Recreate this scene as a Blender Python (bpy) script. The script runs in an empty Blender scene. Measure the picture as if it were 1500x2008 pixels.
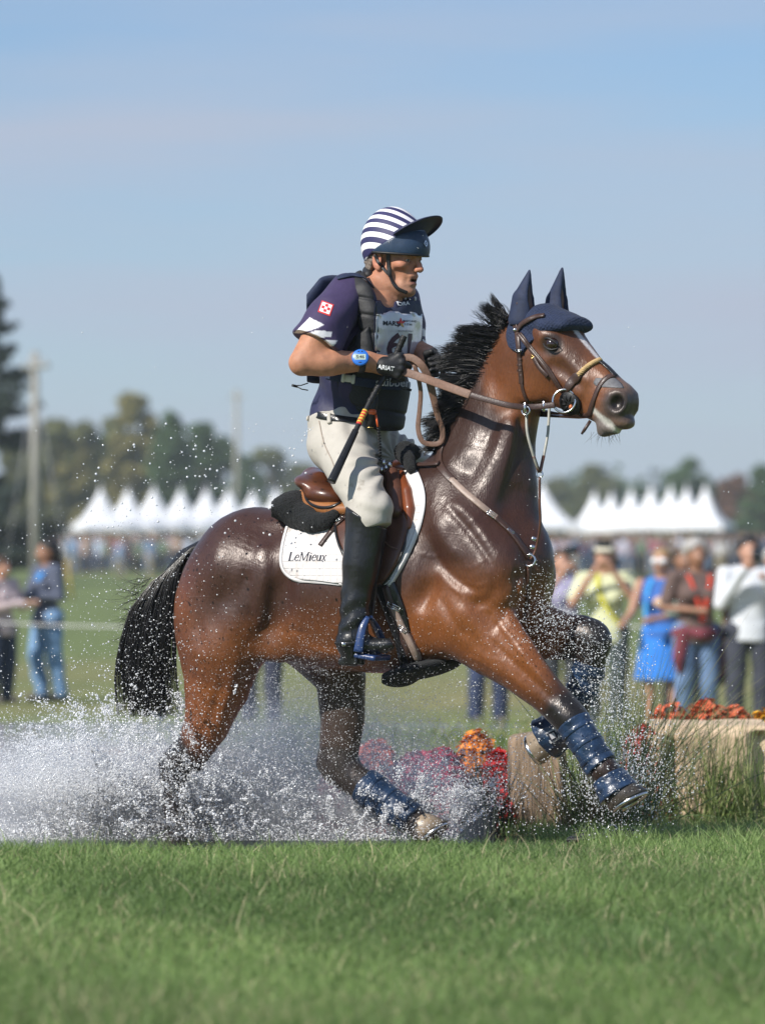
import bpy, math, random
import numpy as np
from mathutils import Vector, Matrix
from mathutils.bvhtree import BVHTree

RNG = np.random.default_rng(7)
random.seed(7)
scene = bpy.context.scene
COL = scene.collection

# ------------------------------------------------------------------ camera
D0 = 15.0            # distance camera - horse
S0 = 540.0           # photo pixels per metre at the horse
HZ = 1045.0          # photo row of the horizon
ZC = 1.02            # camera height
cam_d = bpy.data.cameras.new("camera")
cam = bpy.data.objects.new("camera", cam_d)
COL.objects.link(cam)
cam.location = (0, -D0, ZC)
cam.rotation_euler = (math.radians(90), 0, 0)
cam_d.sensor_fit = 'HORIZONTAL'
cam_d.sensor_width = 24.0
cam_d.lens = 24.0 * D0 / (1500.0 / S0)
cam_d.shift_y = (HZ - 1005.0) / 1500.0
cam_d.clip_start = 0.1
cam_d.clip_end = 5000
cam_d.dof.use_dof = True
cam_d.dof.focus_distance = 14.72
cam_d.dof.aperture_fstop = 2.6
scene.camera = cam

# ------------------------------------------------------------------ light
SUN_DIR = Vector((-0.62, -0.56, 0.62)).normalized()      # towards the sun
SUN_EL = math.asin(SUN_DIR.z)
SUN_ROT = math.atan2(SUN_DIR.x, SUN_DIR.y)
w = bpy.data.worlds.new("World")
scene.world = w
w.use_nodes = True
nt = w.node_tree
for n in list(nt.nodes):
    nt.nodes.remove(n)
wo = nt.nodes.new("ShaderNodeOutputWorld")
bg = nt.nodes.new("ShaderNodeBackground")
sky = nt.nodes.new("ShaderNodeTexSky")
sky.sky_type = 'NISHITA'
sky.sun_disc = False
sky.sun_elevation = SUN_EL
sky.sun_rotation = SUN_ROT
sky.altitude = 100
sky.air_density = 1.0
sky.dust_density = 0.25
sky.ozone_density = 2.0
# thin high cloud veils drawn out along the horizon
tc = nt.nodes.new("ShaderNodeTexCoord")
mp = nt.nodes.new("ShaderNodeMapping")
mp.inputs['Scale'].default_value = (1.6, 1.6, 17.0)
mp.inputs['Rotation'].default_value = (0.06, 0.03, 0.4)
nz = nt.nodes.new("ShaderNodeTexNoise")
nz.inputs['Scale'].default_value = 2.2
nz.inputs['Detail'].default_value = 5
nz.inputs['Roughness'].default_value = 0.55
cr = nt.nodes.new("ShaderNodeMapRange")
cr.inputs['From Min'].default_value = 0.36
cr.inputs['From Max'].default_value = 0.72
cr.inputs['To Min'].default_value = 0.16
cr.inputs['To Max'].default_value = 0.78
tint = nt.nodes.new("ShaderNodeMix"); tint.data_type = 'RGBA'; tint.blend_type = 'MULTIPLY'
tint.inputs[0].default_value = 1.0
tint.inputs[7].default_value = (0.50, 0.69, 0.90, 1)
veil = nt.nodes.new("ShaderNodeMix"); veil.data_type = 'RGBA'
veil.inputs[7].default_value = (3.75, 4.25, 5.35, 1)
L = nt.links.new
L(tc.outputs['Generated'], mp.inputs['Vector'])
L(mp.outputs[0], nz.inputs['Vector'])
L(nz.outputs['Fac'], cr.inputs['Value'])
L(sky.outputs[0], tint.inputs[6])
L(tint.outputs[2], veil.inputs[6])
sx = nt.nodes.new("ShaderNodeSeparateXYZ"); L(tc.outputs['Generated'], sx.inputs[0])
hzr = nt.nodes.new("ShaderNodeMapRange"); hzr.inputs['From Min'].default_value = 0.0; hzr.inputs['From Max'].default_value = 0.14
hzr.inputs['To Min'].default_value = 0.60; hzr.inputs['To Max'].default_value = 0.0
L(sx.outputs['Z'], hzr.inputs['Value'])
ad = nt.nodes.new("ShaderNodeMath"); ad.operation = 'ADD'; ad.use_clamp = True
L(cr.outputs[0], ad.inputs[0]); L(hzr.outputs[0], ad.inputs[1])
L(ad.outputs[0], veil.inputs[0])
L(veil.outputs[2], bg.inputs['Color'])
bg.inputs['Strength'].default_value = 0.106
L(bg.outputs[0], wo.inputs['Surface'])

sun_d = bpy.data.lights.new("sun", 'SUN')
sun_d.energy = 4.7
sun_d.angle = math.radians(0.53)
sun_d.color = (1.0, 0.95, 0.87)
sun = bpy.data.objects.new("sun", sun_d)
COL.objects.link(sun)
sun.rotation_euler = (-SUN_DIR).to_track_quat('-Z', 'Y').to_euler()
sun.location = (-20, -20, 25)

vs = scene.view_settings
vs.view_transform = 'Standard'
vs.look = 'None'
vs.gamma = 1.0
vs.use_curve_mapping = False
vs.exposure = 0.25
scene.display_settings.display_device = 'sRGB'
cy = scene.cycles
cy.max_bounces = 8
cy.diffuse_bounces = 3
cy.glossy_bounces = 3
cy.transmission_bounces = 6
cy.transparent_max_bounces = 12
cy.volume_bounces = 1
cy.caustics_reflective = False
cy.caustics_refractive = False
cy.use_denoising = True
scene.render.film_transparent = False

# ------------------------------------------------------------------ mapping helpers
def P(px, py, y=0.0):
    """the point at depth y (0 = horse) seen at photo pixel (px, py)"""
    k = (D0 + y) / D0 / S0
    return np.array([(px - 750.0) * k, y, ZC + (HZ - py) * k])

def XM(px, y=0.0):
    return (px - 750.0) * (D0 + y) / D0 / S0

def to_px(v):
    k = (D0 + v[:, 1]) / D0 / S0
    return v[:, 0] / k + 750.0, HZ - (v[:, 2] - ZC) / k

def sstep(a, b, x):
    t = np.clip((x - a) / (b - a), 0, 1)
    return t * t * (3 - 2 * t)

def noise3(p, f, seed=0):
    """cheap smooth pseudo noise in [-1, 1] from sums of rotated sines"""
    r = np.random.default_rng(seed)
    out = np.zeros(len(p))
    for i in range(7):
        d = r.normal(size=3); d /= np.linalg.norm(d)
        out += np.sin((p @ d) * f * r.uniform(0.6, 1.7) + r.uniform(0, 6.28))
    return out / 3.2

# ------------------------------------------------------------------ mesh helpers
def mesh_np(name, v, f, smooth=True):
    me = bpy.data.meshes.new(name)
    v = np.ascontiguousarray(v, dtype=np.float32)
    if isinstance(f, np.ndarray):
        n, k = f.shape
        me.vertices.add(len(v)); me.vertices.foreach_set('co', v.ravel())
        me.loops.add(n * k); me.loops.foreach_set('vertex_index', f.astype(np.int32).ravel())
        me.polygons.add(n); me.polygons.foreach_set('loop_start', np.arange(0, n * k, k, dtype=np.int32))
        if smooth:
            me.polygons.foreach_set('use_smooth', np.ones(n, dtype=bool))
        me.update(calc_edges=True)
    else:
        me.from_pydata(v.tolist(), [], f)
        if smooth:
            me.polygons.foreach_set('use_smooth', np.ones(len(me.polygons), dtype=bool))
        me.update()
    return me

def set_col(me, c, name='Col'):
    a = me.color_attributes.new(name, 'FLOAT_COLOR', 'POINT')
    c = np.asarray(c, dtype=np.float32)
    if c.shape[1] == 3:
        c = np.hstack([c, np.ones((len(c), 1), np.float32)])
    a.data.foreach_set('color', c.ravel())

def obj(name, me, mat=None, parent=None, kind=None):
    """mesh in world coordinates; when it has a parent it is re-expressed relative to it"""
    o = bpy.data.objects.new(name, me)
    COL.objects.link(o)
    if mat is not None and len(me.materials) == 0:
        me.materials.append(mat)
    if parent is not None:
        o.parent = parent
        t = parent.matrix_world if False else world_loc(parent)
        me.transform(Matrix.Translation(-t))
    if kind:
        o['kind'] = kind
    return o

def world_loc(o):
    t = Vector((0, 0, 0))
    while o is not None:
        t = t + o.location
        o = o.parent
    return t

def tag(o, label, cat=None, group=None, kind=None):
    if label: o['label'] = label
    if cat: o['category'] = cat
    if group: o['group'] = group
    if kind: o['kind'] = kind
    return o

def thing(name, label, cat, loc=(0, 0, 0), group=None):
    o = bpy.data.objects.new(name, None)
    COL.objects.link(o)
    o.location = Vector([float(a) for a in loc])
    o.empty_display_size = 0.1
    return tag(o, label, cat, group)

def single(name, me, mat, label, cat, group=None, kind=None):
    """a thing that is one mesh: origin moved to its base centre"""
    n = len(me.vertices)
    co = np.empty(n * 3, np.float32); me.vertices.foreach_get('co', co); co = co.reshape(-1, 3)
    c = Vector(((co[:, 0].min() + co[:, 0].max()) / 2, (co[:, 1].min() + co[:, 1].max()) / 2, co[:, 2].min()))
    c = Vector([float(a) for a in c])
    me.transform(Matrix.Translation(-c))
    o = obj(name, me, mat)
    o.location = c
    return tag(o, label, cat, group, kind)

class MB:
    """collects simple shapes into one mesh"""
    def __init__(self): self.v = []; self.f = []
    def add(self, v, f):
        b = len(self.v)
        self.v.extend([tuple(map(float, a)) for a in v])
        self.f.extend([tuple(int(i) + b for i in q) for q in f])
        return self
    def box(self, c, s, rot=None, bev=0.0):
        hx, hy, hz = s[0] / 2, s[1] / 2, s[2] / 2
        if bev <= 0:
            v = np.array([[x, y, z] for x in (-hx, hx) for y in (-hy, hy) for z in (-hz, hz)])
            f = [(0, 1, 3, 2), (4, 6, 7, 5), (0, 4, 5, 1), (2, 3, 7, 6), (0, 2, 6, 4), (1, 5, 7, 3)]
        else:
            v = []; f = []
            prof = [(-hx + bev, -hy), (hx - bev, -hy), (hx, -hy + bev), (hx, hy - bev), (hx - bev, hy), (-hx + bev, hy), (-hx, hy - bev), (-hx, -hy + bev)]
            lv = [(-hz, bev), (-hz + bev, 0), (hz - bev, 0), (hz, bev)]
            for z, i in lv:
                for x, y in prof:
                    sx = (hx - i) / hx if i else 1; sy = (hy - i) / hy if i else 1
                    v.append((x * sx, y * sy, z))
            for a in range(3):
                for b in range(8):
                    c2 = (b + 1) % 8
                    f.append((a * 8 + b, a * 8 + c2, (a + 1) * 8 + c2, (a + 1) * 8 + b))
            f.append(tuple(range(7, -1, -1))); f.append(tuple(range(24, 32)))
            v = np.array(v)
        if rot is not None:
            v = v @ np.array(rot).T
        return self.add(v + np.array(c), f)
    def tube(self, pts, rad, n=8, caps=True):
        v, f = tube_np(pts, rad, n, caps)
        return self.add(v, f)
    def mesh(self, name, smooth=True):
        return mesh_np(name, np.array(self.v), self.f, smooth)

def frames_along(pts, hint=(0, 0, 1)):
    pts = np.asarray(pts, float)
    t = np.gradient(pts, axis=0)
    t /= np.linalg.norm(t, axis=1)[:, None] + 1e-12
    nrm = np.array(hint, float)
    N = []
    for i in range(len(pts)):
        a = nrm - t[i] * (nrm @ t[i])
        l = np.linalg.norm(a)
        if l < 1e-6:
            a = np.cross(t[i], [1, 0.3, 0.2]); l = np.linalg.norm(a)
        nrm = a / l
        N.append(nrm)
    N = np.array(N)
    B = np.cross(t, N)
    return t, N, B

def tube_np(pts, rad, n=8, caps=True, flat=1.0, hint=(0, 0, 1)):
    pts = np.asarray(pts, float)
    rad = np.broadcast_to(np.asarray(rad, float), (len(pts),))
    t, N, B = frames_along(pts, hint)
    a = np.arange(n) / n * 2 * np.pi
    v = (pts[:, None, :] + rad[:, None, None] * (np.cos(a)[None, :, None] * N[:, None, :] + flat * np.sin(a)[None, :, None] * B[:, None, :])).reshape(-1, 3)
    f = []
    for i in range(len(pts) - 1):
        for j in range(n):
            k = (j + 1) % n
            f.append((i * n + j, i * n + k, (i + 1) * n + k, (i + 1) * n + j))
    if caps:
        f.append(tuple(range(n - 1, -1, -1)))
        f.append(tuple(range((len(pts) - 1) * n, len(pts) * n)))
    return v, f

def spline(pts, n):
    """Catmull-Rom through pts (k, d), n samples"""
    pts = np.asarray(pts, float)
    if len(pts) == 2:
        s = np.linspace(0, 1, n)[:, None]
        return pts[0] * (1 - s) + pts[1] * s
    q = np.vstack([2 * pts[0] - pts[1], pts, 2 * pts[-1] - pts[-2]])
    seg = np.linalg.norm(np.diff(pts, axis=0), axis=1)
    cum = np.concatenate([[0], np.cumsum(seg)])
    s = np.linspace(0, cum[-1], n)
    i = np.clip(np.searchsorted(cum, s, side='right') - 1, 0, len(pts) - 2)
    u = ((s - cum[i]) / (seg[i] + 1e-12))[:, None]
    p0, p1, p2, p3 = q[i], q[i + 1], q[i + 2], q[i + 3]
    return 0.5 * ((2 * p1) + (-p0 + p2) * u + (2 * p0 - 5 * p1 + 4 * p2 - p3) * u ** 2 + (-p0 + 3 * p1 - 3 * p2 + p3) * u ** 3)

def ribbon(pts, width, thick, hint):
    """strap: rectangular, softly crowned section along pts; hint = outward normals (n,3) or one vector"""
    pts = np.asarray(pts, float)
    n = len(pts)
    h = np.broadcast_to(np.asarray(hint, float), (n, 3))
    t = np.gradient(pts, axis=0); t /= np.linalg.norm(t, axis=1)[:, None] + 1e-12
    N = h - t * (h * t).sum(1)[:, None]; N /= np.linalg.norm(N, axis=1)[:, None] + 1e-12
    B = np.cross(t, N)
    w = np.broadcast_to(np.asarray(width, float), (n,))[:, None] / 2
    prof = [(-1, 0), (-1, .7), (-.8, 1), (.8, 1), (1, .7), (1, 0)]
    k = len(prof)
    v = np.stack([pts + B * w * a + N * thick * b for a, b in prof], 1).reshape(-1, 3)
    f = []
    for i in range(n - 1):
        for j in range(k):
            q = (j + 1) % k
            f.append((i * k + j, i * k + q, (i + 1) * k + q, (i + 1) * k + j))
    f.append(tuple(range(k - 1, -1, -1))); f.append(tuple(range((n - 1) * k, n * k)))
    return v, f

# ------------------------------------------------------------------ signed distance modelling
def smin(a, b, k):
    if k <= 0: return np.minimum(a, b)
    h = np.maximum(k - np.abs(a - b), 0) / k
    return np.minimum(a, b) - h * h * (k * 0.25)

class Field:
    def __init__(self, lo, hi, h):
        self.lo = np.array(lo, float); self.h = h
        n = np.ceil((np.array(hi) - self.lo) / h).astype(int) + 1
        self.ax = [(self.lo[i] + np.arange(n[i]) * h).astype(np.float32) for i in range(3)]
        self.F = np.full(n, 1.0, np.float32)
    def _sl(self, lo, hi):
        s = []
        for i in range(3):
            a = int(max(0, math.floor((lo[i] - self.lo[i]) / self.h)))
            b = int(min(len(self.ax[i]), math.ceil((hi[i] - self.lo[i]) / self.h) + 1))
            if b <= a: return None
            s.append(slice(a, b))
        return tuple(s)
    def put(self, fn, lo, hi, k=0.0, op='u'):
        m = k + 3 * self.h
        s = self._sl(np.array(lo) - m, np.array(hi) + m)
        if s is None: return
        x = self.ax[0][s[0]][:, None, None]; y = self.ax[1][s[1]][None, :, None]; z = self.ax[2][s[2]][None, None, :]
        d = fn(x, y, z)
        A = self.F[s]
        if op == 'u': self.F[s] = smin(A, d, k)
        elif op == 'd': self.F[s] = -smin(-A, d, k)
        elif op == 'i': self.F[s] = -smin(-A, -d, k)
        elif op == 'add': self.F[s] = A + d
    def everywhere(self, fn, op='d', k=0.0):
        self.put(fn, self.lo, self.lo + self.h * np.array(self.F.shape), k, op)
    def ell(self, c, r, k=0.02, op='u', R=None):
        c = np.array(c, float); r = np.array(r, float)
        R = np.eye(3) if R is None else np.array(R, float)       # columns: local axes
        ext = np.sqrt(((R * r) ** 2).sum(1))
        def fn(x, y, z):
            dx, dy, dz = x - c[0], y - c[1], z - c[2]
            u = (R[0, 0] * dx + R[1, 0] * dy + R[2, 0] * dz) / r[0]
            v = (R[0, 1] * dx + R[1, 1] * dy + R[2, 1] * dz) / r[1]
            w_ = (R[0, 2] * dx + R[1, 2] * dy + R[2, 2] * dz) / r[2]
            k0 = np.sqrt(u * u + v * v + w_ * w_) + 1e-9
            k1 = np.sqrt((u / r[0]) ** 2 + (v / r[1]) ** 2 + (w_ / r[2]) ** 2) + 1e-9
            return k0 * (k0 - 1) / k1
        self.put(fn, c - ext, c + ext, k, op)
    def chain(self, pts, rad, k=0.02, op='u', axis=None, flat=1.0):
        """tapered tube through pts; the section is stretched by flat along axis"""
        pts = np.array(pts, float); rad = np.broadcast_to(np.array(rad, float), (len(pts),))
        fl = np.broadcast_to(np.array(flat, float), (len(pts),))
        ax = None if axis is None else np.array(axis, float) / np.linalg.norm(axis)
        mx = (rad * np.maximum(fl, 1)).max()
        def fn(x, y, z):
            out = None
            for i in range(len(pts) - 1):
                a, b = pts[i], pts[i + 1]; ab = b - a
                if ax is not None:
                    fm = 0.5 * (fl[i] + fl[i + 1])
                    # squash along ax
                    px_, py_, pz_ = x - a[0], y - a[1], z - a[2]
                    l = px_ * ax[0] + py_ * ax[1] + pz_ * ax[2]
                    abl = ab @ ax
                    abp = ab - ax * abl
                    L2 = abp @ abp + (abl * abl) / (fm * fm) + 1e-12
                    dot = (px_ * abp[0] + py_ * abp[1] + pz_ * abp[2]) + l * abl / (fm * fm)
                    t = np.clip(dot / L2, 0, 1)
                    f_ = fl[i] + (fl[i + 1] - fl[i]) * t
                    qx = px_ - ab[0] * t; qy = py_ - ab[1] * t; qz = pz_ - ab[2] * t
                    ql = qx * ax[0] + qy * ax[1] + qz * ax[2]
                    q2 = qx * qx + qy * qy + qz * qz - ql * ql
                    qs = ql / f_
                    ln = np.sqrt(np.maximum(q2, 0) + qs * qs) + 1e-9
                    c2 = (qs / ln) ** 2
                    g = np.sqrt((1 - c2) + c2 / (f_ * f_))
                    d = (ln - (rad[i] + (rad[i + 1] - rad[i]) * t)) / g
                else:
                    L2 = ab @ ab + 1e-12
                    px_, py_, pz_ = x - a[0], y - a[1], z - a[2]
                    t = np.clip((px_ * ab[0] + py_ * ab[1] + pz_ * ab[2]) / L2, 0, 1)
                    qx = px_ - ab[0] * t; qy = py_ - ab[1] * t; qz = pz_ - ab[2] * t
                    d = np.sqrt(qx * qx + qy * qy + qz * qz) - (rad[i] + (rad[i + 1] - rad[i]) * t)
                out = d if out is None else np.minimum(out, d)
            return out
        self.put(fn, pts.min(0) - mx, pts.max(0) + mx, k, op)
    def box(self, c, half, R=None, rnd=0.0, k=0.0, op='u'):
        c = np.array(c, float); half = np.array(half, float)
        R = np.eye(3) if R is None else np.array(R, float)
        ext = (np.abs(R) * half).sum(1)
        def fn(x, y, z):
            dx, dy, dz = x - c[0], y - c[1], z - c[2]
            q = [np.abs(R[0, i] * dx + R[1, i] * dy + R[2, i] * dz) - (half[i] - rnd) for i in range(3)]
            return np.sqrt(sum(np.maximum(a, 0) ** 2 for a in q)) + np.minimum(np.maximum(np.maximum(q[0], q[1]), q[2]), 0) - rnd
        self.put(fn, c - ext, c + ext, k, op)
    def poly(self, pts, proj, k=0.0):
        """keep only what falls inside a closed outline; proj maps (x, y, z) to the outline's plane"""
        pts = np.array(pts, float)
        def fn(x, y, z):
            X, Y = proj(x, y, z)
            d2 = None; s = None
            n = len(pts)
            for i in range(n):
                a = pts[i]; b = pts[(i + 1) % n]; e = b - a
                wx = X - a[0]; wy = Y - a[1]
                t = np.clip((wx * e[0] + wy * e[1]) / (e @ e), 0, 1)
                dx = wx - e[0] * t; dy = wy - e[1] * t
                q = dx * dx + dy * dy
                d2 = q if d2 is None else np.minimum(d2, q)
                c1 = (Y >= a[1]) != (Y >= b[1])
                xi = a[0] + (Y - a[1]) * (e[0] / (e[1] if abs(e[1]) > 1e-9 else 1e-9))
                fl = c1 & (X < xi)
                s = fl if s is None else s ^ fl
            d = np.sqrt(d2)
            return (np.where(s, -d, d) / S0).astype(np.float32)
        self.everywhere(fn, 'i', k)
    def cut(self, point, normal, k=0.0):
        """remove everything on the side normal points to"""
        p = np.array(point, float); n = np.array(normal, float); n /= np.linalg.norm(n)
        self.everywhere(lambda x, y, z: -((x - p[0]) * n[0] + (y - p[1]) * n[1] + (z - p[2]) * n[2]), 'd', k)
    def extract(self):
        F = self.F
        F[0], F[-1] = 1, 1; F[:, 0], F[:, -1] = 1, 1; F[:, :, 0], F[:, :, -1] = 1, 1
        S = F < 0
        nx, ny, nz = F.shape
        C = S[:-1, :-1, :-1].astype(np.int8)
        for o in ((1, 0, 0), (0, 1, 0), (0, 0, 1), (1, 1, 0), (1, 0, 1), (0, 1, 1), (1, 1, 1)):
            C += S[o[0]:nx - 1 + o[0], o[1]:ny - 1 + o[1], o[2]:nz - 1 + o[2]]
        I, J, K = np.nonzero((C > 0) & (C < 8))
        idx = np.full(C.shape, -1, np.int32)
        idx[I, J, K] = np.arange(len(I))
        acc = np.zeros((len(I), 3)); cnt = np.zeros(len(I))
        cor = [(a, b, c) for a in (0, 1) for b in (0, 1) for c in (0, 1)]
        val = {o: F[I + o[0], J + o[1], K + o[2]] for o in cor}
        for o in cor:
            for d in range(3):
                if o[d] == 0:
                    q = list(o); q[d] = 1; q = tuple(q)
                    a, b = val[o], val[q]
                    m = (a < 0) != (b < 0)
                    t = a[m] / (a[m] - b[m])
                    p = np.tile(np.array(o, float), (m.sum(), 1)); p[:, d] = t
                    acc[m] += p; cnt[m] += 1
        v = (np.stack([I, J, K], 1) + acc / cnt[:, None]) * self.h + self.lo
        faces = []
        for d in range(3):
            sl0 = [slice(None)] * 3; sl1 = [slice(None)] * 3
            sl0[d] = slice(0, -1); sl1[d] = slice(1, None)
            A = S[tuple(sl0)]; B = S[tuple(sl1)]
            e = np.nonzero(A != B)
            e = np.stack(e, 1)
            o1, o2 = [(1, 2), (2, 0), (0, 1)][d]
            ok = (e[:, o1] > 0) & (e[:, o2] > 0) & (e[:, o1] < F.shape[o1] - 1) & (e[:, o2] < F.shape[o2] - 1)
            e = e[ok]
            if len(e) == 0: continue
            ins = A[tuple(e.T)]
            def cell(a, b):
                c = e.copy(); c[:, o1] -= a; c[:, o2] -= b
                return idx[c[:, 0], c[:, 1], c[:, 2]]
            q = np.stack([cell(1, 1), cell(0, 1), cell(0, 0), cell(1, 0)], 1)
            q[~ins] = q[~ins][:, ::-1]
            faces.append(q)
        f = np.vstack(faces)
        return v, f

def laplace(v, f, it=1, lam=0.5):
    e = np.vstack([f[:, [0, 1]], f[:, [1, 2]], f[:, [2, 3]], f[:, [3, 0]]])
    n = len(v)
    deg = np.bincount(e.ravel(), minlength=n)[:, None] + 1e-9
    for _ in range(it):
        s = np.zeros_like(v)
        for c in range(3):
            s[:, c] = np.bincount(e[:, 0], v[e[:, 1], c], n) + np.bincount(e[:, 1], v[e[:, 0], c], n)
        v = v + lam * (s / deg - v)
    return v

def rot_y_img(deg):
    """turn in the picture plane, positive = clockwise as seen"""
    a = math.radians(deg); c, s = math.cos(a), math.sin(a)
    return np.array([[c, 0, s], [0, 1, 0], [-s, 0, c]])

def yaw(deg):
    """turn about the vertical: +x swings towards the camera for positive deg"""
    a = math.radians(deg); c, s = math.cos(a), math.sin(a)
    return np.array([[c, s, 0], [-s, c, 0], [0, 0, 1]])

def bvh_of(v, f):
    return BVHTree.FromPolygons(v.tolist(), f.tolist() if isinstance(f, np.ndarray) else f)

CAMV = Vector((0, -D0, ZC))
def hit(bvh, px, py):
    """surface point and normal seen at a photo pixel"""
    d = (Vector(P(px, py, 0.0)) - CAMV).normalized()
    h = bvh.ray_cast(CAMV, d)
    if h[0] is None:
        q = P(px, py, 0.0)
        h = bvh.find_nearest(Vector(q))
        n = h[1]
        if n.y > -0.02: n = Vector((n.x, -0.02, n.z)).normalized()
        return np.array(h[0]), np.array(n)
    n = h[1]
    if n.dot(d) > 0: n = -n
    return np.array(h[0]), np.array(n)

def strap_on(bvh, path, width_px, thick=0.004, off=0.001, n=40, smooth=3):
    path = np.asarray(path, float)
    s = spline(path, n)
    pts = []; nr = []
    for a in s:
        p, q = hit(bvh, a[0], a[1]); pts.append(p); nr.append(q)
    pts = np.array(pts); nr = np.array(nr)
    for _ in range(smooth):
        nr[1:-1] = (nr[:-2] + 2 * nr[1:-1] + nr[2:]) / 4
        pts[1:-1] = (pts[:-2] + 2 * pts[1:-1] + pts[2:]) / 4
    nr /= np.linalg.norm(nr, axis=1)[:, None]
    return ribbon(pts + nr * off, np.asarray(width_px) / S0, thick, nr)

def patch_on(bvh, Lp, Rp, nt_=40, ns=30, thick=0.01, off=0.0, edge=0.25, smooth=2, lift=None):
    """cloth or leather sheet lying on a surface, between two outlines given in photo pixels"""
    A = spline(Lp, nt_); B = spline(Rp, nt_)
    g = np.linspace(0, 1, ns)
    V = np.zeros((nt_, ns, 3)); N = np.zeros((nt_, ns, 3))
    for i in range(nt_):
        for j in range(ns):
            a = A[i] * (1 - g[j]) + B[i] * g[j]
            V[i, j], N[i, j] = hit(bvh, a[0], a[1])
    for _ in range(smooth):
        for Q in (V, N):
            Q[1:-1, 1:-1] = (Q[1:-1, 1:-1] * 2 + Q[:-2, 1:-1] + Q[2:, 1:-1] + Q[1:-1, :-2] + Q[1:-1, 2:]) / 6
    N /= np.linalg.norm(N, axis=2)[:, :, None]
    ti = np.arange(nt_)[:, None]; sj = np.arange(ns)[None, :]
    dd = np.minimum(np.minimum(ti, nt_ - 1 - ti), np.minimum(sj, ns - 1 - sj))
    pr = np.where(dd == 0, edge, np.where(dd == 1, 0.85, 1.0))
    up = thick * pr
    if lift is not None: up = up + lift(np.linspace(0, 1, nt_)[:, None], g[None, :])
    top = V + N * (off + up)[:, :, None]
    bot = V + N * off
    v = np.vstack([top.reshape(-1, 3), bot.reshape(-1, 3)])
    m = nt_ * ns
    f = []
    for i in range(nt_ - 1):
        for j in range(ns - 1):
            a = i * ns + j
            f.append((a, a + ns, a + ns + 1, a + 1))
            f.append((m + a, m + a + 1, m + a + ns + 1, m + a + ns))
    b = [(0, j) for j in range(ns)] + [(i, ns - 1) for i in range(1, nt_)] + [(nt_ - 1, j) for j in range(ns - 2, -1, -1)] + [(i, 0) for i in range(nt_ - 2, 0, -1)]
    b = [i * ns + j for i, j in b]
    for q in range(len(b)):
        a, c = b[q], b[(q + 1) % len(b)]
        f.append((a, c, m + c, m + a))
    return v, np.array(f)

def text_mesh(txt, size, shear=0.0, bold=0.0, align='CENTER', extr=0.0):
    cu = bpy.data.curves.new('lettering', 'FONT')
    cu.body = txt; cu.size = size; cu.shear = shear; cu.align_x = align; cu.align_y = 'CENTER'
    cu.offset = bold; cu.extrude = extr; cu.resolution_u = 3
    o = bpy.data.objects.new('lettering', cu)
    COL.objects.link(o)
    dg = bpy.context.evaluated_depsgraph_get()
    me = bpy.data.meshes.new_from_object(o.evaluated_get(dg))
    bpy.data.objects.remove(o); bpy.data.curves.remove(cu)
    return me

def text_on(bvh, txt, cx, cy, size_px, ang=0.0, shear=0.0, bold=0.0, wide=1.0, lift=0.0025):
    """flat lettering laid on a surface; size in photo pixels, ang clockwise degrees"""
    me = text_mesh(txt, 1.0, shear, bold)
    a = math.radians(ang)
    for q in me.vertices:
        x, y = q.co.x * size_px * wide, q.co.y * size_px
        px = cx + x * math.cos(a) + y * math.sin(a)
        py = cy + x * math.sin(a) - y * math.cos(a)
        p, n = hit(bvh, px, py)
        # push towards the viewer a little so that the print lies on top
        q.co = Vector(p + n * lift)
    me.update()
    return me
# ------------------------------------------------------------------ materials
def _nodes(name):
    m = bpy.data.materials.new(name)
    m.use_nodes = True
    t = m.node_tree
    return m, t, t.nodes['Principled BSDF'], t.nodes.new, t.links.new

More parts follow.
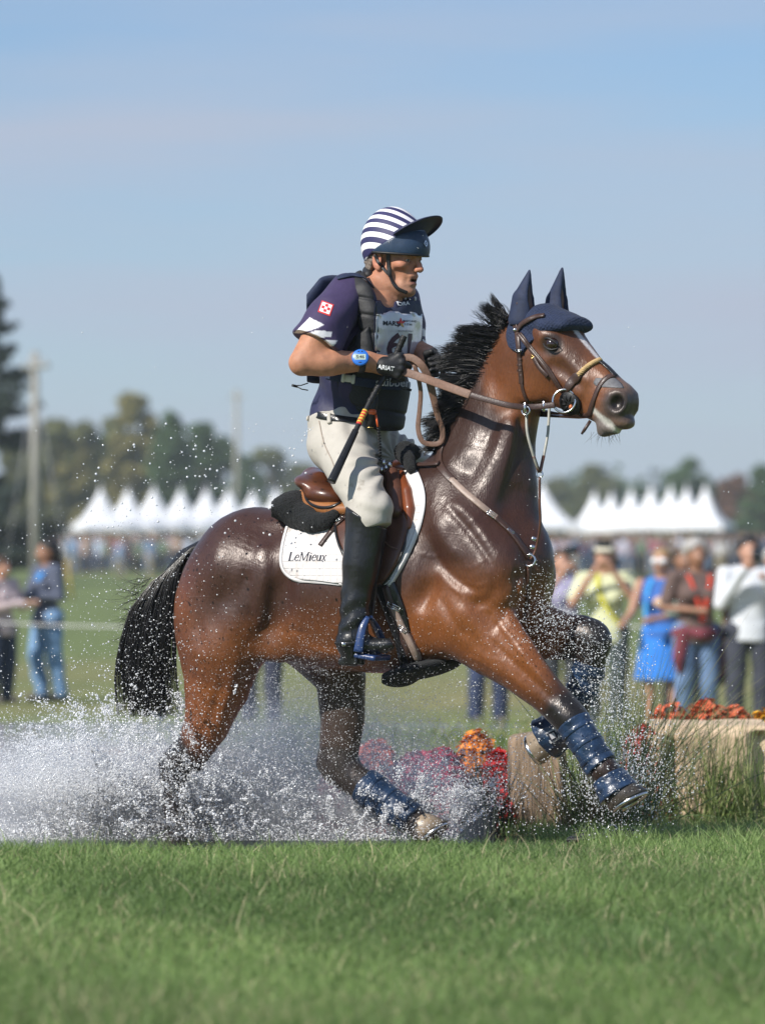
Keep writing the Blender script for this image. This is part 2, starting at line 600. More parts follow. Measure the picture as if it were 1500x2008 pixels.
def mat(name, col, rough=0.6, var=0.15, scale=25.0, bump=0.15, bscale=None, metal=0.0, spec=0.5, coat=0.0,
        sheen=0.0, trans=0.0, stretch=(1, 1, 1), bdist=0.004, sss=0.0, vcol=False, dirt=None, dirt_amt=0.0, dirt_scale=6.0, detail=4, dlo=.5, dhi=.72):
    m, t, b, N, L = _nodes(name)
    tc = N('ShaderNodeTexCoord'); mp = N('ShaderNodeMapping'); mp.inputs['Scale'].default_value = stretch
    L(tc.outputs['Object'], mp.inputs['Vector'])
    nz = N('ShaderNodeTexNoise'); nz.inputs['Scale'].default_value = scale; nz.inputs['Detail'].default_value = detail
    L(mp.outputs[0], nz.inputs['Vector'])
    mr = N('ShaderNodeMapRange'); mr.inputs['From Min'].default_value = 0.25; mr.inputs['From Max'].default_value = 0.75
    mr.inputs['To Min'].default_value = 1 - var; mr.inputs['To Max'].default_value = 1 + var
    L(nz.outputs['Fac'], mr.inputs['Value'])
    mx = N('ShaderNodeMix'); mx.data_type = 'RGBA'; mx.blend_type = 'MULTIPLY'; mx.inputs[0].default_value = 1
    if vcol:
        at = N('ShaderNodeAttribute'); at.attribute_name = 'Col'
        L(at.outputs['Color'], mx.inputs[6])
    else:
        mx.inputs[6].default_value = (*col, 1)
    cb = N('ShaderNodeCombineColor')
    for i in range(3): L(mr.outputs[0], cb.inputs[i])
    L(cb.outputs[0], mx.inputs[7])
    out = mx.outputs[2]
    if dirt is not None:
        n2 = N('ShaderNodeTexNoise'); n2.inputs['Scale'].default_value = dirt_scale; n2.inputs['Detail'].default_value = 6
        L(tc.outputs['Object'], n2.inputs['Vector'])
        r2 = N('ShaderNodeMapRange'); r2.inputs['From Min'].default_value = dlo; r2.inputs['From Max'].default_value = dhi
        r2.inputs['To Max'].default_value = dirt_amt
        L(n2.outputs['Fac'], r2.inputs['Value'])
        m2 = N('ShaderNodeMix'); m2.data_type = 'RGBA'
        L(r2.outputs[0], m2.inputs[0]); L(out, m2.inputs[6]); m2.inputs[7].default_value = (*dirt, 1)
        out = m2.outputs[2]
    L(out, b.inputs['Base Color'])
    b.inputs['Roughness'].default_value = rough
    b.inputs['Metallic'].default_value = metal
    b.inputs['Specular IOR Level'].default_value = spec
    b.inputs['Coat Weight'].default_value = coat
    b.inputs['Coat Roughness'].default_value = 0.12
    b.inputs['Sheen Weight'].default_value = sheen
    b.inputs['Transmission Weight'].default_value = trans
    if sss:
        b.inputs['Subsurface Weight'].default_value = sss
        b.inputs['Subsurface Radius'].default_value = (0.02, 0.008, 0.004)
        b.inputs['Subsurface Scale'].default_value = 0.4
    if bump > 0:
        n3 = N('ShaderNodeTexNoise'); n3.inputs['Scale'].default_value = bscale or scale * 4; n3.inputs['Detail'].default_value = 3
        L(mp.outputs[0], n3.inputs['Vector'])
        bp = N('ShaderNodeBump'); bp.inputs['Strength'].default_value = bump; bp.inputs['Distance'].default_value = bdist
        L(n3.outputs['Fac'], bp.inputs['Height']); L(bp.outputs[0], b.inputs['Normal'])
    return m

M = {}
def coat_mat():
    """horse coat: colour from the painted coat pattern, sleek anisotropic hair sheen, fine wet streaks and veins"""
    m, t, b, N, L = _nodes('bay_coat')
    at = N('ShaderNodeAttribute'); at.attribute_name = 'Col'
    tc = N('ShaderNodeTexCoord')
    mp = N('ShaderNodeMapping'); mp.inputs['Scale'].default_value = (30, 30, 12); mp.inputs['Rotation'].default_value = (0, 0.5, 0)
    L(tc.outputs['Object'], mp.inputs['Vector'])
    nz = N('ShaderNodeTexNoise'); nz.inputs['Scale'].default_value = 6; nz.inputs['Detail'].default_value = 6; nz.inputs['Roughness'].default_value = 0.65
    L(mp.outputs[0], nz.inputs['Vector'])
    mr = N('ShaderNodeMapRange'); mr.inputs['From Min'].default_value = 0.3; mr.inputs['From Max'].default_value = 0.7
    mr.inputs['To Min'].default_value = 0.72; mr.inputs['To Max'].default_value = 1.25
    L(nz.outputs['Fac'], mr.inputs['Value'])
    cb = N('ShaderNodeCombineColor')
    for i in range(3): L(mr.outputs[0], cb.inputs[i])
    mx = N('ShaderNodeMix'); mx.data_type = 'RGBA'; mx.blend_type = 'MULTIPLY'; mx.inputs[0].default_value = 1
    L(at.outputs['Color'], mx.inputs[6]); L(cb.outputs[0], mx.inputs[7])
    L(mx.outputs[2], b.inputs['Base Color'])
    # wet / dry patches change the gloss
    n2 = N('ShaderNodeTexNoise'); n2.inputs['Scale'].default_value = 7; n2.inputs['Detail'].default_value = 6
    L(tc.outputs['Object'], n2.inputs['Vector'])
    r2 = N('ShaderNodeMapRange'); r2.inputs['From Min'].default_value = 0.3; r2.inputs['From Max'].default_value = 0.7
    r2.inputs['To Min'].default_value = 0.29; r2.inputs['To Max'].default_value = 0.47
    L(n2.outputs['Fac'], r2.inputs['Value']); L(r2.outputs[0], b.inputs['Roughness'])
    b.inputs['Specular IOR Level'].default_value = 0.55
    b.inputs['Specular Tint'].default_value = (1.0, 0.93, 0.9, 1)
    b.inputs['Sheen Weight'].default_value = 0.06
    b.inputs['Sheen Roughness'].default_value = 0.4
    # relief: hair streaks, wrinkled skin, a net of veins
    n4 = N('ShaderNodeTexNoise'); n4.inputs['Scale'].default_value = 22; n4.inputs['Detail'].default_value = 4
    L(tc.outputs['Object'], n4.inputs['Vector'])
    vo = N('ShaderNodeTexNoise'); vo.inputs['Scale'].default_value = 5.0; vo.inputs['Detail'].default_value = 2; vo.inputs['Distortion'].default_value = 1.6
    L(tc.outputs['Object'], vo.inputs['Vector'])
    sb = N('ShaderNodeMath'); sb.operation = 'SUBTRACT'; sb.inputs[1].default_value = 0.5
    ab = N('ShaderNodeMath'); ab.operation = 'ABSOLUTE'
    vr = N('ShaderNodeMapRange'); vr.inputs['From Min'].default_value = 0.0; vr.inputs['From Max'].default_value = 0.03
    vr.inputs['To Min'].default_value = 1.0; vr.inputs['To Max'].default_value = 0.0
    L(vo.outputs['Fac'], sb.inputs[0]); L(sb.outputs[0], ab.inputs[0]); L(ab.outputs[0], vr.inputs['Value'])
    b1 = N('ShaderNodeBump'); b1.inputs['Strength'].default_value = 0.10; b1.inputs['Distance'].default_value = 0.0025
    L(vr.outputs[0], b1.inputs['Height'])
    b2 = N('ShaderNodeBump'); b2.inputs['Strength'].default_value = 0.16; b2.inputs['Distance'].default_value = 0.006
    L(n4.outputs['Fac'], b2.inputs['Height']); L(b1.outputs[0], b2.inputs['Normal'])
    mp3 = N('ShaderNodeMapping'); mp3.inputs['Scale'].default_value = (70, 70, 16); mp3.inputs['Rotation'].default_value = (0, 0.6, 0)
    L(tc.outputs['Object'], mp3.inputs['Vector'])
    n5 = N('ShaderNodeTexNoise'); n5.inputs['Scale'].default_value = 3; n5.inputs['Detail'].default_value = 2
    L(mp3.outputs[0], n5.inputs['Vector'])
    b3 = N('ShaderNodeBump'); b3.inputs['Strength'].default_value = 0.42; b3.inputs['Distance'].default_value = 0.003
    L(n5.outputs['Fac'], b3.inputs['Height']); L(b2.outputs[0], b3.inputs['Normal'])
    L(b3.outputs[0], b.inputs['Normal'])
    return m
M['coat'] = coat_mat()
M['hair'] = mat('black_hair', (0.012, 0.011, 0.012), 0.38, 0.3, 40, 0.0, spec=0.5)
M['eye'] = mat('eye_dark', (0.02, 0.008, 0.004), 0.05, 0.2, 60, 0.0, coat=1.0)
M['hoof'] = mat('hoof_horn', (0.06, 0.05, 0.042), 0.35, 0.4, 30, 0.3, stretch=(1, 1, 0.2))
M['hoof_pale'] = mat('pale_hoof', (0.27, 0.21, 0.15), 0.38, 0.3, 20, 0.3)
M['steel'] = mat('steel', (0.62, 0.62, 0.62), 0.2, 0.1, 40, 0.05, metal=1.0)
M['brass'] = mat('brass', (0.7, 0.5, 0.2), 0.25, 0.1, 40, 0.05, metal=1.0)
M['leather_brown'] = mat('bridle_leather', (0.055, 0.030, 0.024), 0.38, 0.25, 60, 0.2)
M['leather_rein'] = mat('rein_leather', (0.17, 0.095, 0.065), 0.55, 0.25, 120, 0.5, bscale=500, bdist=0.002)
M['leather_pale'] = mat('pale_strap', (0.30, 0.22, 0.18), 0.45, 0.2, 60, 0.2)
M['leather_saddle'] = mat('saddle_leather', (0.10, 0.032, 0.014), 0.32, 0.5, 14, 0.15, bscale=160, coat=0.25, detail=6)
M['leather_dark'] = mat('dark_saddle_leather', (0.095, 0.040, 0.026), 0.38, 0.4, 16, 0.2, bscale=160, detail=6)
M['leather_tan'] = mat('tan_panel', (0.30, 0.12, 0.04), 0.42, 0.2, 14, 0.12)
M['black_leather'] = mat('black_boot_leather', (0.012, 0.012, 0.013), 0.30, 0.3, 16, 0.35, bscale=45, bdist=0.006, coat=0.15)
M['fleece'] = mat('black_fleece', (0.007, 0.008, 0.009), 0.95, 0.4, 130, 1.0, bscale=200, bdist=0.008, sheen=0.05)
M['navy'] = mat('navy_cloth', (0.012, 0.021, 0.056), 0.75, 0.25, 60, 0.25, sheen=0.03)
M['knit'] = None
M['boot_blue'] = mat('navy_boot_shell', (0.013, 0.032, 0.074), 0.34, 0.6, 22, 0.6, bscale=45, bdist=.006, coat=0.2, detail=7)
M['black_rubber'] = mat('black_rubber', (0.013, 0.013, 0.014), 0.5, 0.2, 60, 0.15)
M['rope'] = mat('tan_rope', (0.52, 0.36, 0.17), 0.7, 0.2, 90, 0.4)
M['tape'] = mat('grey_tape', (0.12, 0.12, 0.13), 0.55, 0.25, 70, 0.5, bscale=150)
M['foam'] = mat('white_foam', (0.75, 0.73, 0.68), 0.5, 0.2, 120, 0.6, bscale=200)
M['clear'] = mat('rubber_hose', (0.34, 0.33, 0.29), 0.35, 0.15, 40, 0.05)
def skin_mat():
    return mat('skin', (0.48, 0.25, 0.16), 0.58, 0.16, 35, 0.4, bscale=160, bdist=0.002, sss=0.10, vcol=True, spec=.35)
M['skin'] = skin_mat()
M['breeches'] = mat('beige_breeches', (0.47, 0.44, 0.39), 0.75, 0.06, 30, 0.32, bscale=24, bdist=0.007, dirt=(0.22, 0.18, 0.14), dirt_amt=0.55, dirt_scale=26, dlo=.62, dhi=.70)
M['vest'] = mat('black_vest', (0.014, 0.014, 0.016), 0.62, 0.25, 50, 0.3, bscale=120)
M['glove'] = mat('black_glove', (0.012, 0.012, 0.014), 0.55, 0.3, 60, 0.4, bscale=220, bdist=0.002)
M['white_cloth'] = mat('white_cloth', (0.74, 0.72, 0.72), 0.8, 0.06, 20, 0.2, dirt=(0.5, 0.42, 0.36), dirt_amt=0.25)
M['white_print'] = mat('white_print', (0.78, 0.78, 0.80), 0.6, 0.05, 40, 0.0)
M['grey_print'] = mat('grey_print', (0.45, 0.45, 0.48), 0.5, 0.05, 40, 0.0)
M['navy_print'] = mat('navy_print', (0.012, 0.014, 0.03), 0.7, 0.1, 40, 0.0)
M['plum_print'] = mat('plum_print', (0.055, 0.02, 0.035), 0.6, 0.1, 40, 0.0)
M['red_print'] = mat('red_print', (0.60, 0.03, 0.03), 0.6, 0.05, 40, 0.0)
M['orange_plastic'] = mat('orange_plastic', (0.70, 0.12, 0.03), 0.4, 0.1, 40, 0.1)
M['gold_print'] = mat('gold_print', (0.55, 0.30, 0.05), 0.5, 0.1, 40, 0.0)
M['watch_blue'] = mat('watch_blue', (0.025, 0.16, 0.60), 0.35, 0.1, 40, 0.05)
M['lcd'] = mat('lcd', (0.42, 0.52, 0.46), 0.25, 0.05, 40, 0.0)
M['hat_navy'] = mat('helmet_navy', (0.020, 0.042, 0.085), 0.42, 0.15, 90, 0.15, bscale=300)
M['silk_navy'] = mat('silk_navy', (0.016, 0.020, 0.060), 0.6, 0.15, 60, 0.15)
M['yellow'] = mat('yellow_band', (0.65, 0.42, 0.06), 0.5, 0.1, 40, 0.0)
M['lip'] = mat('lip', (0.36, 0.14, 0.12), 0.45, 0.1, 60, 0.1)
M['mouth'] = mat('mouth_dark', (0.02, 0.008, 0.008), 0.6, 0.1, 60, 0.0)
M['eyewhite'] = mat('eyeball', (0.6, 0.57, 0.54), 0.12, 0.05, 60, 0.0, coat=0.6)
M['greyhair'] = mat('short_grey_hair', (0.20, 0.16, 0.13), 0.7, 0.4, 200, 0.5)

def knit_mat():
    m = mat('navy_knit', (0.011, 0.021, 0.058), 0.85, 0.25, 40, 0.0, sheen=0.04)
    t = m.node_tree; N = t.nodes.new; L = t.links.new
    tc = N('ShaderNodeTexCoord'); mp = N('ShaderNodeMapping'); mp.inputs['Rotation'].default_value = (0.3, 0.78, 0.2)
    L(tc.outputs['Object'], mp.inputs['Vector'])
    vo = N('ShaderNodeTexVoronoi'); vo.inputs['Scale'].default_value = 105; vo.inputs['Randomness'].default_value = 0.35
    L(mp.outputs[0], vo.inputs['Vector'])
    bp = N('ShaderNodeBump'); bp.inputs['Strength'].default_value = 0.9; bp.inputs['Distance'].default_value = 0.004; bp.invert = True
    L(vo.outputs['Distance'], bp.inputs['Height'])
    L(bp.outputs[0], t.nodes['Principled BSDF'].inputs['Normal'])
    return m
M['knit'] = knit_mat()

def stripe_mat(name, c1, c2, axis, freq, phase=0.0, duty=0.5, rough=0.6, lim=None):
    """two-colour cloth stripes across an object-space axis"""
    m = mat(name, c1, rough, 0.1, 40, 0.15)
    t = m.node_tree; N = t.nodes.new; L = t.links.new
    b = t.nodes['Principled BSDF']
    src = b.inputs['Base Color'].links[0].from_socket
    tc = N('ShaderNodeTexCoord')
    dp = N('ShaderNodeVectorMath'); dp.operation = 'DOT_PRODUCT'; dp.inputs[1].default_value = axis
    L(tc.outputs['Object'], dp.inputs[0])
    ml = N('ShaderNodeMath'); ml.operation = 'MULTIPLY_ADD'; ml.inputs[1].default_value = freq; ml.inputs[2].default_value = phase
    L(dp.outputs['Value'], ml.inputs[0])
    fr = N('ShaderNodeMath'); fr.operation = 'FRACT'; L(ml.outputs[0], fr.inputs[0])
    gt = N('ShaderNodeMath'); gt.operation = 'LESS_THAN'; gt.inputs[1].default_value = duty
    L(fr.outputs[0], gt.inputs[0])
    mx = N('ShaderNodeMix'); mx.data_type = 'RGBA'
    L(gt.outputs[0], mx.inputs[0]); L(src, mx.inputs[6]); mx.inputs[7].default_value = (*c2, 1)
    L(mx.outputs[2], b.inputs['Base Color'])
    return m
# ------------------------------------------------------------------ terrain
WATER_Z = -0.25
def shore(x):
    """far edge of the water (y) for each x"""
    return np.interp(x, [-30, -6, -2.2, -0.9, -0.45, -0.1, 0.35, 0.55, 0.75], [12, 11, 9.3, 7.5, 4.2, 2.0, 1.75, .9, -.4])
def near_shore(x):
    return -1.05 - .05 * np.sin(x * 2.1) + np.where(x > .6, (x - .6) * 2.5, 0)
def ground_z(x, y):
    x = np.asarray(x, float); y = np.asarray(y, float)
    base = np.interp(y, [-20, -1.2, .2, 1.1, 3, 8, 17, 24, 31, 60, 130, 210, 330, 700, 1600], [-.035, -.035, -.13, -.20, -.21, -.18, -.55, -.86, -.93, -.95, -.90, -.78, -.6, .3, 1.0])
    base = base + .015 * np.sin(x * 1.3 + y * .7) * sstep(30, 4, np.abs(y)) * sstep(-1.2, 1.5, y) + .012 * np.sin(x * 3.1 + 1) * sstep(-2.5, -1.5, y) * sstep(0, -.8, y)
    ins = np.minimum(shore(x) - y, y - near_shore(x))
    pit = sstep(-.28, .75, ins)
    return base * (1 - pit) + np.minimum(base, -.55) * pit
ys = np.unique(np.concatenate([np.arange(-15.5, -9, .5), np.arange(-9, 12, .11), np.geomspace(12, 1600, 90)]))
xr = np.geomspace(4, 1400, 50)
xs = np.unique(np.concatenate([-xr, np.arange(-4, 4.01, .11), xr]))
GX, GY = np.meshgrid(xs, ys)
GZ = ground_z(GX, GY)
gv = np.stack([GX, GY, GZ], 2).reshape(-1, 3)
nx = len(xs)
ii, jj = np.meshgrid(np.arange(len(ys) - 1), np.arange(nx - 1), indexing='ij')
a = (ii * nx + jj).ravel()
gf = np.stack([a, a + 1, a + nx + 1, a + nx], 1)
gm = mesh_np('ground', gv, gf)
ins = np.minimum(shore(gv[:, 0]) - gv[:, 1], gv[:, 1] - near_shore(gv[:, 0]))
mud = sstep(-2.6, -.4, ins + .3 * noise3(gv, 3, 71)) * (gv[:, 1] > -.8)
gn = noise3(gv, .35, 72); gn2 = noise3(gv, 1.3, 73)
grass = np.array([.150, .190, .070]); tan = np.array([.27, .225, .105]); deep = np.array([.125, .20, .062])
gc = np.tile(grass, (len(gv), 1))
tt = np.clip(sstep(7.5, 12, gv[:, 1]) * sstep(60, 30, gv[:, 1]) * (.55 + .5 * gn + .2 * gn2), 0, .8)[:, None]
gc = gc * (1 - tt) + tan * tt
td = (sstep(-.8, -1.0, gv[:, 1]))[:, None]
gc = gc * (1 - td) + deep * td
gc = gc * (1 - mud[:, None]) + np.array([.20, .135, .085]) * mud[:, None]
set_col(gm, gc)
gmat = mat('field_grass', (0, 0, 0), .9, .35, 3.0, .6, bscale=9, bdist=.05, vcol=True, spec=.2, detail=8)
ground = obj('ground', gm, gmat, kind='structure')

# water in the jump
wm = bpy.data.materials.new('pond_water'); wm.use_nodes = True
t = wm.node_tree; b = t.nodes['Principled BSDF']
b.inputs['Base Color'].default_value = (.16, .135, .10, 1); b.inputs['Roughness'].default_value = .06; b.inputs['IOR'].default_value = 1.33
tc = t.nodes.new('ShaderNodeTexCoord')
n1_ = t.nodes.new('ShaderNodeTexNoise'); n1_.inputs['Scale'].default_value = 5; n1_.inputs['Detail'].default_value = 6; n1_.inputs['Distortion'].default_value = .6
t.links.new(tc.outputs['Object'], n1_.inputs['Vector'])
bp_ = t.nodes.new('ShaderNodeBump'); bp_.inputs['Strength'].default_value = .8; bp_.inputs['Distance'].default_value = .06
t.links.new(n1_.outputs['Fac'], bp_.inputs['Height']); t.links.new(bp_.outputs[0], b.inputs['Normal'])
wx = np.arange(-14, 1.0, .1); wy = np.arange(-1.6, 12.5, .1)
WX, WY = np.meshgrid(wx, wy)
wvv = np.stack([WX, WY, 0 * WX + WATER_Z], 2).reshape(-1, 3)
rip = .020 * noise3(wvv, 7, 81) + .012 * noise3(wvv, 16, 82)
wvv[:, 2] += rip * np.exp(-((wvv[:, 0] + .7) / 1.6) ** 2 - ((wvv[:, 1]) / 1.6) ** 2) + .15 * rip
nw = len(wx); ii, jj = np.meshgrid(np.arange(len(wy) - 1), np.arange(nw - 1), indexing='ij'); a = (ii * nw + jj).ravel()
obj('water', mesh_np('water', wvv, np.stack([a, a + 1, a + nw + 1, a + nw], 1)), wm, kind='structure')

# ------------------------------------------------------------------ grass of the near bank
def blades(x, y, z, h, w_, lean, col, name, mat_, segs=3, seed=1):
    r = np.random.default_rng(seed)
    n = len(x)
    az = r.uniform(0, 2 * np.pi, n)
    d = np.stack([np.cos(az), np.sin(az), 0 * az], 1)
    fa = r.uniform(0, 2 * np.pi, n); s = np.stack([np.cos(fa), np.sin(fa), 0 * fa], 1)
    root = np.stack([x, y, z], 1)
    V = []
    for k in range(segs + 1):
        t = k / segs
        c = root + d * (lean * h * t ** 1.8)[:, None] + np.array([0, 0, 1.0]) * (h * (t - .25 * lean * t * t))[:, None]
        wd = (w_ * (1 - t ** 1.6) * .5 + .00008)[:, None]
        V.append(c - s * wd); V.append(c + s * wd)
    V = np.stack(V, 1)
    v = V.reshape(-1, 3); m = 2 * (segs + 1)
    base = np.arange(n)[:, None] * m
    k = (np.arange(segs) * 2)[None, :]
    f = np.stack([base + k, base + k + 1, base + k + 3, base + k + 2], 2).reshape(-1, 4)
    me = mesh_np(name, v, f)
    set_col(me, np.repeat(col, m, 0))
    return me
blade_mat = mat('grass_blade', (0, 0, 0), .55, .12, 30, 0, vcol=True, spec=.35)
bt_ = blade_mat.node_tree; pb = bt_.nodes['Principled BSDF']
trn = bt_.nodes.new('ShaderNodeBsdfTranslucent'); ms_ = bt_.nodes.new('ShaderNodeMixShader'); ms_.inputs[0].default_value = .3
bt_.links.new(pb.inputs['Base Color'].links[0].from_socket, trn.inputs['Color'])
mo = bt_.nodes['Material Output']; bt_.links.new(pb.outputs[0], ms_.inputs[1]); bt_.links.new(trn.outputs[0], ms_.inputs[2]); bt_.links.new(ms_.outputs[0], mo.inputs['Surface'])
def blade_cols(n, r, x, y):
    g1 = np.array([.155, .255, .070]); g2 = np.array([.275, .37, .135]); g3 = np.array([.52, .46, .28]); g4 = np.array([.065, .12, .036])
    a = r.uniform(0, 1, n)[:, None]
    c = g1 * (1 - a) + g2 * a
    p = np.stack([x, y, 0 * x], 1)
    q = np.clip(.45 + .7 * noise3(p, 2.4, 91) + .35 * noise3(p, 7, 94), 0, 1)[:, None]
    c = c * (1 - .6 * q) + g4 * .6 * q
    dry = r.uniform(0, 1, n) < .05 + .10 * np.clip(noise3(p, 3.3, 92), 0, 1)
    c[dry] = g3
    return c * r.uniform(.75, 1.3, n)[:, None]
r = np.random.default_rng(51)
n = 235000
yy = -1.0 - r.uniform(0, 1, n) ** 1.0 * 7.6
half = 1.40 * (D0 + yy) / D0 + .75
xx = r.uniform(-1, 1, n) * half
zz = ground_z(xx, yy)
hh = np.clip(r.normal(.038, .013, n), .015, .10) * (1 + .25 * noise3(np.stack([xx, yy, 0 * xx], 1), 3, 93))
thin = r.uniform(0, 1, n) > sstep(-1.45, -1.02, yy) * (.35 + .4 * noise3(np.stack([xx, yy, 0 * xx], 1), 5, 95)) + .55 * sstep(.75, 1.05, noise3(np.stack([xx, yy, 0 * xx], 1), 1.7, 96))
xx, yy, zz, hh = xx[thin], yy[thin], zz[thin], hh[thin]; n = len(xx)
hh = np.where(r.uniform(0, 1, n) < .02, hh * r.uniform(1.6, 2.6, n), hh)
me = blades(xx, yy, zz, hh, r.uniform(.0020, .0040, n), r.uniform(.2, 1.5, n), blade_cols(n, r, xx, yy), 'grass', blade_mat, 3, 61)
obj('grass', me, blade_mat, kind='stuff')
# right bank round the jump and the far bank
n = 26000
xx = r.uniform(.45, 2.2, n); yy = r.uniform(-1.0, 3.2, n)
k = np.minimum(shore(xx) - yy, yy - near_shore(xx)) < .05
xx, yy = xx[k], yy[k]; n = len(xx)
hh = np.clip(r.normal(.06, .025, n), .02, .16)
me = blades(xx, yy, ground_z(xx, yy), hh, r.uniform(.0022, .0045, n), r.uniform(.1, 1.2, n), blade_cols(n, r, xx, yy), 'grass', blade_mat, 3, 62)
obj('grass', me, blade_mat, kind='stuff')
n = 40000
xx = r.uniform(-4.2, 2.5, n); yy = r.uniform(3, 17, n)
k = (shore(xx) - yy) < -.9 - .8 * r.uniform(0, 1, n)
xx, yy = xx[k], yy[k]; n = len(xx)
hh = np.clip(r.normal(.10, .04, n), .03, .25)
me = blades(xx, yy, ground_z(xx, yy), hh, r.uniform(.006, .012, n), r.uniform(.1, 1.2, n), blade_cols(n, r, xx, yy) * np.array([1.15, 1.0, 1.0]), 'grass', blade_mat, 2, 63)
obj('grass', me, blade_mat, kind='stuff')

# ------------------------------------------------------------------ far background
def at_ground(px, d):
    x = (px - 750) * d / D0 / S0
    return np.array([x, d - D0, float(ground_z(x, d - D0))])
M['leaf_a'] = mat('leaves_olive', (.105, .112, .040), .8, .45, .5, 0)
M['leaf_b'] = mat('leaves_green', (.052, .095, .034), .8, .45, .5, 0)
M['leaf_c'] = mat('leaves_dark', (.020, .036, .028), .8, .4, .5, 0)
M['leaf_d'] = mat('leaves_russet', (.15, .075, .050), .8, .45, .5, 0)
M['leaf_e'] = mat('leaves_yellowing', (.185, .165, .055), .8, .45, .5, 0)
M['bark'] = mat('bark', (.075, .06, .05), .9, .3, 6, .6)
def leaf_cloud(centres, radii, n, size, seed, dens=.62):
    r = np.random.default_rng(seed)
    k = r.choice(len(centres), n, p=radii ** 2 / (radii ** 2).sum())
    d = r.normal(size=(n, 3)); d /= np.linalg.norm(d, axis=1)[:, None]
    p = centres[k] + d * (radii[k] * (dens + (1 - dens) * r.uniform(0, 1, n)) )[:, None] * np.array([1, 1, .85])
    nrm = d + r.normal(size=(n, 3)) * .7; nrm /= np.linalg.norm(nrm, axis=1)[:, None]
    t1 = np.cross(nrm, r.normal(size=(n, 3))); t1 /= np.linalg.norm(t1, axis=1)[:, None]; t2 = np.cross(nrm, t1)
    s = size * r.uniform(.6, 1.3, n)[:, None]
    v = np.stack([p - t1 * s - t2 * s * .5, p + t1 * s - t2 * s * .5, p + t1 * s * .7 + t2 * s * .6, p - t1 * s * .7 + t2 * s * .6], 1).reshape(-1, 3)
    return v, np.arange(n * 4).reshape(n, 4)
def tree(px, d, top_py, width_px, label, leaf, seed, trunk_frac=.04, n=6500, name='broadleaf_tree'):
    r = np.random.default_rng(seed)
    g = at_ground(px, d); s = D0 * S0 / d
    top = ZC + (HZ - top_py) / s
    h = top - g[2]; w_ = width_px / s / 2
    th = thing(name, label, 'tree', g, 'trees along the far side of the field')
    m = 64
    cz = r.uniform(trunk_frac + .08, .90, m)
    wr = w_ * np.sin(np.clip((cz - trunk_frac + .40) / (1.34 - trunk_frac), 0, 1) * math.pi) ** .7
    a = r.uniform(0, 6.28, m); q = r.uniform(.15, .85, m) ** .5
    c = np.stack([g[0] + wr * q * np.cos(a), g[1] + wr * q * np.sin(a), g[2] + cz * h], 1)
    c[0] = [g[0], g[1], g[2] + .86 * h]
    rad = r.uniform(.12, .32, m) * min(w_, h * .5) * 1.1
    v, f = leaf_cloud(c, rad, n, h * .022, seed + 1)
    v[:, 2] = np.minimum(v[:, 2], top)
    o = obj('crown', mesh_np('crown', v, f, False), M[leaf], th); o['kind'] = 'stuff'
    mb = MB(); mb.tube([g - UPV * .3, g + UPV * h * .3, g + UPV * h * .75], [h * .030, h * .022, h * .008], 8)
    obj('trunk', mb.mesh('trunk'), M['bark'], th)
    mb = MB()
    for i in range(9):
        z0 = r.uniform(.22, .6) * h
        mb.tube([g + UPV * z0, (g + UPV * z0) * .5 + c[i] * .5 + UPV * .3, c[i]], [h * .010, h * .007, h * .003], 5)
    obj('limb', mb.mesh('limb'), M['bark'], th)
    return th
UPV = np.array([0, 0, 1.0])
tree(110, 300, 800, 120, 'olive broadleaf tree beside the nearer utility pole', 'leaf_a', 101)
tree(165, 320, 815, 120, 'mid olive tree behind the first white tents', 'leaf_a', 102)
tree(262, 310, 752, 130, 'tall yellowing tree rising above the tree line behind the tents', 'leaf_e', 103)
tree(225, 345, 800, 140, 'brownish tree behind the tall yellowing tree', 'leaf_a', 104)
tree(335, 300, 790, 110, 'bright green tree right of the tall yellowing tree', 'leaf_b', 105)
tree(395, 305, 812, 100, 'green rounded tree left of the farther utility pole', 'leaf_b', 106)
tree(305, 340, 815, 120, 'dark tree behind the bright green tree', 'leaf_c', 107)
tree(530, 420, 862, 120, 'small faded tree right of the farther utility pole', 'leaf_a', 108)
tree(480, 400, 885, 100, 'low faded tree just behind the farther utility pole', 'leaf_b', 109)
tree(590, 430, 900, 110, 'low faded tree behind the rider and the last left tents', 'leaf_a', 110)
tree(1095, 420, 928, 110, 'low olive tree behind the first right-hand tent', 'leaf_a', 111)
tree(1165, 400, 905, 130, 'rounded grey olive tree behind the right-hand tents', 'leaf_a', 112)
tree(1350, 360, 893, 130, 'dark green rounded tree behind the middle of the right-hand tents', 'leaf_b', 113)
tree(1255, 430, 945, 120, 'low hazy tree between the rounded trees', 'leaf_b', 114)
tree(1440, 330, 925, 110, 'russet tree at the end of the right-hand tents', 'leaf_d', 115)
tree(1500, 320, 900, 110, 'green tree at the picture edge beyond the russet tree', 'leaf_b', 116)
tree(60, 335, 838, 150, 'broad olive tree filling the tree line behind the nearer utility pole', 'leaf_a', 118)
tree(140, 300, 842, 130, 'low yellowing shrubby tree before the olive trees', 'leaf_e', 119)
tree(205, 330, 835, 130, 'low green tree left of the tall yellowing tree', 'leaf_b', 120)
tree(300, 325, 806, 130, 'brown olive tree between the tall yellowing tree and the bright green tree', 'leaf_a', 121)
tree(430, 330, 842, 120, 'low dark green tree next to the farther utility pole', 'leaf_b', 122)
tree(30, 290, 850, 110, 'dark olive tree between the conifer and the nearer utility pole', 'leaf_a', 117)
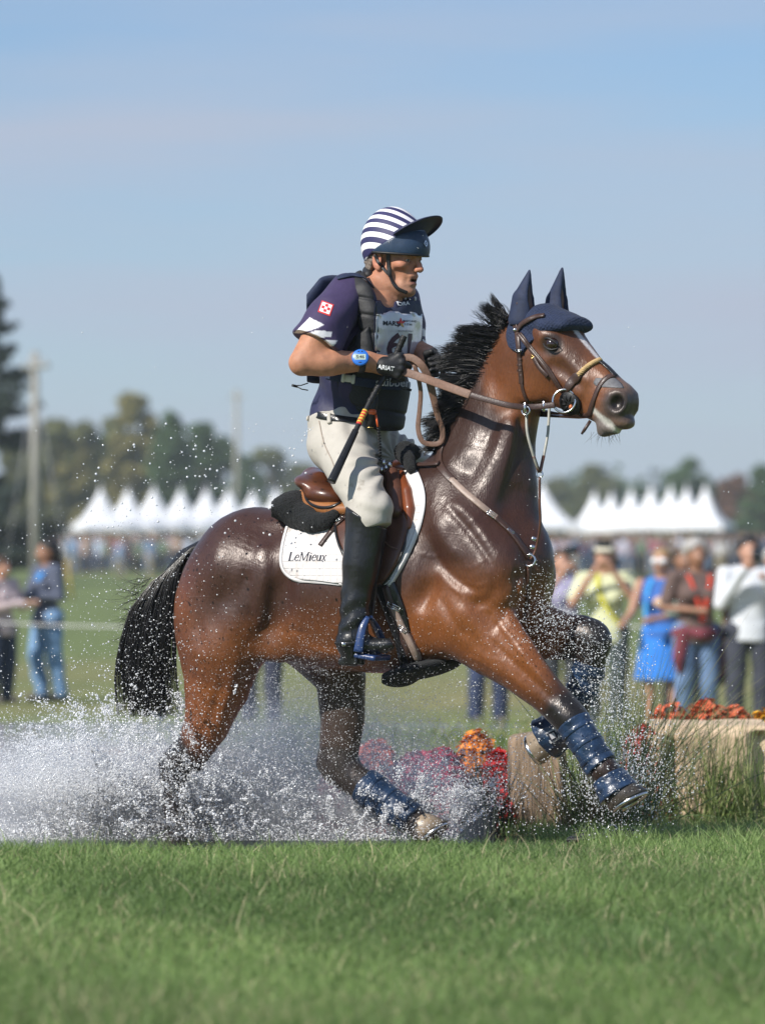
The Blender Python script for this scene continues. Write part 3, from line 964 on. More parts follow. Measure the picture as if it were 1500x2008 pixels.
# low far woodland that closes the horizon
def woodland():
    r = np.random.default_rng(77)
    m = 260
    x = r.uniform(-95, 95, m); y = r.uniform(430, 520, m)
    hgt = r.uniform(2.2, 4.6, m) + 1.5 * np.sin(x * .07)
    c = np.stack([x, y, ground_z(x, y) + hgt], 1)
    v, f = leaf_cloud(c, r.uniform(2.5, 4.5, m), 22000, .45, 78, .5)
    o = obj('woodland', mesh_np('woodland', v, f, False), M['leaf_b'], kind='stuff')
    o['label'] = 'low hazy line of far woodland behind the tents'
woodland()
# tall dark conifer at the left edge
def conifer(px, d, top_py, w_px, label, seed):
    r = np.random.default_rng(seed)
    g = at_ground(px, d); s = D0 * S0 / d; h = ZC + (HZ - top_py) / s - g[2]; w_ = w_px / s / 2
    th = thing('conifer', label, 'tree', g, 'trees along the far side of the field')
    mb = MB(); mb.tube([g - UPV * .3, g + UPV * h * .5, g + UPV * h], [h * .022, h * .014, .02], 8); obj('trunk', mb.mesh('trunk'), M['bark'], th)
    mb = MB(); C_ = []; R_ = []
    for i in range(78):
        t = (i + .5) / 78; z = h * (.06 + .93 * t)
        L_ = w_ * (1 - t) ** .75 * r.uniform(.65, 1.15) + .12
        a = r.uniform(0, 6.28)
        dr = np.array([math.cos(a), math.sin(a), 0])
        p0 = g + UPV * z; p1 = p0 + dr * L_ * .55 - UPV * L_ * .12; p2 = p0 + dr * L_ + UPV * L_ * .10
        mb.tube([p0, p1, p2], [.05, .03, .01], 4)
        for q in np.linspace(.25, 1, 7):
            C_.append(p0 * (1 - q) ** 2 + 2 * p1 * q * (1 - q) + p2 * q * q); R_.append(.14 + .30 * (1 - q) + .05 * L_)
    obj('limb', mb.mesh('limb'), M['bark'], th)
    v, f = leaf_cloud(np.array(C_), np.array(R_) * .9, 11500, .12, seed, .2)
    o = obj('crown', mesh_np('crown', v, f, False), M['leaf_c'], th); o['kind'] = 'stuff'
conifer(-24, 150, 530, 330, 'tall dark conifer cut off by the left edge of the photo', 131)

# utility poles
def utility_pole(px, d, top_py, w_px, label, guards=False):
    g = at_ground(px, d); s = D0 * S0 / d; top = ZC + (HZ - top_py) / s; r_ = w_px / s / 2
    th = thing('utility_pole', label, 'utility pole', g, 'utility poles')
    mb = MB(); mb.tube([g - UPV * .2, np.array([g[0], g[1], top])], [r_, r_ * .72], 12); obj('pole', mb.mesh('pole'), M['pole'], th)
    mb = MB(); mb.box((g[0] + .02, g[1] - r_, top - .45), (1.9, .10, .12), yaw(62)); obj('crossarm', mb.mesh('crossarm'), M['pole'], th)
    for k in (-.8, -.3, .3, .8):
        mb = MB(); c = np.array([g[0], g[1] - r_, top - .35]) + yaw(62) @ np.array([k, 0, 0]); mb.tube([c, c + UPV * .16], [.04, .03], 8)
        obj('insulator', mb.mesh('insulator'), M['grey_print'], th)
    if guards:
        for dx, dy, side in ((1.1, -.2, .02), (-1.05, .2, .0)):
            p0 = g + np.array([dx, dy, 0]); tp = np.array([g[0], g[1], top - .8])
            mb = MB(); mb.tube([p0, tp], [.012, .012], 5); gw = obj('guy_wire', mb.mesh('guy_wire'), M['grey_print'], th)
            q = p0 + (tp - p0) * .17; mb = MB(); mb.tube([p0, q], [.05, .05], 8); obj('wire_guard', mb.mesh('wire_guard'), M['guard_yellow'], gw)
M['pole'] = mat('grey_wood_pole', (.30, .29, .26), .85, .2, 4, .3, stretch=(1, 1, .1))
M['guard_yellow'] = mat('yellow_guard', (.40, .28, .04), .6, .1, 10, 0)
utility_pole(69, 120, 690, 21, 'thick grey utility pole with yellow wire guards, beside the dark conifer', True)
utility_pole(464, 260, 765, 12, 'thin far utility pole rising behind the left row of tents')

# ------------------------------------------------------------------ tents
M['tent'] = mat('white_tent', (.82, .83, .86), .55, .04, 2, .1, bscale=3, bdist=.03)
M['tent_leg'] = mat('tent_leg', (.62, .63, .65), .4, .1, 5, 0)
def tent_meshes():
    S_ = 1.55; eave = 2.20; pk = 2.05; n = 21
    uu = np.linspace(-1, 1, n); A, B = np.meshgrid(uu, uu)
    rr_ = np.maximum(np.abs(A), np.abs(B)); rs = (np.abs(A) ** 6 + np.abs(B) ** 6) ** (1 / 6)
    rs = np.minimum(rs, 1)
    Z = eave + pk * (1 - rs) ** 1.75 - .10 * (1 - np.maximum(np.minimum(np.abs(A), np.abs(B)), 0)) * (rr_ > .99)
    v = np.stack([A * S_, B * S_, Z], 2).reshape(-1, 3)
    ii, jj = np.meshgrid(np.arange(n - 1), np.arange(n - 1), indexing='ij'); a = (ii * n + jj).ravel()
    canopy = mesh_np('canopy', v, np.stack([a, a + 1, a + n + 1, a + n], 1))
    mb = MB()
    for sx, sy, L_ in ((0, -1, 0), (0, 1, 0), (-1, 0, 1), (1, 0, 1)):
        k = 12; V = []
        for i in range(k + 1):
            t = -1 + 2 * i / k
            p = np.array([t if sx == 0 else sx, t if sy == 0 else sy]) * (S_ + .012)
            zt = eave - .10 * (1 - abs(t)) + .01
            V += [(p[0], p[1], zt), (p[0] * 1.004, p[1] * 1.004, eave - .30 - .04 * (i % 2))]
        mb.add(V, [(2 * i, 2 * i + 1, 2 * i + 3, 2 * i + 2) for i in range(k)])
    val = mb.mesh('valance')
    mb = MB(); mb.tube([(0, 0, 0), (0, 0, eave)], [.035, .035], 8); leg = mb.mesh('leg')
    mb = MB(); mb.tube([(0, 0, eave + pk - .06), (0, 0, eave + pk + .16)], [.05, .02], 8); tip = mb.mesh('finial')
    for m_, q in ((canopy, 'tent'), (val, 'tent'), (leg, 'tent_leg'), (tip, 'tent')): m_.materials.append(M[q])
    return canopy, val, leg, tip, S_
TENT = tent_meshes()
def place_tent(px, d, rz, label, group, sc=1.0):
    g = at_ground(px, d)
    th = thing('frame_tent', label, 'tent', g, group)
    th.rotation_euler = (0, 0, rz); th.scale = (sc, sc, 1.0 + .04 * math.sin(px))
    for nm, m_ in (('canopy', TENT[0]), ('valance', TENT[1]), ('finial', TENT[3])):
        o = bpy.data.objects.new(nm, m_); COL.objects.link(o); o.parent = th
    for sx in (-1, 1):
        for sy in (-1, 1):
            o = bpy.data.objects.new('leg', TENT[2]); COL.objects.link(o); o.parent = th; o.location = (sx * TENT[4] * .97, sy * TENT[4] * .97, 0)
words = ['first', 'second', 'third', 'fourth', 'fifth', 'sixth', 'seventh', 'eighth']
for i, px in enumerate((198, 251, 302, 355, 405, 449, 496, 543)):
    place_tent(px, 216 + 2.6 * i, math.radians(22), 'white peaked tent, %s from the left in the left-hand row' % words[i], 'left row of white peaked tents', .90)
for i, px in enumerate((1166, 1199, 1238, 1277, 1315, 1347, 1384)):
    place_tent(px, 238 - 2.6 * i if False else 220 + 2.4 * i * (1 if i < 0 else -1) + 16, math.radians(-20), 'white peaked tent, %s from the left in the right-hand row' % words[i], 'right row of white peaked tents', .80)
place_tent(1064, 214, math.radians(12), 'white peaked tent standing alone just right of the horse chest', 'left row of white peaked tents', 1.08)

# ------------------------------------------------------------------ parked cars
def car(px, d, rz, paint, label, scale=1.0):
    g = at_ground(px, d)
    th = thing('parked_car', label, 'car', g, 'cars parked beyond the field')
    th.rotation_euler = (0, 0, rz)
    # loft of cross sections along the length
    st = [(-2.2, .55, .62, .70), (-2.1, .42, .86, .80), (-1.5, .32, .95, .88), (-.9, .28, 1.0, .90), (.6, .28, .98, .90), (1.5, .30, .86, .86), (2.05, .38, .72, .78), (2.18, .48, .58, .66)]
    V = []
    for x, z0, z1, w_ in st:
        for y, z in ((-w_, z0 + .1), (-w_ * .9, z0), (w_ * .9, z0), (w_, z0 + .1), (w_ * 1.0, z1 - .12), (w_ * .88, z1), (-w_ * .88, z1), (-w_ * 1.0, z1 - .12)): V.append((x, y, z))
    f = []
    for i in range(len(st) - 1):
        for j in range(8): k = (j + 1) % 8; f.append((i * 8 + j, (i + 1) * 8 + j, (i + 1) * 8 + k, i * 8 + k))
    f.append(tuple(range(8))); f.append(tuple(range(63, 55, -1)))
    def put(nm, me, m_):
        o = bpy.data.objects.new(nm, me); me.materials.append(m_); COL.objects.link(o); o.parent = th; return o
    put('body', mesh_np('body', np.array(V), f), paint)
    st2 = [(-1.9, .90, .72), (-1.35, 1.40, .62), (-.3, 1.50, .62), (.35, 1.44, .60), (1.05, .96, .70)]
    V = []
    for x, z1, w_ in st2: V += [(x, -.74, .90), (x, .74, .90), (x, w_, z1), (x, -w_, z1)]
    f = []
    for i in range(4):
        for j in range(4): k = (j + 1) % 4; f.append((i * 4 + j, (i + 1) * 4 + j, (i + 1) * 4 + k, i * 4 + k))
    put('window', mesh_np('window', np.array(V), f, False), M['car_glass'])
    mb = MB(); mb.box((-.5, 0, 1.49), (1.5, 1.16, .05), None, .02); put('roof', mb.mesh('roof'), paint)
    for x in (-1.35, 1.35):
        for y in (-.80, .80):
            mb = MB(); mb.tube([(x, y - .1, .32), (x, y + .1, .32)], [.32, .32], 20); wl = put('wheel', mb.mesh('wheel'), M['black_rubber'])
            mb = MB(); mb.tube([(x, y - .11, .32), (x, y + .11, .32)], [.19, .19], 14); o = put('rim', mb.mesh('rim'), M['steel']); o.parent = wl
    for y in (-.6, .6):
        mb = MB(); mb.box((2.13, y, .60), (.12, .28, .14), None, .03); put('headlight', mb.mesh('headlight'), M['white_print'])
        mb = MB(); mb.box((-2.14, y, .76), (.10, .22, .14), None, .03); put('tail_light', mb.mesh('tail_light'), M['red_print'])
M['car_glass'] = mat('car_glass', (.02, .025, .03), .08, .1, 3, 0)
def paint(c): return mat('car_paint', c, .25, .05, 3, 0, coat=.6)
car(28, 176, .25, paint((.035, .06, .11)), 'dark blue car parked at the left edge by the conifer')
car(-20, 200, .4, paint((.40, .42, .45)), 'silver car half cut off by the left edge')
car(75, 205, .15, paint((.05, .06, .075)), 'charcoal car behind the dark blue car')
car(130, 228, .3, paint((.62, .63, .65)), 'white car partly behind the first left-hand tent')
# ------------------------------------------------------------------ horse
TH = math.radians(27)
LAT = np.array([-math.sin(TH), -math.cos(TH), 0.0])      # towards the near (visible) flank
def ymid(px): return (720.0 - px) / S0 * math.tan(TH)
def H(px, py, lat=0.0):
    """point seen at (px,py), lat metres nearer than the horse's middle plane"""
    return P(px, py, ymid(px) - lat)
HY = math.radians(38)
NH = np.array([-math.sin(HY), -math.cos(HY), 0.0])
def HH(px, py, lat=0.0):
    """head: middle plane point at (px,py), pushed lat towards the near cheek"""
    y = -0.30 - (px - 1030.0) / S0 * math.tan(HY)
    return P(px, py, y) + NH * lat
u = 1.0 / S0

def build_horse():
    lo = np.array([XM(285), -0.78, -0.24]); hi = np.array([XM(1275), 0.66, ZC + (HZ - 505) * u])
    F = Field(lo, hi, 0.0078)
    RY = yaw(27)
    def E(c, r, k=0.04, ang=0, op='u'):        # ellipsoid: radii px (along, vertical), lateral in metres
        F.ell(c, (r[0] * u / math.cos(TH) if False else r[0] * u, r[2], r[1] * u), k, op, RY @ rot_y_img(ang))
    def C(pts, rad, k=0.03, flat=1.0, op='u'):
        F.chain(pts, np.array(rad) * u, k, op, LAT, flat)
    # trunk
    C([H(500, 1122), H(570, 1138), H(650, 1153), H(740, 1154), H(830, 1138), H(905, 1118)],
      [110, 132, 150, 160, 168, 148], 0.05, [1.05, 0.95, 0.93, 0.92, 0.85, 0.80])
    C([H(700, 1010), H(780, 968), H(850, 950), H(900, 960)], [26, 36, 46, 60], 0.10, 1.3)      # withers
    C([H(510, 1034), H(580, 1032), H(660, 1034)], [30, 28, 28], 0.06, 2.4)                      # loin
    # hindquarters
    E(H(492, 1116, 0.02), (106, 112, 0.245), 0.06, -12)
    E(H(420, 1192, 0.13), (80, 116, 0.135), 0.06, 4)       # near buttock
    E(H(432, 1250, 0.14), (86, 110, 0.115), 0.05, 0)      # near thigh
    E(H(470, 1240, 0.18), (44, 95, 0.085), 0.05, 14)      # vastus
    E(H(505, 1160, 0.235), (24, 85, 0.040), 0.05, 12)     # flank ridge (tensor)
    E(H(480, 1195, -0.13), (82, 112, 0.13), 0.06)         # far buttock
    E(H(428, 1092, 0), (38, 36, 0.09), 0.05)              # dock
    E(H(545, 1195, 0.285), (22, 70, 0.035), 0.06, 10, 'd') # flank hollow
    # near hind leg
    C([H(434, 1285, 0.14), H(426, 1345, 0.14), H(406, 1420, 0.15), H(372, 1488, 0.15)], [82, 68, 48, 34], 0.04, [0.9, .85, .8, .75])
    C([H(352, 1478, 0.15), H(338, 1500, 0.15), H(345, 1560, 0.15), H(338, 1625, 0.15)], [24, 28, 24, 23], 0.03)
    C([H(338, 1625, 0.15), H(352, 1672, 0.15), H(372, 1712, 0.15)], [26, 24, 32], 0.02)
    # far hind leg, swung forward under the belly
    C([H(620, 1240, -0.16), H(668, 1330, -0.16), H(672, 1410, -0.17), H(664, 1478, -0.17)], [90, 52, 46, 41], 0.04, [.9, .85, .8, .75])
    C([H(640, 1500, -0.17), H(664, 1508, -0.17), H(716, 1544, -0.18), H(790, 1596, -0.19)], [22, 38, 32, 30], 0.03, .8)
    C([H(790, 1594, -0.19), H(818, 1614, -0.19), H(836, 1634, -0.19)], [31, 26, 31], 0.02)
    # belly line
    C([H(510, 1250, 0), H(620, 1272, 0), H(760, 1274, 0), H(850, 1262, 0)], [30, 34, 36, 48], 0.07, 2.2)
    C([H(478, 1215, 0.16), H(505, 1262, 0.17), H(545, 1268, 0.16)], [40, 26, 30], 0.06, .7)    # stifle fold
    # shoulder and chest
    C([H(862, 985, 0.10), H(905, 1050, 0.15), H(958, 1115, 0.175), H(985, 1150, 0.17)], [62, 80, 70, 44], 0.06, .72)
    E(H(905, 1195, 0.165), (74, 88, 0.105), 0.05, -24)     # triceps
    E(H(862, 1215, 0.13), (66, 80, 0.12), 0.05)
    E(H(990, 1125, 0.06), (58, 110, 0.15), 0.06, 8)      # breast
    E(H(1040, 1110, 0.03), (44, 80, 0.10), 0.04, 4)
    E(H(1046, 1135, -0.10), (40, 78, 0.10), 0.04, 4)      # far breast
    E(H(978, 1160, 0.16), (36, 52, 0.085), 0.03, -20)      # point of shoulder
    E(H(832, 1166, 0.295), (17, 34, 0.035), 0.035, 28, 'd')  # hollow behind the triceps
    # neck
    C([H(928, 1010, 0.0), H(950, 930, 0.0), H(973, 850, -0.01), H(1003, 760, -0.02), HH(1024, 690, 0)],
      [118, 92, 74, 65, 53], 0.06, [.88, .78, .72, .68, .70])
    C([H(1000, 1040, 0.0), H(1010, 960, 0), H(1008, 870, -0.005), H(1015, 790, 0)], [62, 44, 36, 36], 0.05, .9)   # windpipe
    C([H(880, 925, 0), H(905, 830, 0), H(940, 740, -0.01), H(985, 660, -0.02)], [40, 30, 28, 26], 0.05, .75)      # crest
    C([H(930, 1010, 0.150), H(975, 930, 0.112), H(1005, 850, 0.085)], [40, 30, 24], 0.05, .6)                        # neck muscle
    C([H(992, 985, 0.150), H(1012, 900, 0.100), H(1022, 830, 0.075)], [10, 8, 7], 0.03, op='d')                      # jugular groove
    # near foreleg stretched forward
    C([H(920, 1225, 0.16), H(965, 1266, 0.165), H(1020, 1312, 0.165), H(1075, 1366, 0.16), H(1112, 1404, 0.16)], [74, 62, 48, 36, 32], 0.04, [.75, .72, .8, .85, .9])
    C([H(985, 1215, 0.185), H(1030, 1285, 0.20), H(1080, 1350, 0.195)], [26, 26, 16], 0.025, .8)                      # extensor muscle
    C([H(1100, 1388, 0.16), H(1122, 1414, 0.16), H(1140, 1440, 0.16)], [30, 33, 26], 0.02)
    C([H(1136, 1430, 0.16), H(1160, 1472, 0.16), H(1184, 1512, 0.16)], [24, 21, 25], 0.02)
    C([H(1186, 1512, 0.16), H(1203, 1542, 0.16), H(1211, 1554, 0.16)], [26, 23, 24], 0.02)
    # far foreleg folded
    C([H(985, 1215, -0.17), H(1060, 1240, -0.17), H(1118, 1252, -0.17), H(1158, 1252, -0.17)], [66, 54, 44, 38], 0.04, [.8, .8, .9, .9])
    C([H(1140, 1238, -0.17), H(1166, 1262, -0.17), H(1158, 1300, -0.17)], [30, 33, 28], 0.02)
    C([H(1158, 1296, -0.17), H(1143, 1350, -0.17), H(1126, 1404, -0.16)], [25, 22, 25], 0.02)
    C([H(1126, 1404, -0.16), H(1098, 1432, -0.15), H(1075, 1448, -0.14)], [25, 24, 28], 0.02)
    # ---- head
    def CH(pts, rad, k=0.02, flat=1.0, op='u'):
        F.chain(pts, np.array(rad) * u, k, op, NH, flat)
    HR = np.stack([np.array([math.cos(HY), -math.sin(HY), 0]), NH, np.array([0, 0, 1.0])], 1)
    def EH(c, r, k=0.02, ang=0, op='u'):
        F.ell(c, (r[0] * u, r[2], r[1] * u), k, op, HR @ rot_y_img(ang))
    CH([HH(1056, 690), HH(1100, 712), HH(1140, 744), HH(1180, 772), HH(1206, 790)], [56, 60, 53, 44, 38], 0.03, [.92, .9, .72, .70, .80])
    CH([HH(1080, 648), HH(1110, 662), HH(1165, 722), HH(1200, 748)], [26, 26, 16, 13], 0.03, [2.0, 2.0, 1.5, 1.5])    # flat face front
    EH(HH(1058, 728, 0.055), (66, 62, 0.038), 0.035)       # near cheek
    EH(HH(1058, 728, -0.055), (66, 62, 0.038), 0.035)
    CH([HH(1066, 752), HH(1130, 784), HH(1172, 808), HH(1196, 824)], [36, 26, 20, 17], 0.025, [1.2, 1.0, 1.0, 1.2])
    EH(HH(1098, 664, 0.088), (26, 18, 0.026), 0.025, 30)     # brow over eye
    EH(HH(1098, 664, -0.088), (26, 18, 0.026), 0.025, 30)
    CH([HH(1128, 700, 0.064), HH(1170, 748, 0.05)], [10, 7], 0.025)      # facial crest
    EH(HH(1126, 734, 0.092), (26, 12, 0.014), 0.03, 38, 'd')            # hollow below eye
    CH([HH(1100, 726, 0.070), HH(1152, 772, 0.056)], [8, 6], 0.03)
    # muzzle
    EH(HH(1212, 786), (32, 36, 0.062), 0.03, 30)
    EH(HH(1224, 792, 0.040), (21, 26, 0.034), 0.015, 20)
    EH(HH(1224, 792, -0.040), (21, 26, 0.034), 0.015, 20)
    EH(HH(1222, 826), (23, 16, 0.048), 0.012, 22)         # upper lip
    EH(HH(1194, 838), (27, 13, 0.042), 0.008, 20)         # lower lip
    EH(HH(1186, 846), (16, 12, 0.03), 0.012, 0)           # chin
    CH([HH(1160, 800, 0.075), HH(1185, 816, 0.07), HH(1206, 832, 0.065)], [4, 5, 5], 0.008, 1.5, 'd')       # mouth line
    CH([HH(1160, 800, -0.075), HH(1185, 816, -0.07), HH(1206, 832, -0.065)], [4, 5, 5], 0.008, 1.5, 'd')
    for s in (1, -1):
        EH(HH(1228, 791, 0.068 * s), (14, 18, 0.034), 0.018, 30, 'd')       # nostril
    CH([HH(1040, 650), HH(1072, 636), HH(1100, 644)], [30, 30, 24], 0.03, [1.3, 1.5, 1.7])     # poll
    # ears
    for s in (1, -1):
        if s > 0: pts = [HH(1050, 622, .062), HH(1049, 585, .066), HH(1056, 536, .055)]
        else: pts = [HH(1066, 622, -.062), HH(1070, 585, -.066), HH(1080, 528, -.06)]
        F.chain(pts, np.array([19, 15, 3]) * u, 0.02)
    # eye sockets
    EH(HH(1112, 678, 0.112), (17, 12, 0.016), 0.014, 20, 'd')
    EH(HH(1112, 677, -0.112), (18, 13, 0.018), 0.010, 20, 'd')
    v, f = F.extract()
    v = laplace(v, f, 3, 0.5)
    return v, f

HV, HF = build_horse()
def normals_of(v, f):
    n = np.zeros_like(v); e1 = v[f[:, 2]] - v[f[:, 0]]; e2 = v[f[:, 3]] - v[f[:, 1]]; c = np.cross(e1, e2)
    for k in range(4): np.add.at(n, f[:, k], c)
    return n / (np.linalg.norm(n, axis=1)[:, None] + 1e-12)
def sculpt(v, f):
    """muscle borders, skin folds and veins on the near flank"""
    nrm = normals_of(v, f); px, py = to_px(v)
    near = (nrm[:, 1] < -.05) * 1.0
    S = [  # path, width px, height mm (+ ridge, - groove)
        ([(505, 1030), (478, 1090), (462, 1160), (458, 1230), (462, 1290)], 16, 7), ([(440, 1060), (425, 1130), (432, 1210), (425, 1290)], 18, 5),
        ([(482, 1110), (488, 1180), (498, 1235)], 11, -8), ([(398, 1130), (388, 1210), (398, 1300)], 12, -5), ([(520, 1080), (518, 1160), (512, 1240)], 14, 7),
        ([(372, 1130), (362, 1200), (368, 1280)], 14, 4), ([(440, 1330), (425, 1380), (402, 1440)], 9, -5), ([(460, 1300), (450, 1350), (428, 1410)], 10, 4),
        ([(545, 1130), (538, 1190), (548, 1250)], 14, -5), ([(575, 1250), (620, 1275), (690, 1285), (760, 1280)], 7, 4), ([(560, 1235), (600, 1245)], 6, -4),
        ([(868, 985), (910, 1030), (950, 1085), (978, 1135)], 9, -7), ([(880, 975), (930, 1025), (975, 1085)], 12, 6), ([(848, 1010), (872, 1060), (905, 1105)], 14, 6),
        ([(838, 1050), (860, 1100), (895, 1140), (945, 1165)], 10, -8), ([(850, 1115), (900, 1155), (950, 1175)], 14, 6), ([(975, 1140), (960, 1175), (920, 1190)], 10, -6),
        ([(862, 1165), (885, 1215), (925, 1262)], 10, -7), ([(900, 1180), (930, 1225), (975, 1270)], 14, 5), ([(960, 1195), (1000, 1250), (1050, 1315), (1090, 1362)], 7, 6),
        ([(940, 1235), (985, 1280), (1040, 1330), (1088, 1378)], 6, -6), ([(920, 1268), (975, 1310), (1030, 1350), (1080, 1390)], 9, 5), ([(905, 1285), (945, 1300), (990, 1335)], 4, 3),
        ([(1000, 1180), (985, 1215), (965, 1235)], 8, -5), ([(1012, 1110), (1014, 1160), (1006, 1205)], 8, -10),
        ([(900, 1010), (925, 985), (942, 950)], 4, 1.2), ([(905, 1040), (938, 1012), (955, 980)], 4, 1.5), ([(925, 1058), (948, 1038), (976, 1002)], 4, 1.3),
        ([(905, 985), (930, 930), (955, 870), (985, 800)], 14, -3), ([(930, 990), (958, 930), (982, 870), (1006, 800)], 16, 2.5), ([(960, 800), (978, 740), (1000, 700)], 10, -2),
        ([(905, 1140), (935, 1150), (958, 1142)], 2.5, 2.6), ([(900, 1118), (928, 1112), (950, 1100), (966, 1104)], 2.2, 2.2), ([(880, 1150), (905, 1168), (912, 1190)], 2.4, 2.4), ([(935, 1205), (952, 1196), (975, 1204)], 2.4, 2.4),
        ([(820, 1085), (850, 1092), (872, 1082)], 2.2, 2.2), ([(640, 1230), (680, 1238), (720, 1230)], 2.4, 1.8), ([(1000, 1300), (1020, 1295), (1045, 1318)], 2.2, 2.2), ([(960, 1290), (985, 1300), (1000, 1325)], 2.2, 2.4),
        ([(1104, 690), (1116, 720), (1140, 742), (1160, 748)], 2.2, 1.6), ([(1118, 722), (1110, 745), (1122, 765)], 2.2, 1.6), ([(1040, 690), (1030, 740), (1042, 780)], 6, -3), ([(1165, 770), (1180, 780), (1192, 778)], 3, -2), ([(1178, 800), (1192, 796), (1200, 800)], 2.5, -1.8),
    ]
    disp = np.zeros(len(v))
    for path, w_, hmm in S:
        c = spline(np.array(path, float), 24)
        bb = (px > c[:, 0].min() - 3 * w_) & (px < c[:, 0].max() + 3 * w_) & (py > c[:, 1].min() - 3 * w_) & (py < c[:, 1].max() + 3 * w_) & (near > 0)
        i = np.nonzero(bb)[0]
        if not len(i): continue
        q = np.stack([px[i], py[i]], 1)
        d2 = ((q[:, None] - c[None]) ** 2).sum(2)
        j = d2.argmin(1); t = j / 23.0
        disp[i] += np.exp(-d2[np.arange(len(i)), j] / w_ ** 2) * hmm * .001 * np.clip(np.sin(t * math.pi) * 1.6, .15, 1)
    st = v * np.array([1.0, 1.0, .45]) if False else v
    body = sstep(900, 1000, py) * (px < 1000)
    disp += noise3(v, 30, 301) * .0006 + noise3(v @ np.array([[1, 0, .4], [0, 1, 0], [-.4, 0, 1]]) * np.array([1.8, 1, .6]), 70, 302) * .0006
    return v + nrm * disp[:, None]
HV = sculpt(HV, HF)
HBVH = bvh_of(HV, HF)

def seg_dist(v, a, b):
    ab = b - a
    t = np.clip(((v - a) @ ab) / (ab @ ab), 0, 1)
    return np.linalg.norm(v - (a + t[:, None] * ab), axis=1), t

def horse_colour(v):
    px, py = to_px(v)
    n1 = noise3(v, 9, 1); n2 = noise3(v, 23, 2)
    dark = np.array([0.046, 0.0185, 0.0125]); bay = np.array([0.205, 0.067, 0.018]); black = np.array([0.010, 0.009, 0.009])
    red = np.array([0.135, 0.040, 0.014])
    c = np.tile(dark, (len(v), 1))
    def mixin(col, t):
        nonlocal c
        c = c * (1 - t[:, None]) + np.asarray(col) * t[:, None]
    low = sstep(1085, 1195, py + 20 * n1 - 62 * sstep(860, 760, px) - 45 * sstep(600, 500, px) + 85 * sstep(395, 345, px))
    mixin(bay, low * 0.9)
    mixin(red, sstep(430, 345, px + 8 * n2) * sstep(1060, 1150, py) * 0.6)
    mixin(dark, sstep(0.2, 1.0, n1) * 0.35)
    # belly and inside of legs darker
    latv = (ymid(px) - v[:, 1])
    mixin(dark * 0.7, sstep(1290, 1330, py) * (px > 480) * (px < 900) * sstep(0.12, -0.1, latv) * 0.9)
    # breast
    # head: warm brown with redder cheek, grey-brown muzzle
    head = sstep(0.27, 0.2, np.linalg.norm(v - HH(1062, 715), axis=1)) + sstep(1085, 1120, px) * (py < 880)
    head = np.clip(head, 0, 1) * (py < 880)
    mixin(np.array([0.115, 0.042, 0.018]), head * 0.9)
    mixin(np.array([0.17, 0.058, 0.020]), head * sstep(720, 790, py + 10 * n2 - 0.25 * (px - 1050)) * sstep(1190, 1130, px) * 0.9)
    mixin(np.array([0.19, 0.070, 0.028]), head * sstep(1120, 1160, px) * sstep(1215, 1175, px) * 0.8)
    mixin(np.array([0.045, 0.024, 0.016]), np.exp(-(((px - 1125) / 34) ** 2 + ((py - 705) / 45) ** 2)) * 0.6 * head)
    mz = head * sstep(1165, 1205, px + 0.5 * (py - 790) + 6 * n2)
    mixin(np.array([0.150, 0.098, 0.075]), mz * 0.85)
    mixin(np.array([0.035, 0.030, 0.030]), head * sstep(0.075, 0.03, np.linalg.norm(v - HH(1226, 794, .06), axis=1)) * 0.85)
    mixin(np.array([0.035, 0.030, 0.030]), head * sstep(0.07, 0.03, np.linalg.norm(v - HH(1232, 800, 0), axis=1)) * 0.7)
    mixin(np.array([0.15, 0.13, 0.12]), head * sstep(0.065, 0.03, np.linalg.norm(v - HH(1192, 836, .02), axis=1)) * 0.85)
    # saliva foam round the mouth
    fm = head * sstep(0.023, 0.009, np.minimum(seg_dist(v, HH(1178, 806, .05), HH(1212, 836, .035))[0], seg_dist(v, HH(1212, 836, .035), HH(1216, 846, 0))[0]) + 0.006 * n2)
    mixin(np.array([0.62, 0.60, 0.55]), fm * 0.85)
    # dark ring round the eye
    e = np.linalg.norm(v - HH(1114, 678, .1), axis=1)
    mixin(np.array([0.02, 0.016, 0.015]), sstep(0.050, 0.030, e) * 0.85)
    # inside of nostril
    for s in (1, -1):
        q = np.linalg.norm((v - HH(1228, 791, .055 * s)) , axis=1)
        mixin(np.array([0.008, 0.005, 0.005]), sstep(0.030, 0.024, q))
    # blaze
    r = v - HH(1100, 640)
    lat = (v - HH(1140, 690)) @ NH
    along = r @ np.array([math.cos(HY), -math.sin(HY), 0])
    md, mt = seg_dist(v, HH(1075, 634), HH(1185, 724))
    width = 0.021 - 0.010 * mt
    bl = sstep(width + 0.003, width - 0.004, np.abs(lat - 0.003) + 0.003 * n2) * (mt > 0) * (mt < 0.97) * sstep(0.08, 0.05, md)
    up = (v - HH(1120, 720)) @ np.array([0.6 * math.cos(HY), -0.6 * math.sin(HY), 0.8])
    bl *= (up > 0.02) * (py < 760) * (px > 1030)
    mixin(np.array([0.62, 0.58, 0.57]), bl)
    # black points
    for a, b, t0, t1, rr in (
        (H(1000, 1290, .16), H(1112, 1404, .16), 0.35, 1.0, .13),
        (H(1112, 1404, .16), H(1225, 1575, .16), -1, -.5, .10),
        (H(1120, 1250, -.17), H(1170, 1258, -.17), 0.0, 1.0, .12),
        (H(1165, 1262, -.17), H(1075, 1448, -.14), -1, -.5, .12),
        (H(425, 1370, .14), H(350, 1490, .15), 0.3, 1.0, .15),
        (H(345, 1490, .15), H(350, 1700, .15), -1, -.5, .12)):
        d, t = seg_dist(v, a, b)
        mixin(black, sstep(t0, t1, t) * sstep(rr, rr * 0.7, d) * 0.93)
    d, t = seg_dist(v, H(672, 1335, -.16), H(664, 1500, -.17))
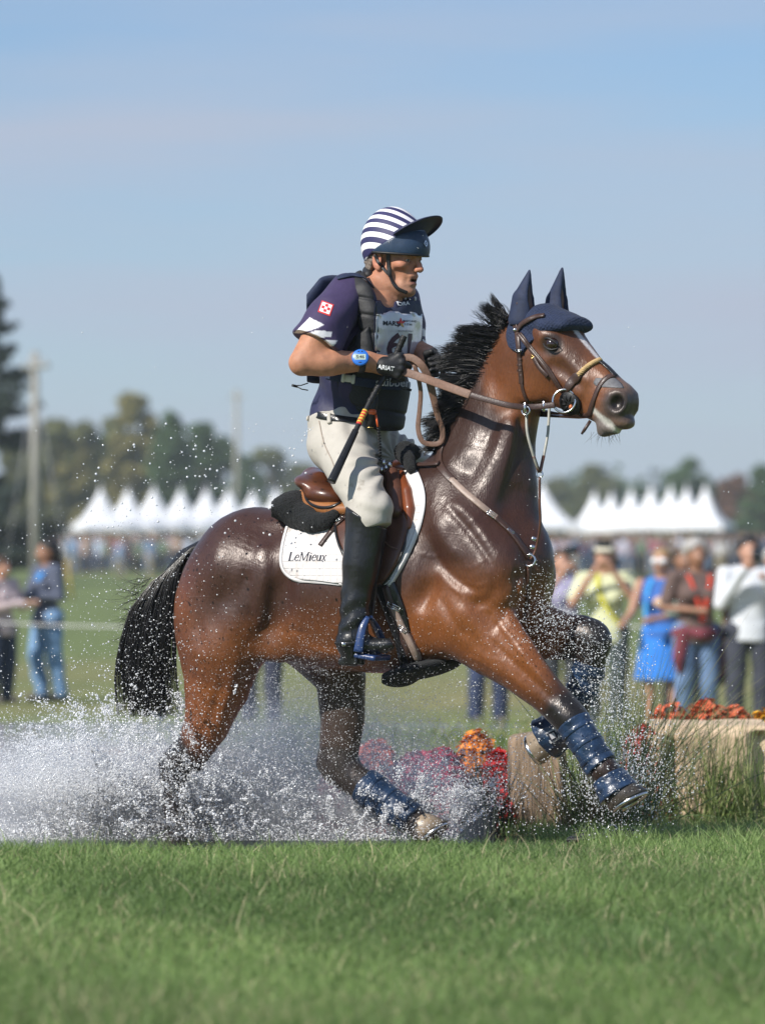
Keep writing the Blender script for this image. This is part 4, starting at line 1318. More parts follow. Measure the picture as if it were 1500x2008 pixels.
    mixin(np.array([0.05, 0.034, 0.028]), sstep(-.2, 0.2, t) * sstep(.16, .1, d) * (latv < 0.02))
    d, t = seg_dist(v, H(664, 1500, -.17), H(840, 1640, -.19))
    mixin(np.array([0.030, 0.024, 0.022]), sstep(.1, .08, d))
    # neck: dark, lighter round the throat
    nk = (py < 1000) * (px < 1065) * (1 - head)
    mixin(np.array([0.034, 0.0165, 0.0125]), nk * sstep(1040, 900, py) * 0.9)
    mixin(np.array([0.075, 0.030, 0.016]), nk * np.exp(-(((px - 985) / 30) ** 2 + ((py - 690) / 60) ** 2)) * 0.7)
    mixin(np.array([0.065, 0.026, 0.014]), nk * np.exp(-(((px - 1000) / 45) ** 2 + ((py - 830) / 90) ** 2)) * 0.4)
    return np.clip(c, 0, 1)

horse = thing('horse', 'bay horse with a white blaze cantering out of the water with a rider', 'horse', H(700, 1650))
hm = mesh_np('horse_body', HV, HF)
set_col(hm, horse_colour(HV))
obj('body', hm, M['coat'], horse)

def ball(name, c, r, mat_, parent, n=16, sx=(1, 1, 1)):
    v = []; f = []
    for i in range(n // 2 + 1):
        a = math.pi * i / (n // 2)
        for j in range(n):
            b = 2 * math.pi * j / n
            v.append((math.sin(a) * math.cos(b) * sx[0], math.sin(a) * math.sin(b) * sx[1], math.cos(a) * sx[2]))
    for i in range(n // 2):
        for j in range(n):
            k = (j + 1) % n
            f.append((i * n + j, (i + 1) * n + j, (i + 1) * n + k, i * n + k))
    return obj(name, mesh_np(name, np.array(v) * r + np.array(c), np.array(f)), mat_, parent)

for s in (1, -1):
    ball('eye', HH(1112, 677, 0.090 * s), 0.0255, M['eye'], horse, 20)
    # upper and lower lid
    mb = MB()
    for up in (1, -1):
        pts = []
        for a in np.linspace(-1, 1, 9):
            pts.append(HH(1112 + 17 * a, 677 + 6 * a - up * 10.5 * (1 - a * a), (0.090 + 0.020 - 0.012 * a * a) * s))
        mb.tube(pts, [.001, .002, .003, .0035, .004, .0035, .003, .002, .001], 6)
    obj('eyelid', mb.mesh('eyelid'), M['black_rubber'], horse)

def hoof(top, bot, r0, r1, fwd, name='hoof', shoe=True, mt='hoof'):
    """truncated horn cone with a steel shoe"""
    top, bot = np.array(top), np.array(bot)
    ax = bot - top; ax /= np.linalg.norm(ax)
    fw = np.array(fwd, float); fw -= ax * (fw @ ax); fw /= np.linalg.norm(fw)
    sd = np.cross(ax, fw)
    n = 24; v = []; f = []
    for t, r, sh in ((0, r0 * .92, 0), (0.06, r0, 0), (1.0, r1, .022), (1.02, r1 * .96, .022)):
        for j in range(n):
            a = 2 * math.pi * j / n
            q = r * (1.0 if abs(a - math.pi) > 0.5 else 0.86)
            v.append(top + ax * t * np.linalg.norm(bot - top) + (fw * math.cos(a) * 1.08 + sd * math.sin(a) * .95) * q + fw * sh)
    for i in range(3):
        for j in range(n):
            k = (j + 1) % n
            f.append((i * n + j, i * n + k, (i + 1) * n + k, (i + 1) * n + j))
    f.append(tuple(range(n - 1, -1, -1))); f.append(tuple(range(3 * n, 4 * n)))
    o = obj(name, mesh_np(name, np.array(v), f), M[mt], horse)
    if shoe:
        pts = []
        L_ = np.linalg.norm(bot - top) * 1.03 + .004
        for a in np.linspace(-2.45, 2.45, 20):
            pts.append(top + ax * L_ + (fw * math.cos(a) * 1.08 + sd * math.sin(a) * .95) * r1 * .88 + fw * .022)
        vv, ff = tube_np(pts, 0.009, 6, True, 0.5)
        so = obj('horseshoe', mesh_np('horseshoe', vv, ff), M['steel'], o)
    return o
fx = np.array([math.cos(TH), -math.sin(TH), 0])
hoof(H(1203, 1541, .16), H(1223, 1578, .16), .050, .072, fx + np.array([0, 0, -.1]))
hoof(H(1098, 1432, -.15), H(1050, 1462, -.14), .046, .062, np.array([-.35, -.55, -.75]), mt='hoof_pale')
hoof(H(818, 1612, -.19), H(840, 1642, -.19), .050, .066, fx, mt='hoof_pale')
hoof(H(352, 1672, .15), H(372, 1712, .15), .050, .062, fx)

# hair -------------------------------------------------------------
def strands(roots, dirs, lens, r0, seg=8, curl=0.2, grav=(0, 0, -0.3), seed=3, wave=0.0, blow=(0, 0, 0), lock=None, clump=.8):
    """three sided tapering strands; all arrays (n,3)"""
    r = np.random.default_rng(seed)
    n = len(roots)
    d = dirs / np.linalg.norm(dirs, axis=1)[:, None]
    p = roots.copy(); pts = [p]
    g = np.array(grav); bl = np.array(blow)
    ph = r.uniform(0, 6.28, n); side = r.normal(size=(n, 3))
    side -= d * (side * d).sum(1)[:, None]
    side /= np.linalg.norm(side, axis=1)[:, None]
    for s in range(1, seg + 1):
        t = s / seg
        d = d + g / seg + bl / seg + side * (curl / seg) * np.cos(ph + t * 3)[:, None]
        d /= np.linalg.norm(d, axis=1)[:, None]
        p = p + d * (lens / seg)[:, None] + side * (wave * np.sin(ph + t * 7) / seg)[:, None]
        pts.append(p)
    Q = np.stack(pts, 1)
    if lock is not None:
        m_ = lock.max() + 1; cnt = np.bincount(lock, minlength=m_)[:, None, None] + 1e-9
        cen = np.zeros((m_,) + Q.shape[1:]); np.add.at(cen, lock, Q); cen /= cnt
        wv = r.normal(size=(m_, 1, 3)) * np.array([.25, .6, 1]) * .016
        ss = np.linspace(0, 1, seg + 1)[None, :, None]
        cen = cen + wv * np.sin(ss * 5 + r.uniform(0, 6, (m_, 1, 1)))
        k_ = clump * ss ** .8 * r.uniform(.55, 1.0, (n, 1, 1))
        Q = Q * (1 - k_) + cen[lock] * k_
    T = np.gradient(Q, axis=1); T /= np.linalg.norm(T, axis=2)[:, :, None] + 1e-9
    N1 = np.cross(T, np.array([0.2, 1.0, 0.1])); N1 /= np.linalg.norm(N1, axis=2)[:, :, None] + 1e-9
    N2 = np.cross(T, N1)
    tt = np.linspace(0, 1, seg + 1)
    rad = (r0 * (1 - 0.85 * tt ** 2))[None, :, None]
    ring = [Q + rad * (math.cos(a) * N1 + math.sin(a) * N2) for a in (0, 2.09, 4.19)]
    V = np.stack(ring, 2)                      # n, seg+1, 3, 3
    v = V.reshape(-1, 3)
    base = (np.arange(n) * (seg + 1) * 3)[:, None, None]
    i = (np.arange(seg) * 3)[None, :, None]
    j = np.arange(3)[None, None, :]
    k = (j + 1) % 3
    f = np.stack([base + i + j, base + i + k, base + i + 3 + k, base + i + 3 + j], 3).reshape(-1, 4)
    return v, f

def mane():
    r = np.random.default_rng(11)
    n = 5200
    t = r.uniform(0, 1, n)
    # crest line from the poll down to the withers
    cp = np.array([[990, 620], [966, 668], [944, 706], [926, 755], [900, 800], [878, 842], [868, 878]], float)
    c = spline(cp, 400)
    q = c[(t * 399).astype(int)]
    lock = np.floor(t * 42)
    lr = np.random.default_rng(5)
    la = lr.normal(size=60); lb = lr.uniform(.75, 1.2, 60); lc = lr.normal(size=60)
    li = lock.astype(int)
    roots = np.array([H(a + r.normal() * 5, b + r.normal() * 4, r.normal() * 0.020 + .012) for a, b in q])
    dirs = np.zeros((n, 3))
    dirs[:, 0] = -0.92 + .10 * la[li]; dirs[:, 1] = -0.14 + .14 * lc[li] - .30 * (t > .5) * r.uniform(0, 1, n)
    dirs[:, 2] = 0.50 - 0.75 * t + .20 * lc[li]
    top = t < 0.09
    dirs[top, 2] += 0.55; dirs[top, 0] += .40
    dirs += r.normal(size=(n, 3)) * 0.09
    ln = np.interp(t, [0, .12, .4, .75, 1], [62, 86, 84, 66, 44]) * u * lb[li] * r.uniform(0.55, 1.08, n)
    ln[top] *= .78
    v, f = strands(roots, dirs, ln, 0.0013, 8, 0.35, (-.25, 0, -0.30), 4, 0.035, lock=li * 4 + r.integers(0, 4, n), clump=.85)
    o = obj('mane', mesh_np('mane', v, f), M['hair'], horse)
    o['kind'] = 'stuff'
mane()

def tail():
    r = np.random.default_rng(21)
    n = 4200
    # bundle following the tail's sweep
    path = np.array([[410, 1080], [368, 1086], [332, 1120], [306, 1182], [290, 1262], [286, 1335], [296, 1405]], float)
    c = spline(path, 12)
    half = np.interp(np.linspace(0, 1, 12), [0, .15, .4, .7, 1], [10, 24, 38, 50, 56])
    V = []
    a = r.normal(size=(n, 2)) * .5
    a = np.clip(a, -1.15, 1.15)
    endt = np.clip(r.uniform(0.60, 1.06, n), 0, 1.0)
    wl = np.clip(r.normal(size=n), -1, 1)
    Q = np.zeros((n, 12, 3))
    for i in range(12):
        s = i / 11
        ph = r.uniform(0, 6.28)
        off = a[:, 0] * half[i] + 3.5 * np.sin(s * 6 + a[:, 1] * 9) * s
        px = np.full(n, c[i][0]) + off * (0.8 if i < 4 else 1.0)
        py = np.full(n, c[i][1]) + off * (-0.75 if i < 3 else (-.35 if i < 5 else 0)) + wl * 5 * s
        yy = ymid(420) + 0.02 + a[:, 1] * half[i] * u * 0.8
        k = (D0 + yy) / D0 / S0
        Q[:, i, 0] = (px - 750) * k; Q[:, i, 1] = yy; Q[:, i, 2] = ZC + (HZ - py) * k
    lk = r.integers(0, 130, n); cen = np.zeros((130, 12, 3)); np.add.at(cen, lk, Q); cen /= (np.bincount(lk, minlength=130)[:, None, None] + 1e-9)
    order = np.argsort(np.argsort(a[:, 0] + 1e-3 * a[:, 1])) * 130 // n
    cen = np.zeros((130, 12, 3)); np.add.at(cen, order, Q); cen /= (np.bincount(order, minlength=130)[:, None, None] + 1e-9)
    kk = .7 * np.linspace(0, 1, 12)[None, :, None] * r.uniform(.5, 1, (n, 1, 1)); Q = Q * (1 - kk) + cen[order] * kk
    # shorten
    full = Q.copy()
    for i in range(12):
        s = i / 11 * endt * 11
        i0 = np.clip(s.astype(int), 0, 10); fr = (s - i0)[:, None]
        Q[:, i] = full[np.arange(n), i0] * (1 - fr) + full[np.arange(n), i0 + 1] * fr
    T = np.gradient(Q, axis=1); T /= np.linalg.norm(T, axis=2)[:, :, None]
    N1 = np.cross(T, [0.2, 1, .1]); N1 /= np.linalg.norm(N1, axis=2)[:, :, None]
    N2 = np.cross(T, N1)
    rad = (0.0015 * (1 - .8 * np.linspace(0, 1, 12) ** 2))[None, :, None]
    v = np.stack([Q + rad * (math.cos(b) * N1 + math.sin(b) * N2) for b in (0, 2.09, 4.19)], 2).reshape(-1, 3)
    base = (np.arange(n) * 36)[:, None, None]; i = (np.arange(11) * 3)[None, :, None]; j = np.arange(3)[None, None, :]; k = (j + 1) % 3
    f = np.stack([base + i + j, base + i + k, base + i + 3 + k, base + i + 3 + j], 3).reshape(-1, 4)
    # loose flying hairs
    m = 170
    roots = np.array([P(300 - r.uniform(0, 30), r.uniform(1130, 1300), ymid(420)) for _ in range(m)])
    dirs = np.stack([-1 + r.normal(size=m) * .2, r.normal(size=m) * .3, -.35 + r.normal(size=m) * .5], 1)
    v2, f2 = strands(roots, dirs, r.uniform(.06, .17, m), 0.0009, 11, 1.6, (.3, 0, -.2), 5)
    o = obj('tail', mesh_np('tail', np.vstack([v, v2]), np.vstack([f, f2 + len(v)])), M['hair'], horse)
    o['kind'] = 'stuff'
    # solid dock
    vv, ff = tube_np([H(425, 1070, 0), H(398, 1080, 0), H(362, 1096, 0), H(330, 1128, 0)], [.045, .04, .036, .02], 10)
    obj('dock', mesh_np('dock', vv, ff), M['hair'], horse)
tail()
# whiskers under the chin
rr = np.random.default_rng(3)
wr = np.array([HH(rr.uniform(1168, 1215), 848, rr.uniform(-.02, .03)) for _ in range(26)])
wd = np.stack([rr.normal(size=26) * .5, rr.normal(size=26) * .3, -np.ones(26)], 1)
v, f = strands(wr, wd, rr.uniform(.03, .06, 26), .0006, 6, .8, (0, 0, -.2), 6)
obj('whiskers', mesh_np('whiskers', v, f), M['hair'], horse)
# ------------------------------------------------------------------ tack
def px_of(x, y, z):
    k = (D0 + y) / D0 / S0
    return x / k + 750.0 + 0 * z, HZ - (z - ZC) / k + 0 * x
def px_head(x, y, z):
    """slide along the head's sideways axis onto its middle plane, then to photo pixels"""
    # middle plane: y = -0.30 - (px-1030)/S0*tan(HY), px = x/k+750
    t = math.tan(HY)
    # solve for s: (p - s*NH) on plane (k ~ linearised)
    x0 = (1030.0 - 750.0) / S0
    f0 = y + 0.30 + (x - x0) * t
    s = f0 / (NH[1] + NH[0] * t)
    return px_of(x - s * NH[0], y - s * NH[1], z)

# ---- ear bonnet
def build_bonnet():
    F = Field([XM(965), -0.66, ZC + (HZ - 715) * u], [XM(1175), -0.10, ZC + (HZ - 515) * u], 0.0045)
    def CH(pts, rad, k=0.02, flat=1.0):
        F.chain(pts, np.array(rad) * u, k, 'u', NH, flat)
    CH([HH(1052, 684), HH(1100, 706)], [64, 64], 0.03, [.96, .93])
    CH([HH(1038, 650), HH(1072, 634), HH(1104, 642)], [38, 38, 30], 0.02, [1.3, 1.5, 1.75])
    CH([HH(1098, 640, 0.0), HH(1128, 640, 0.0)], [28, 20], 0.02, [2.3, 2.6])
    F.poly([(1003, 626), (1008, 650), (1032, 684), (1060, 700), (1074, 676), (1100, 656), (1130, 652), (1147, 640), (1136, 606), (1090, 570), (1030, 575), (1000, 605)], px_head, 0.006)
    v, f = F.extract()
    return laplace(v, f, 2), f
BV, BF = build_bonnet()
bonnet = thing('ear_bonnet', 'navy crochet ear bonnet worn over the horse poll and ears', 'ear bonnet', H(1010, 640))
obj('crochet_cap', mesh_np('crochet_cap', BV, BF), M['knit'], bonnet)
for s in (1, -1):
    F = Field([XM(985), -0.62, ZC + (HZ - 650) * u], [XM(1150), -0.10, ZC + (HZ - 505) * u], 0.0035)
    if s > 0: pts = [HH(1045, 628, .064), HH(1048, 590, .068), HH(1056, 533, .055)]; sd = NH
    else: pts = [HH(1070, 628, -.062), HH(1070, 590, -.068), HH(1083, 525, -.06)]; sd = NH
    F.chain(pts, np.array([28, 24, 3.0]) * u, 0.01, 'u', sd, [.9, .75, .8])
    # inner hollow faces forward
    F.chain([pts[0] + np.array([.028, -.020, .02]), pts[1] + np.array([.026, -.020, .005]), pts[2] + np.array([.012, -.01, -.015])], np.array([9, 9, 2]) * u, 0.008, 'd')
    v, f = F.extract(); v = laplace(v, f, 2)
    obj('ear_cover', mesh_np('ear_cover', v, f), M['navy'], bonnet)
# rolled edge of the bonnet along the forehead
HB2 = BVHTree.FromPolygons(np.vstack([HV, BV]).tolist(), HF.tolist() + (BF + len(HV)).tolist())

# ---- bridle
bridle = thing('bridle', 'brown leather bridle with rope noseband on the horse head', 'bridle', H(1060, 760))
def strap(parent, name, path, w_, m='leather_brown', bvh=None, thick=0.005, n=36, off=0.001, smooth=4):
    v, f = strap_on(bvh or HB2, path, w_, thick, off, n, smooth)
    return obj(name, mesh_np(name, v, f), M[m] if isinstance(m, str) else m, parent)
def buckle(parent, x, y, w_, h_, ang=0, m='steel', bvh=None, off=0.006, r=0.0022):
    """small rectangular buckle lying on the surface"""
    p, n = hit(bvh or HB2, x, y)
    a = math.radians(ang)
    ex = np.array([math.cos(a), 0, -math.sin(a)]); ex -= n * (ex @ n); ex /= np.linalg.norm(ex)
    ey = np.cross(n, ex)
    c = [(-1, -1), (1, -1), (1, 1), (-1, 1), (-1, -1)]
    pts = [p + n * off + ex * i * w_ * u / 2 + ey * j * h_ * u / 2 for i, j in c]
    mb = MB()
    for i in range(4): mb.tube([pts[i], pts[i + 1]], r, 6)
    mb.tube([p + n * off - ex * w_ * u / 2, p + n * (off + .002) + ex * w_ * u / 2], r * .8, 6)
    return obj('buckle', mb.mesh('buckle'), M[m], parent)
hp = strap(bridle, 'headpiece', [(1014, 592), (1008, 608), (1010, 630), (1014, 650)], 13)
strap(bridle, 'headpiece', [(1017, 594), (1012, 612), (1014, 632), (1016, 648)], 4, thick=0.008)
strap(bridle, 'browband', [(1014, 650), (1028, 634), (1048, 624), (1068, 621)], 10, thick=0.009)
ck = strap(bridle, 'cheekpiece', [(1014, 652), (1018, 690), (1021, 725), (1023, 753)], 10)
buckle(ck, 1018, 688, 13, 4); 
for yy in (705, 716, 727): buckle(ck, 1020, yy, 9, 3, m='leather_brown', off=.005)
strap(bridle, 'throatlatch', [(1021, 735), (1026, 765), (1034, 785), (1046, 797)], 7)
cs = strap(bridle, 'cheek_strap', [(1016, 655), (1040, 685), (1064, 713), (1086, 745), (1104, 770)], 7, thick=0.006)
strap(bridle, 'cheek_strap', [(1022, 654), (1046, 685), (1070, 714), (1092, 746), (1106, 766)], 4, thick=0.008)
strap(cs, 'strap_tab', [(1048, 702), (1060, 722), (1075, 738)], 9, thick=0.009)
buckle(cs, 1047, 702, 9, 5, 45, 'brass')
kp, kn = hit(HB2, 1014, 648)
ball('keeper', kp + kn * .006, 0.011, M['steel'], bridle, 12, (1.2, .6, .7))
# padded lobe and rope of the noseband
strap(bridle, 'noseband_pad', [(1108, 772), (1120, 752), (1138, 734)], np.interp(np.linspace(0, 1, 20), [0, .3, .8, 1], [8, 16, 20, 12]), thick=0.008, n=20)
v, f = [], []
path = spline(np.array([(1135, 736), (1150, 722), (1164, 713), (1176, 708)], float), 60)
pts = []
for a in path:
    p, n = hit(HB2, a[0], a[1]); pts.append(p + n * .005)
pts = np.array(pts)
rp = obj('rope_noseband', mesh_np('rope_noseband', *tube_np(pts, 0.0072, 8)), M['rope'], bridle)
t_, N_, B_ = frames_along(pts)
mb = MB()
for ph in (0, 2.09, 4.19):
    a = np.linspace(0, 30, 60) + ph
    mb.tube(pts + (np.cos(a)[:, None] * N_ + np.sin(a)[:, None] * B_) * .0062, .0036, 5)
obj('rope_strand', mb.mesh('rope_strand'), M['rope'], rp)
strap(bridle, 'nose_strap', [(1172, 707), (1184, 716), (1197, 728), (1206, 738)], 11, 'black_leather', thick=.006, n=20)
strap(bridle, 'lower_noseband', [(1204, 737), (1190, 742), (1176, 758), (1166, 782), (1158, 806), (1153, 824)], 10, thick=.006)
mb = MB(); mb.tube(np.array([HH(1164, 826, .02), HH(1155, 845, .03), HH(1150, 852, .03)]), [.006, .006, .004], 6)
obj('strap_end', mb.mesh('strap_end'), M['leather_brown'], bridle)
v, f = patch_on(HB2, [(1168, 742), (1164, 752), (1172, 760)], [(1206, 742), (1218, 752), (1224, 762)], 14, 14, .0025, .0006)
single('nose_tape', mesh_np('nose_tape', v, f), M['tape'], 'strip of dark grey tape stuck across the horse nose', 'tape')
# bit: rubber guard, loose ring, leather stop
bp, bn = hit(HB2, 1120, 790)
def ring(name, c, r, rt, nrm, parent, m, n=36, squash=1.0):
    nrm = np.array(nrm, float) / np.linalg.norm(nrm)
    e1 = np.cross(nrm, [0, 0, 1.0]); e1 /= np.linalg.norm(e1); e2 = np.cross(nrm, e1)
    a = np.linspace(0, 2 * np.pi, n, endpoint=False)
    c = np.array(c)
    cen = c + r * (np.cos(a)[:, None] * e1 + squash * np.sin(a)[:, None] * e2)
    b = np.linspace(0, 2 * np.pi, 8, endpoint=False)
    rad = (np.cos(a)[:, None] * e1 + np.sin(a)[:, None] * e2)
    v = (cen[:, None] + rt * (np.cos(b)[None, :, None] * rad[:, None] + np.sin(b)[None, :, None] * nrm)).reshape(-1, 3)
    f = []
    for i in range(n):
        for j in range(8):
            i2 = (i + 1) % n; j2 = (j + 1) % 8
            f.append((i * 8 + j, i2 * 8 + j, i2 * 8 + j2, i * 8 + j2))
    return obj(name, mesh_np(name, v, np.array(f)), M[m], parent)
mb = MB()
e1 = np.cross(bn, [0, 0, 1.]); e1 /= np.linalg.norm(e1)
vv, ff = tube_np([bp + bn * .004, bp + bn * .014], [25 * u, 23 * u], 28)
gd = obj('bit_guard', mesh_np('bit_guard', vv, ff), M['black_rubber'], bridle)
mb = MB()
for k in range(9):
    a = k * 2 * math.pi / 9
    d = math.cos(a) * e1 + math.sin(a) * np.cross(bn, e1)
    mb.tube([bp + bn * .016 + d * .012, bp + bn * .016 + d * .036], .0022, 5)
obj('guard_rib', mb.mesh('guard_rib'), M['black_rubber'], gd)
ring('bit_ring', P(1106, 787, bp[1] - .024), 22 * u, .0042, (-.25, -1, .1), bridle, 'steel')
ball('bit_stop', bp + bn * .02 + np.array([.012, 0, -.008]), .009, mat('amber_stop', (.45, .13, .04), .25, .1), bridle, 12)
# mouth corner strap under the ring
strap(bridle, 'curb_strap', [(1088, 800), (1104, 806), (1122, 812), (1138, 812)], 9, thick=.006)

# ---- breastplate and martingale
bpl = thing('breastplate', 'brown leather breastplate with pale strap across the horse shoulder', 'breastplate', H(950, 1100, .2))
strap(bpl, 'wither_strap', [(758, 917), (800, 918), (840, 917), (864, 914)], 11, 'leather_brown', HBVH, n=24, thick=.006, off=.012)
strap(bpl, 'neck_strap', [(868, 872), (862, 895), (864, 916), (880, 936), (890, 945)], 15, 'leather_brown', HBVH, thick=.006)
ss = strap(bpl, 'shoulder_strap', [(884, 940), (910, 965), (934, 985), (952, 1000), (975, 1018)], 12, 'leather_pale', HBVH, thick=.006)
strap(bpl, 'shoulder_strap', [(972, 1016), (990, 1033), (1006, 1050), (1022, 1072), (1038, 1094)], 14, 'leather_brown', HBVH, thick=.007)
buckle(ss, 962, 1010, 16, 9, 40, bvh=HBVH); buckle(ss, 1000, 1044, 14, 7, 45, bvh=HBVH)
chest = H(1048, 1098, 0.0)
cy_ = hit(HBVH, 1040, 1100)[0][1] - .012
ring('chest_ring', P(1038, 1100, cy_), 11 * u, .0042, (-.3, -1, .1), bpl, 'steel')
strap(bpl, 'chest_strap', [(1036, 1108), (1036, 1140), (1034, 1180), (1024, 1220)], 10, 'leather_dark', HBVH, n=20)
yf = hit(HBVH, 1052, 1060)[0][1] - .03
def line3(pts2, ys, n=24):
    s = spline(np.array([(a, b, c) for (a, b), c in zip(pts2, ys)], float), n)
    return np.array([P(*q) for q in s])
mb = MB(); mb.tube(line3([(1058, 936), (1058, 985), (1059, 1030), (1050, 1080), (1040, 1098)], [yf - .04, yf - .04, yf - .03, yf - .012, cy_], 24), .0050, 7)
obj('martingale_strap', mb.mesh('martingale_strap'), M['leather_dark'], bpl)
ring('martingale_ring', P(1058, 931, yf - .04), 6 * u, .003, (-.3, -1, .1), bpl, 'steel')
ry = bp[1]
for pts2, ys in (([(1032, 808), (1034, 850), (1046, 895), (1057, 927)], [ry + .02, ry + .0, ry - .0, yf - .04]), ([(1077, 800), (1074, 850), (1066, 895), (1059, 927)], [ry + .08, ry + .06, ry + .04, yf - .04])):
    mb = MB(); mb.tube(line3(pts2, ys), .0052, 7); obj('martingale_fork', mb.mesh('martingale_fork'), M['clear'], bpl)
    mb = MB(); q = line3(pts2[-2:], ys[-2:], 6); mb.tube(q, .0062, 7); obj('martingale_fork', mb.mesh('martingale_fork'), M['leather_dark'], bpl)
mb = MB()
for k in range(3):
    c = P(1047 - 3 * k, 1058 + 16 * k, yf - .016 + .004 * k); mb.box(c, (.020, .008, .016), rot_y_img(20), .003)
obj('clip', mb.mesh('clip'), M['steel'], bpl)

# ---- saddle pad
wp = mat('white_quilted_pad', (0.64, 0.61, 0.60), 0.85, 0.05, 30, 0.0, dirt=(.40, .32, .26), dirt_amt=.5, dirt_scale=16, dlo=.57, dhi=.70)
t = wp.node_tree; N = t.nodes.new; L2 = t.links.new
tc2 = N('ShaderNodeTexCoord'); sp = N('ShaderNodeSeparateXYZ'); L2(tc2.outputs['Object'], sp.inputs[0])
mxn = N('ShaderNodeMath'); mxn.operation = 'MAXIMUM'
for i, ax_ in enumerate((0, 2)):
    m1 = N('ShaderNodeMath'); m1.operation = 'MULTIPLY'; m1.inputs[1].default_value = 40; L2(sp.outputs[ax_], m1.inputs[0])
    fr = N('ShaderNodeMath'); fr.operation = 'PINGPONG'; fr.inputs[1].default_value = .5; L2(m1.outputs[0], fr.inputs[0])
    r_ = N('ShaderNodeMapRange'); r_.inputs['From Min'].default_value = 0; r_.inputs['From Max'].default_value = .13; r_.inputs['To Min'].default_value = 1; r_.inputs['To Max'].default_value = 0
    L2(fr.outputs[0], r_.inputs['Value']); L2(r_.outputs[0], mxn.inputs[i])
bpn = N('ShaderNodeBump'); bpn.invert = True; bpn.inputs['Strength'].default_value = .5; bpn.inputs['Distance'].default_value = .0035
L2(mxn.outputs[0], bpn.inputs['Height']); L2(bpn.outputs[0], t.nodes['Principled BSDF'].inputs['Normal'])
pad = thing('saddle_pad', 'white quilted saddle pad with dark lettering under the saddle', 'saddle pad', H(690, 1145, .28))
PL = [(590, 985), (566, 1030), (553, 1085), (556, 1118), (578, 1137), (620, 1141), (672, 1146)]
PR = [(740, 960), (738, 985), (735, 1010), (730, 1050), (720, 1100), (700, 1135), (676, 1147)]
v, f = patch_on(HBVH, PL, PR, 44, 30, .012, .002)
obj('quilted_panel', mesh_np('quilted_panel', v, f), wp, pad)
PADV, PADF = v, f
v, f = patch_on(HBVH, [(700, 985), (705, 1040), (715, 1090), (740, 1140), (760, 1150)], [(806, 896), (832, 965), (828, 1020), (800, 1090), (764, 1152)], 44, 22, .012, .002)
obj('quilted_panel', mesh_np('quilted_panel', v, f), wp, pad)
PADV = np.vstack([PADV, v]); PADF = np.vstack([PADF, f + len(PADV) - len(v)])
HB3 = BVHTree.FromPolygons(np.vstack([HV, PADV]).tolist(), HF.tolist() + (PADF + len(HV)).tolist())
# bound edge
e = [(590, 985), (566, 1030), (553, 1085), (556, 1118), (578, 1137), (620, 1141), (672, 1146)]
strap(pad, 'binding', e, 8, 'white_cloth', HB3, thick=.006, n=60)
strap(pad, 'binding', [(804, 900), (829, 965), (825, 1020), (797, 1090), (763, 1150)], 9, 'white_cloth', HB3, thick=.006, n=50)
# serif lettering built from thick and thin strokes, sheared
def serif_word(bvh, x0, y0, h, parent):
    """LeMieux, italic serif letters; unit = cap height, drawn as polygons on the cloth"""
    sh = 0.24
    def pen(pts, wv=.19, wh=.08):
        """stroke with a flat pen: thick when vertical"""
        out = []
        pts = spline(np.array(pts, float), 14) if len(pts) > 2 else np.array(pts, float)
        t_ = np.gradient(pts, axis=0); t_ /= np.linalg.norm(t_, axis=1)[:, None] + 1e-9
        wdt = (wh + (wv - wh) * np.abs(t_[:, 1]) ** 1.5) / 2
        nn = np.stack([-t_[:, 1], t_[:, 0]], 1)
        return [tuple(a) for a in pts + nn * wdt[:, None]] + [tuple(a) for a in (pts - nn * wdt[:, None])[::-1]]
    V = []; Fc = []
    def add(poly_pts):
        n = len(poly_pts) // 2
        b = len(V)
        V.extend(poly_pts)
        for i in range(n - 1):
            Fc.append((b + i, b + i + 1, b + 2 * n - 2 - i, b + 2 * n - 1 - i))
    def serif(x, y, w_=.13): add([(x - w_, y + .022), (x + w_, y + .022), (x + w_, y - .022), (x - w_, y - .022)])
    x = 0
    # L
    add(pen([(x + .15, 0), (x + .15, 1)])); serif(x + .15, .98); serif(x + .1, .02, .1); add(pen([(x + .1, .025), (x + .62, .025)], .05, .05)); add(pen([(x + .60, .02), (x + .62, .26)], .05)); x += .72
    def e_(x): add(pen([(x + .08, .34), (x + .46, .40)], .05, .05)); add(pen([(x + .46, .40), (x + .40, .62), (x + .26, .68), (x + .06, .44), (x + .08, .14), (x + .26, 0.0), (x + .48, .14)], .11, .05))
    e_(x); x += .56
    # M
    add(pen([(x + .14, 0), (x + .14, 1)], .07)); add(pen([(x + .14, 1), (x + .54, .05)], .12)); add(pen([(x + .54, .05), (x + .94, 1)], .07)); add(pen([(x + .94, 1), (x + .94, 0)], .12))
    for a, b in ((.1, .02), (.94, .02), (.08, .98), (1.0, .98)): serif(x + a, b, .12)
    x += 1.16
    def i_(x): add(pen([(x + .12, 0), (x + .12, .64)])); serif(x + .06, .62, .07); serif(x + .12, .02, .1); add([(x + .06, .92), (x + .18, .92), (x + .18, .79), (x + .06, .79)])
    i_(x); x += .32
    e_(x); x += .54
    add(pen([(x + .10, .64), (x + .10, .2), (x + .2, .02), (x + .34, .06), (x + .46, .2)], .10, .05)); add(pen([(x + .46, .64), (x + .46, 0)])); serif(x + .04, .62, .07); serif(x + .40, .62, .07); serif(x + .52, .02, .06); x += .64
    add(pen([(x + .06, .64), (x + .44, 0)], .12)); add(pen([(x + .44, .64), (x + .04, 0)], .05))
    for a, b in ((.06, .62), (.42, .62), (.06, .02)): serif(x + a, b, .09)
    P3 = []
    for a, b in V:
        qx = x0 + (a + sh * b) * h; qy = y0 - b * h * 1.05
        p, n = hit(bvh, qx, qy); P3.append(p + n * .0016)
    return obj('lettering', mesh_np('lettering', np.array(P3), Fc, False), M['navy_print'], parent)
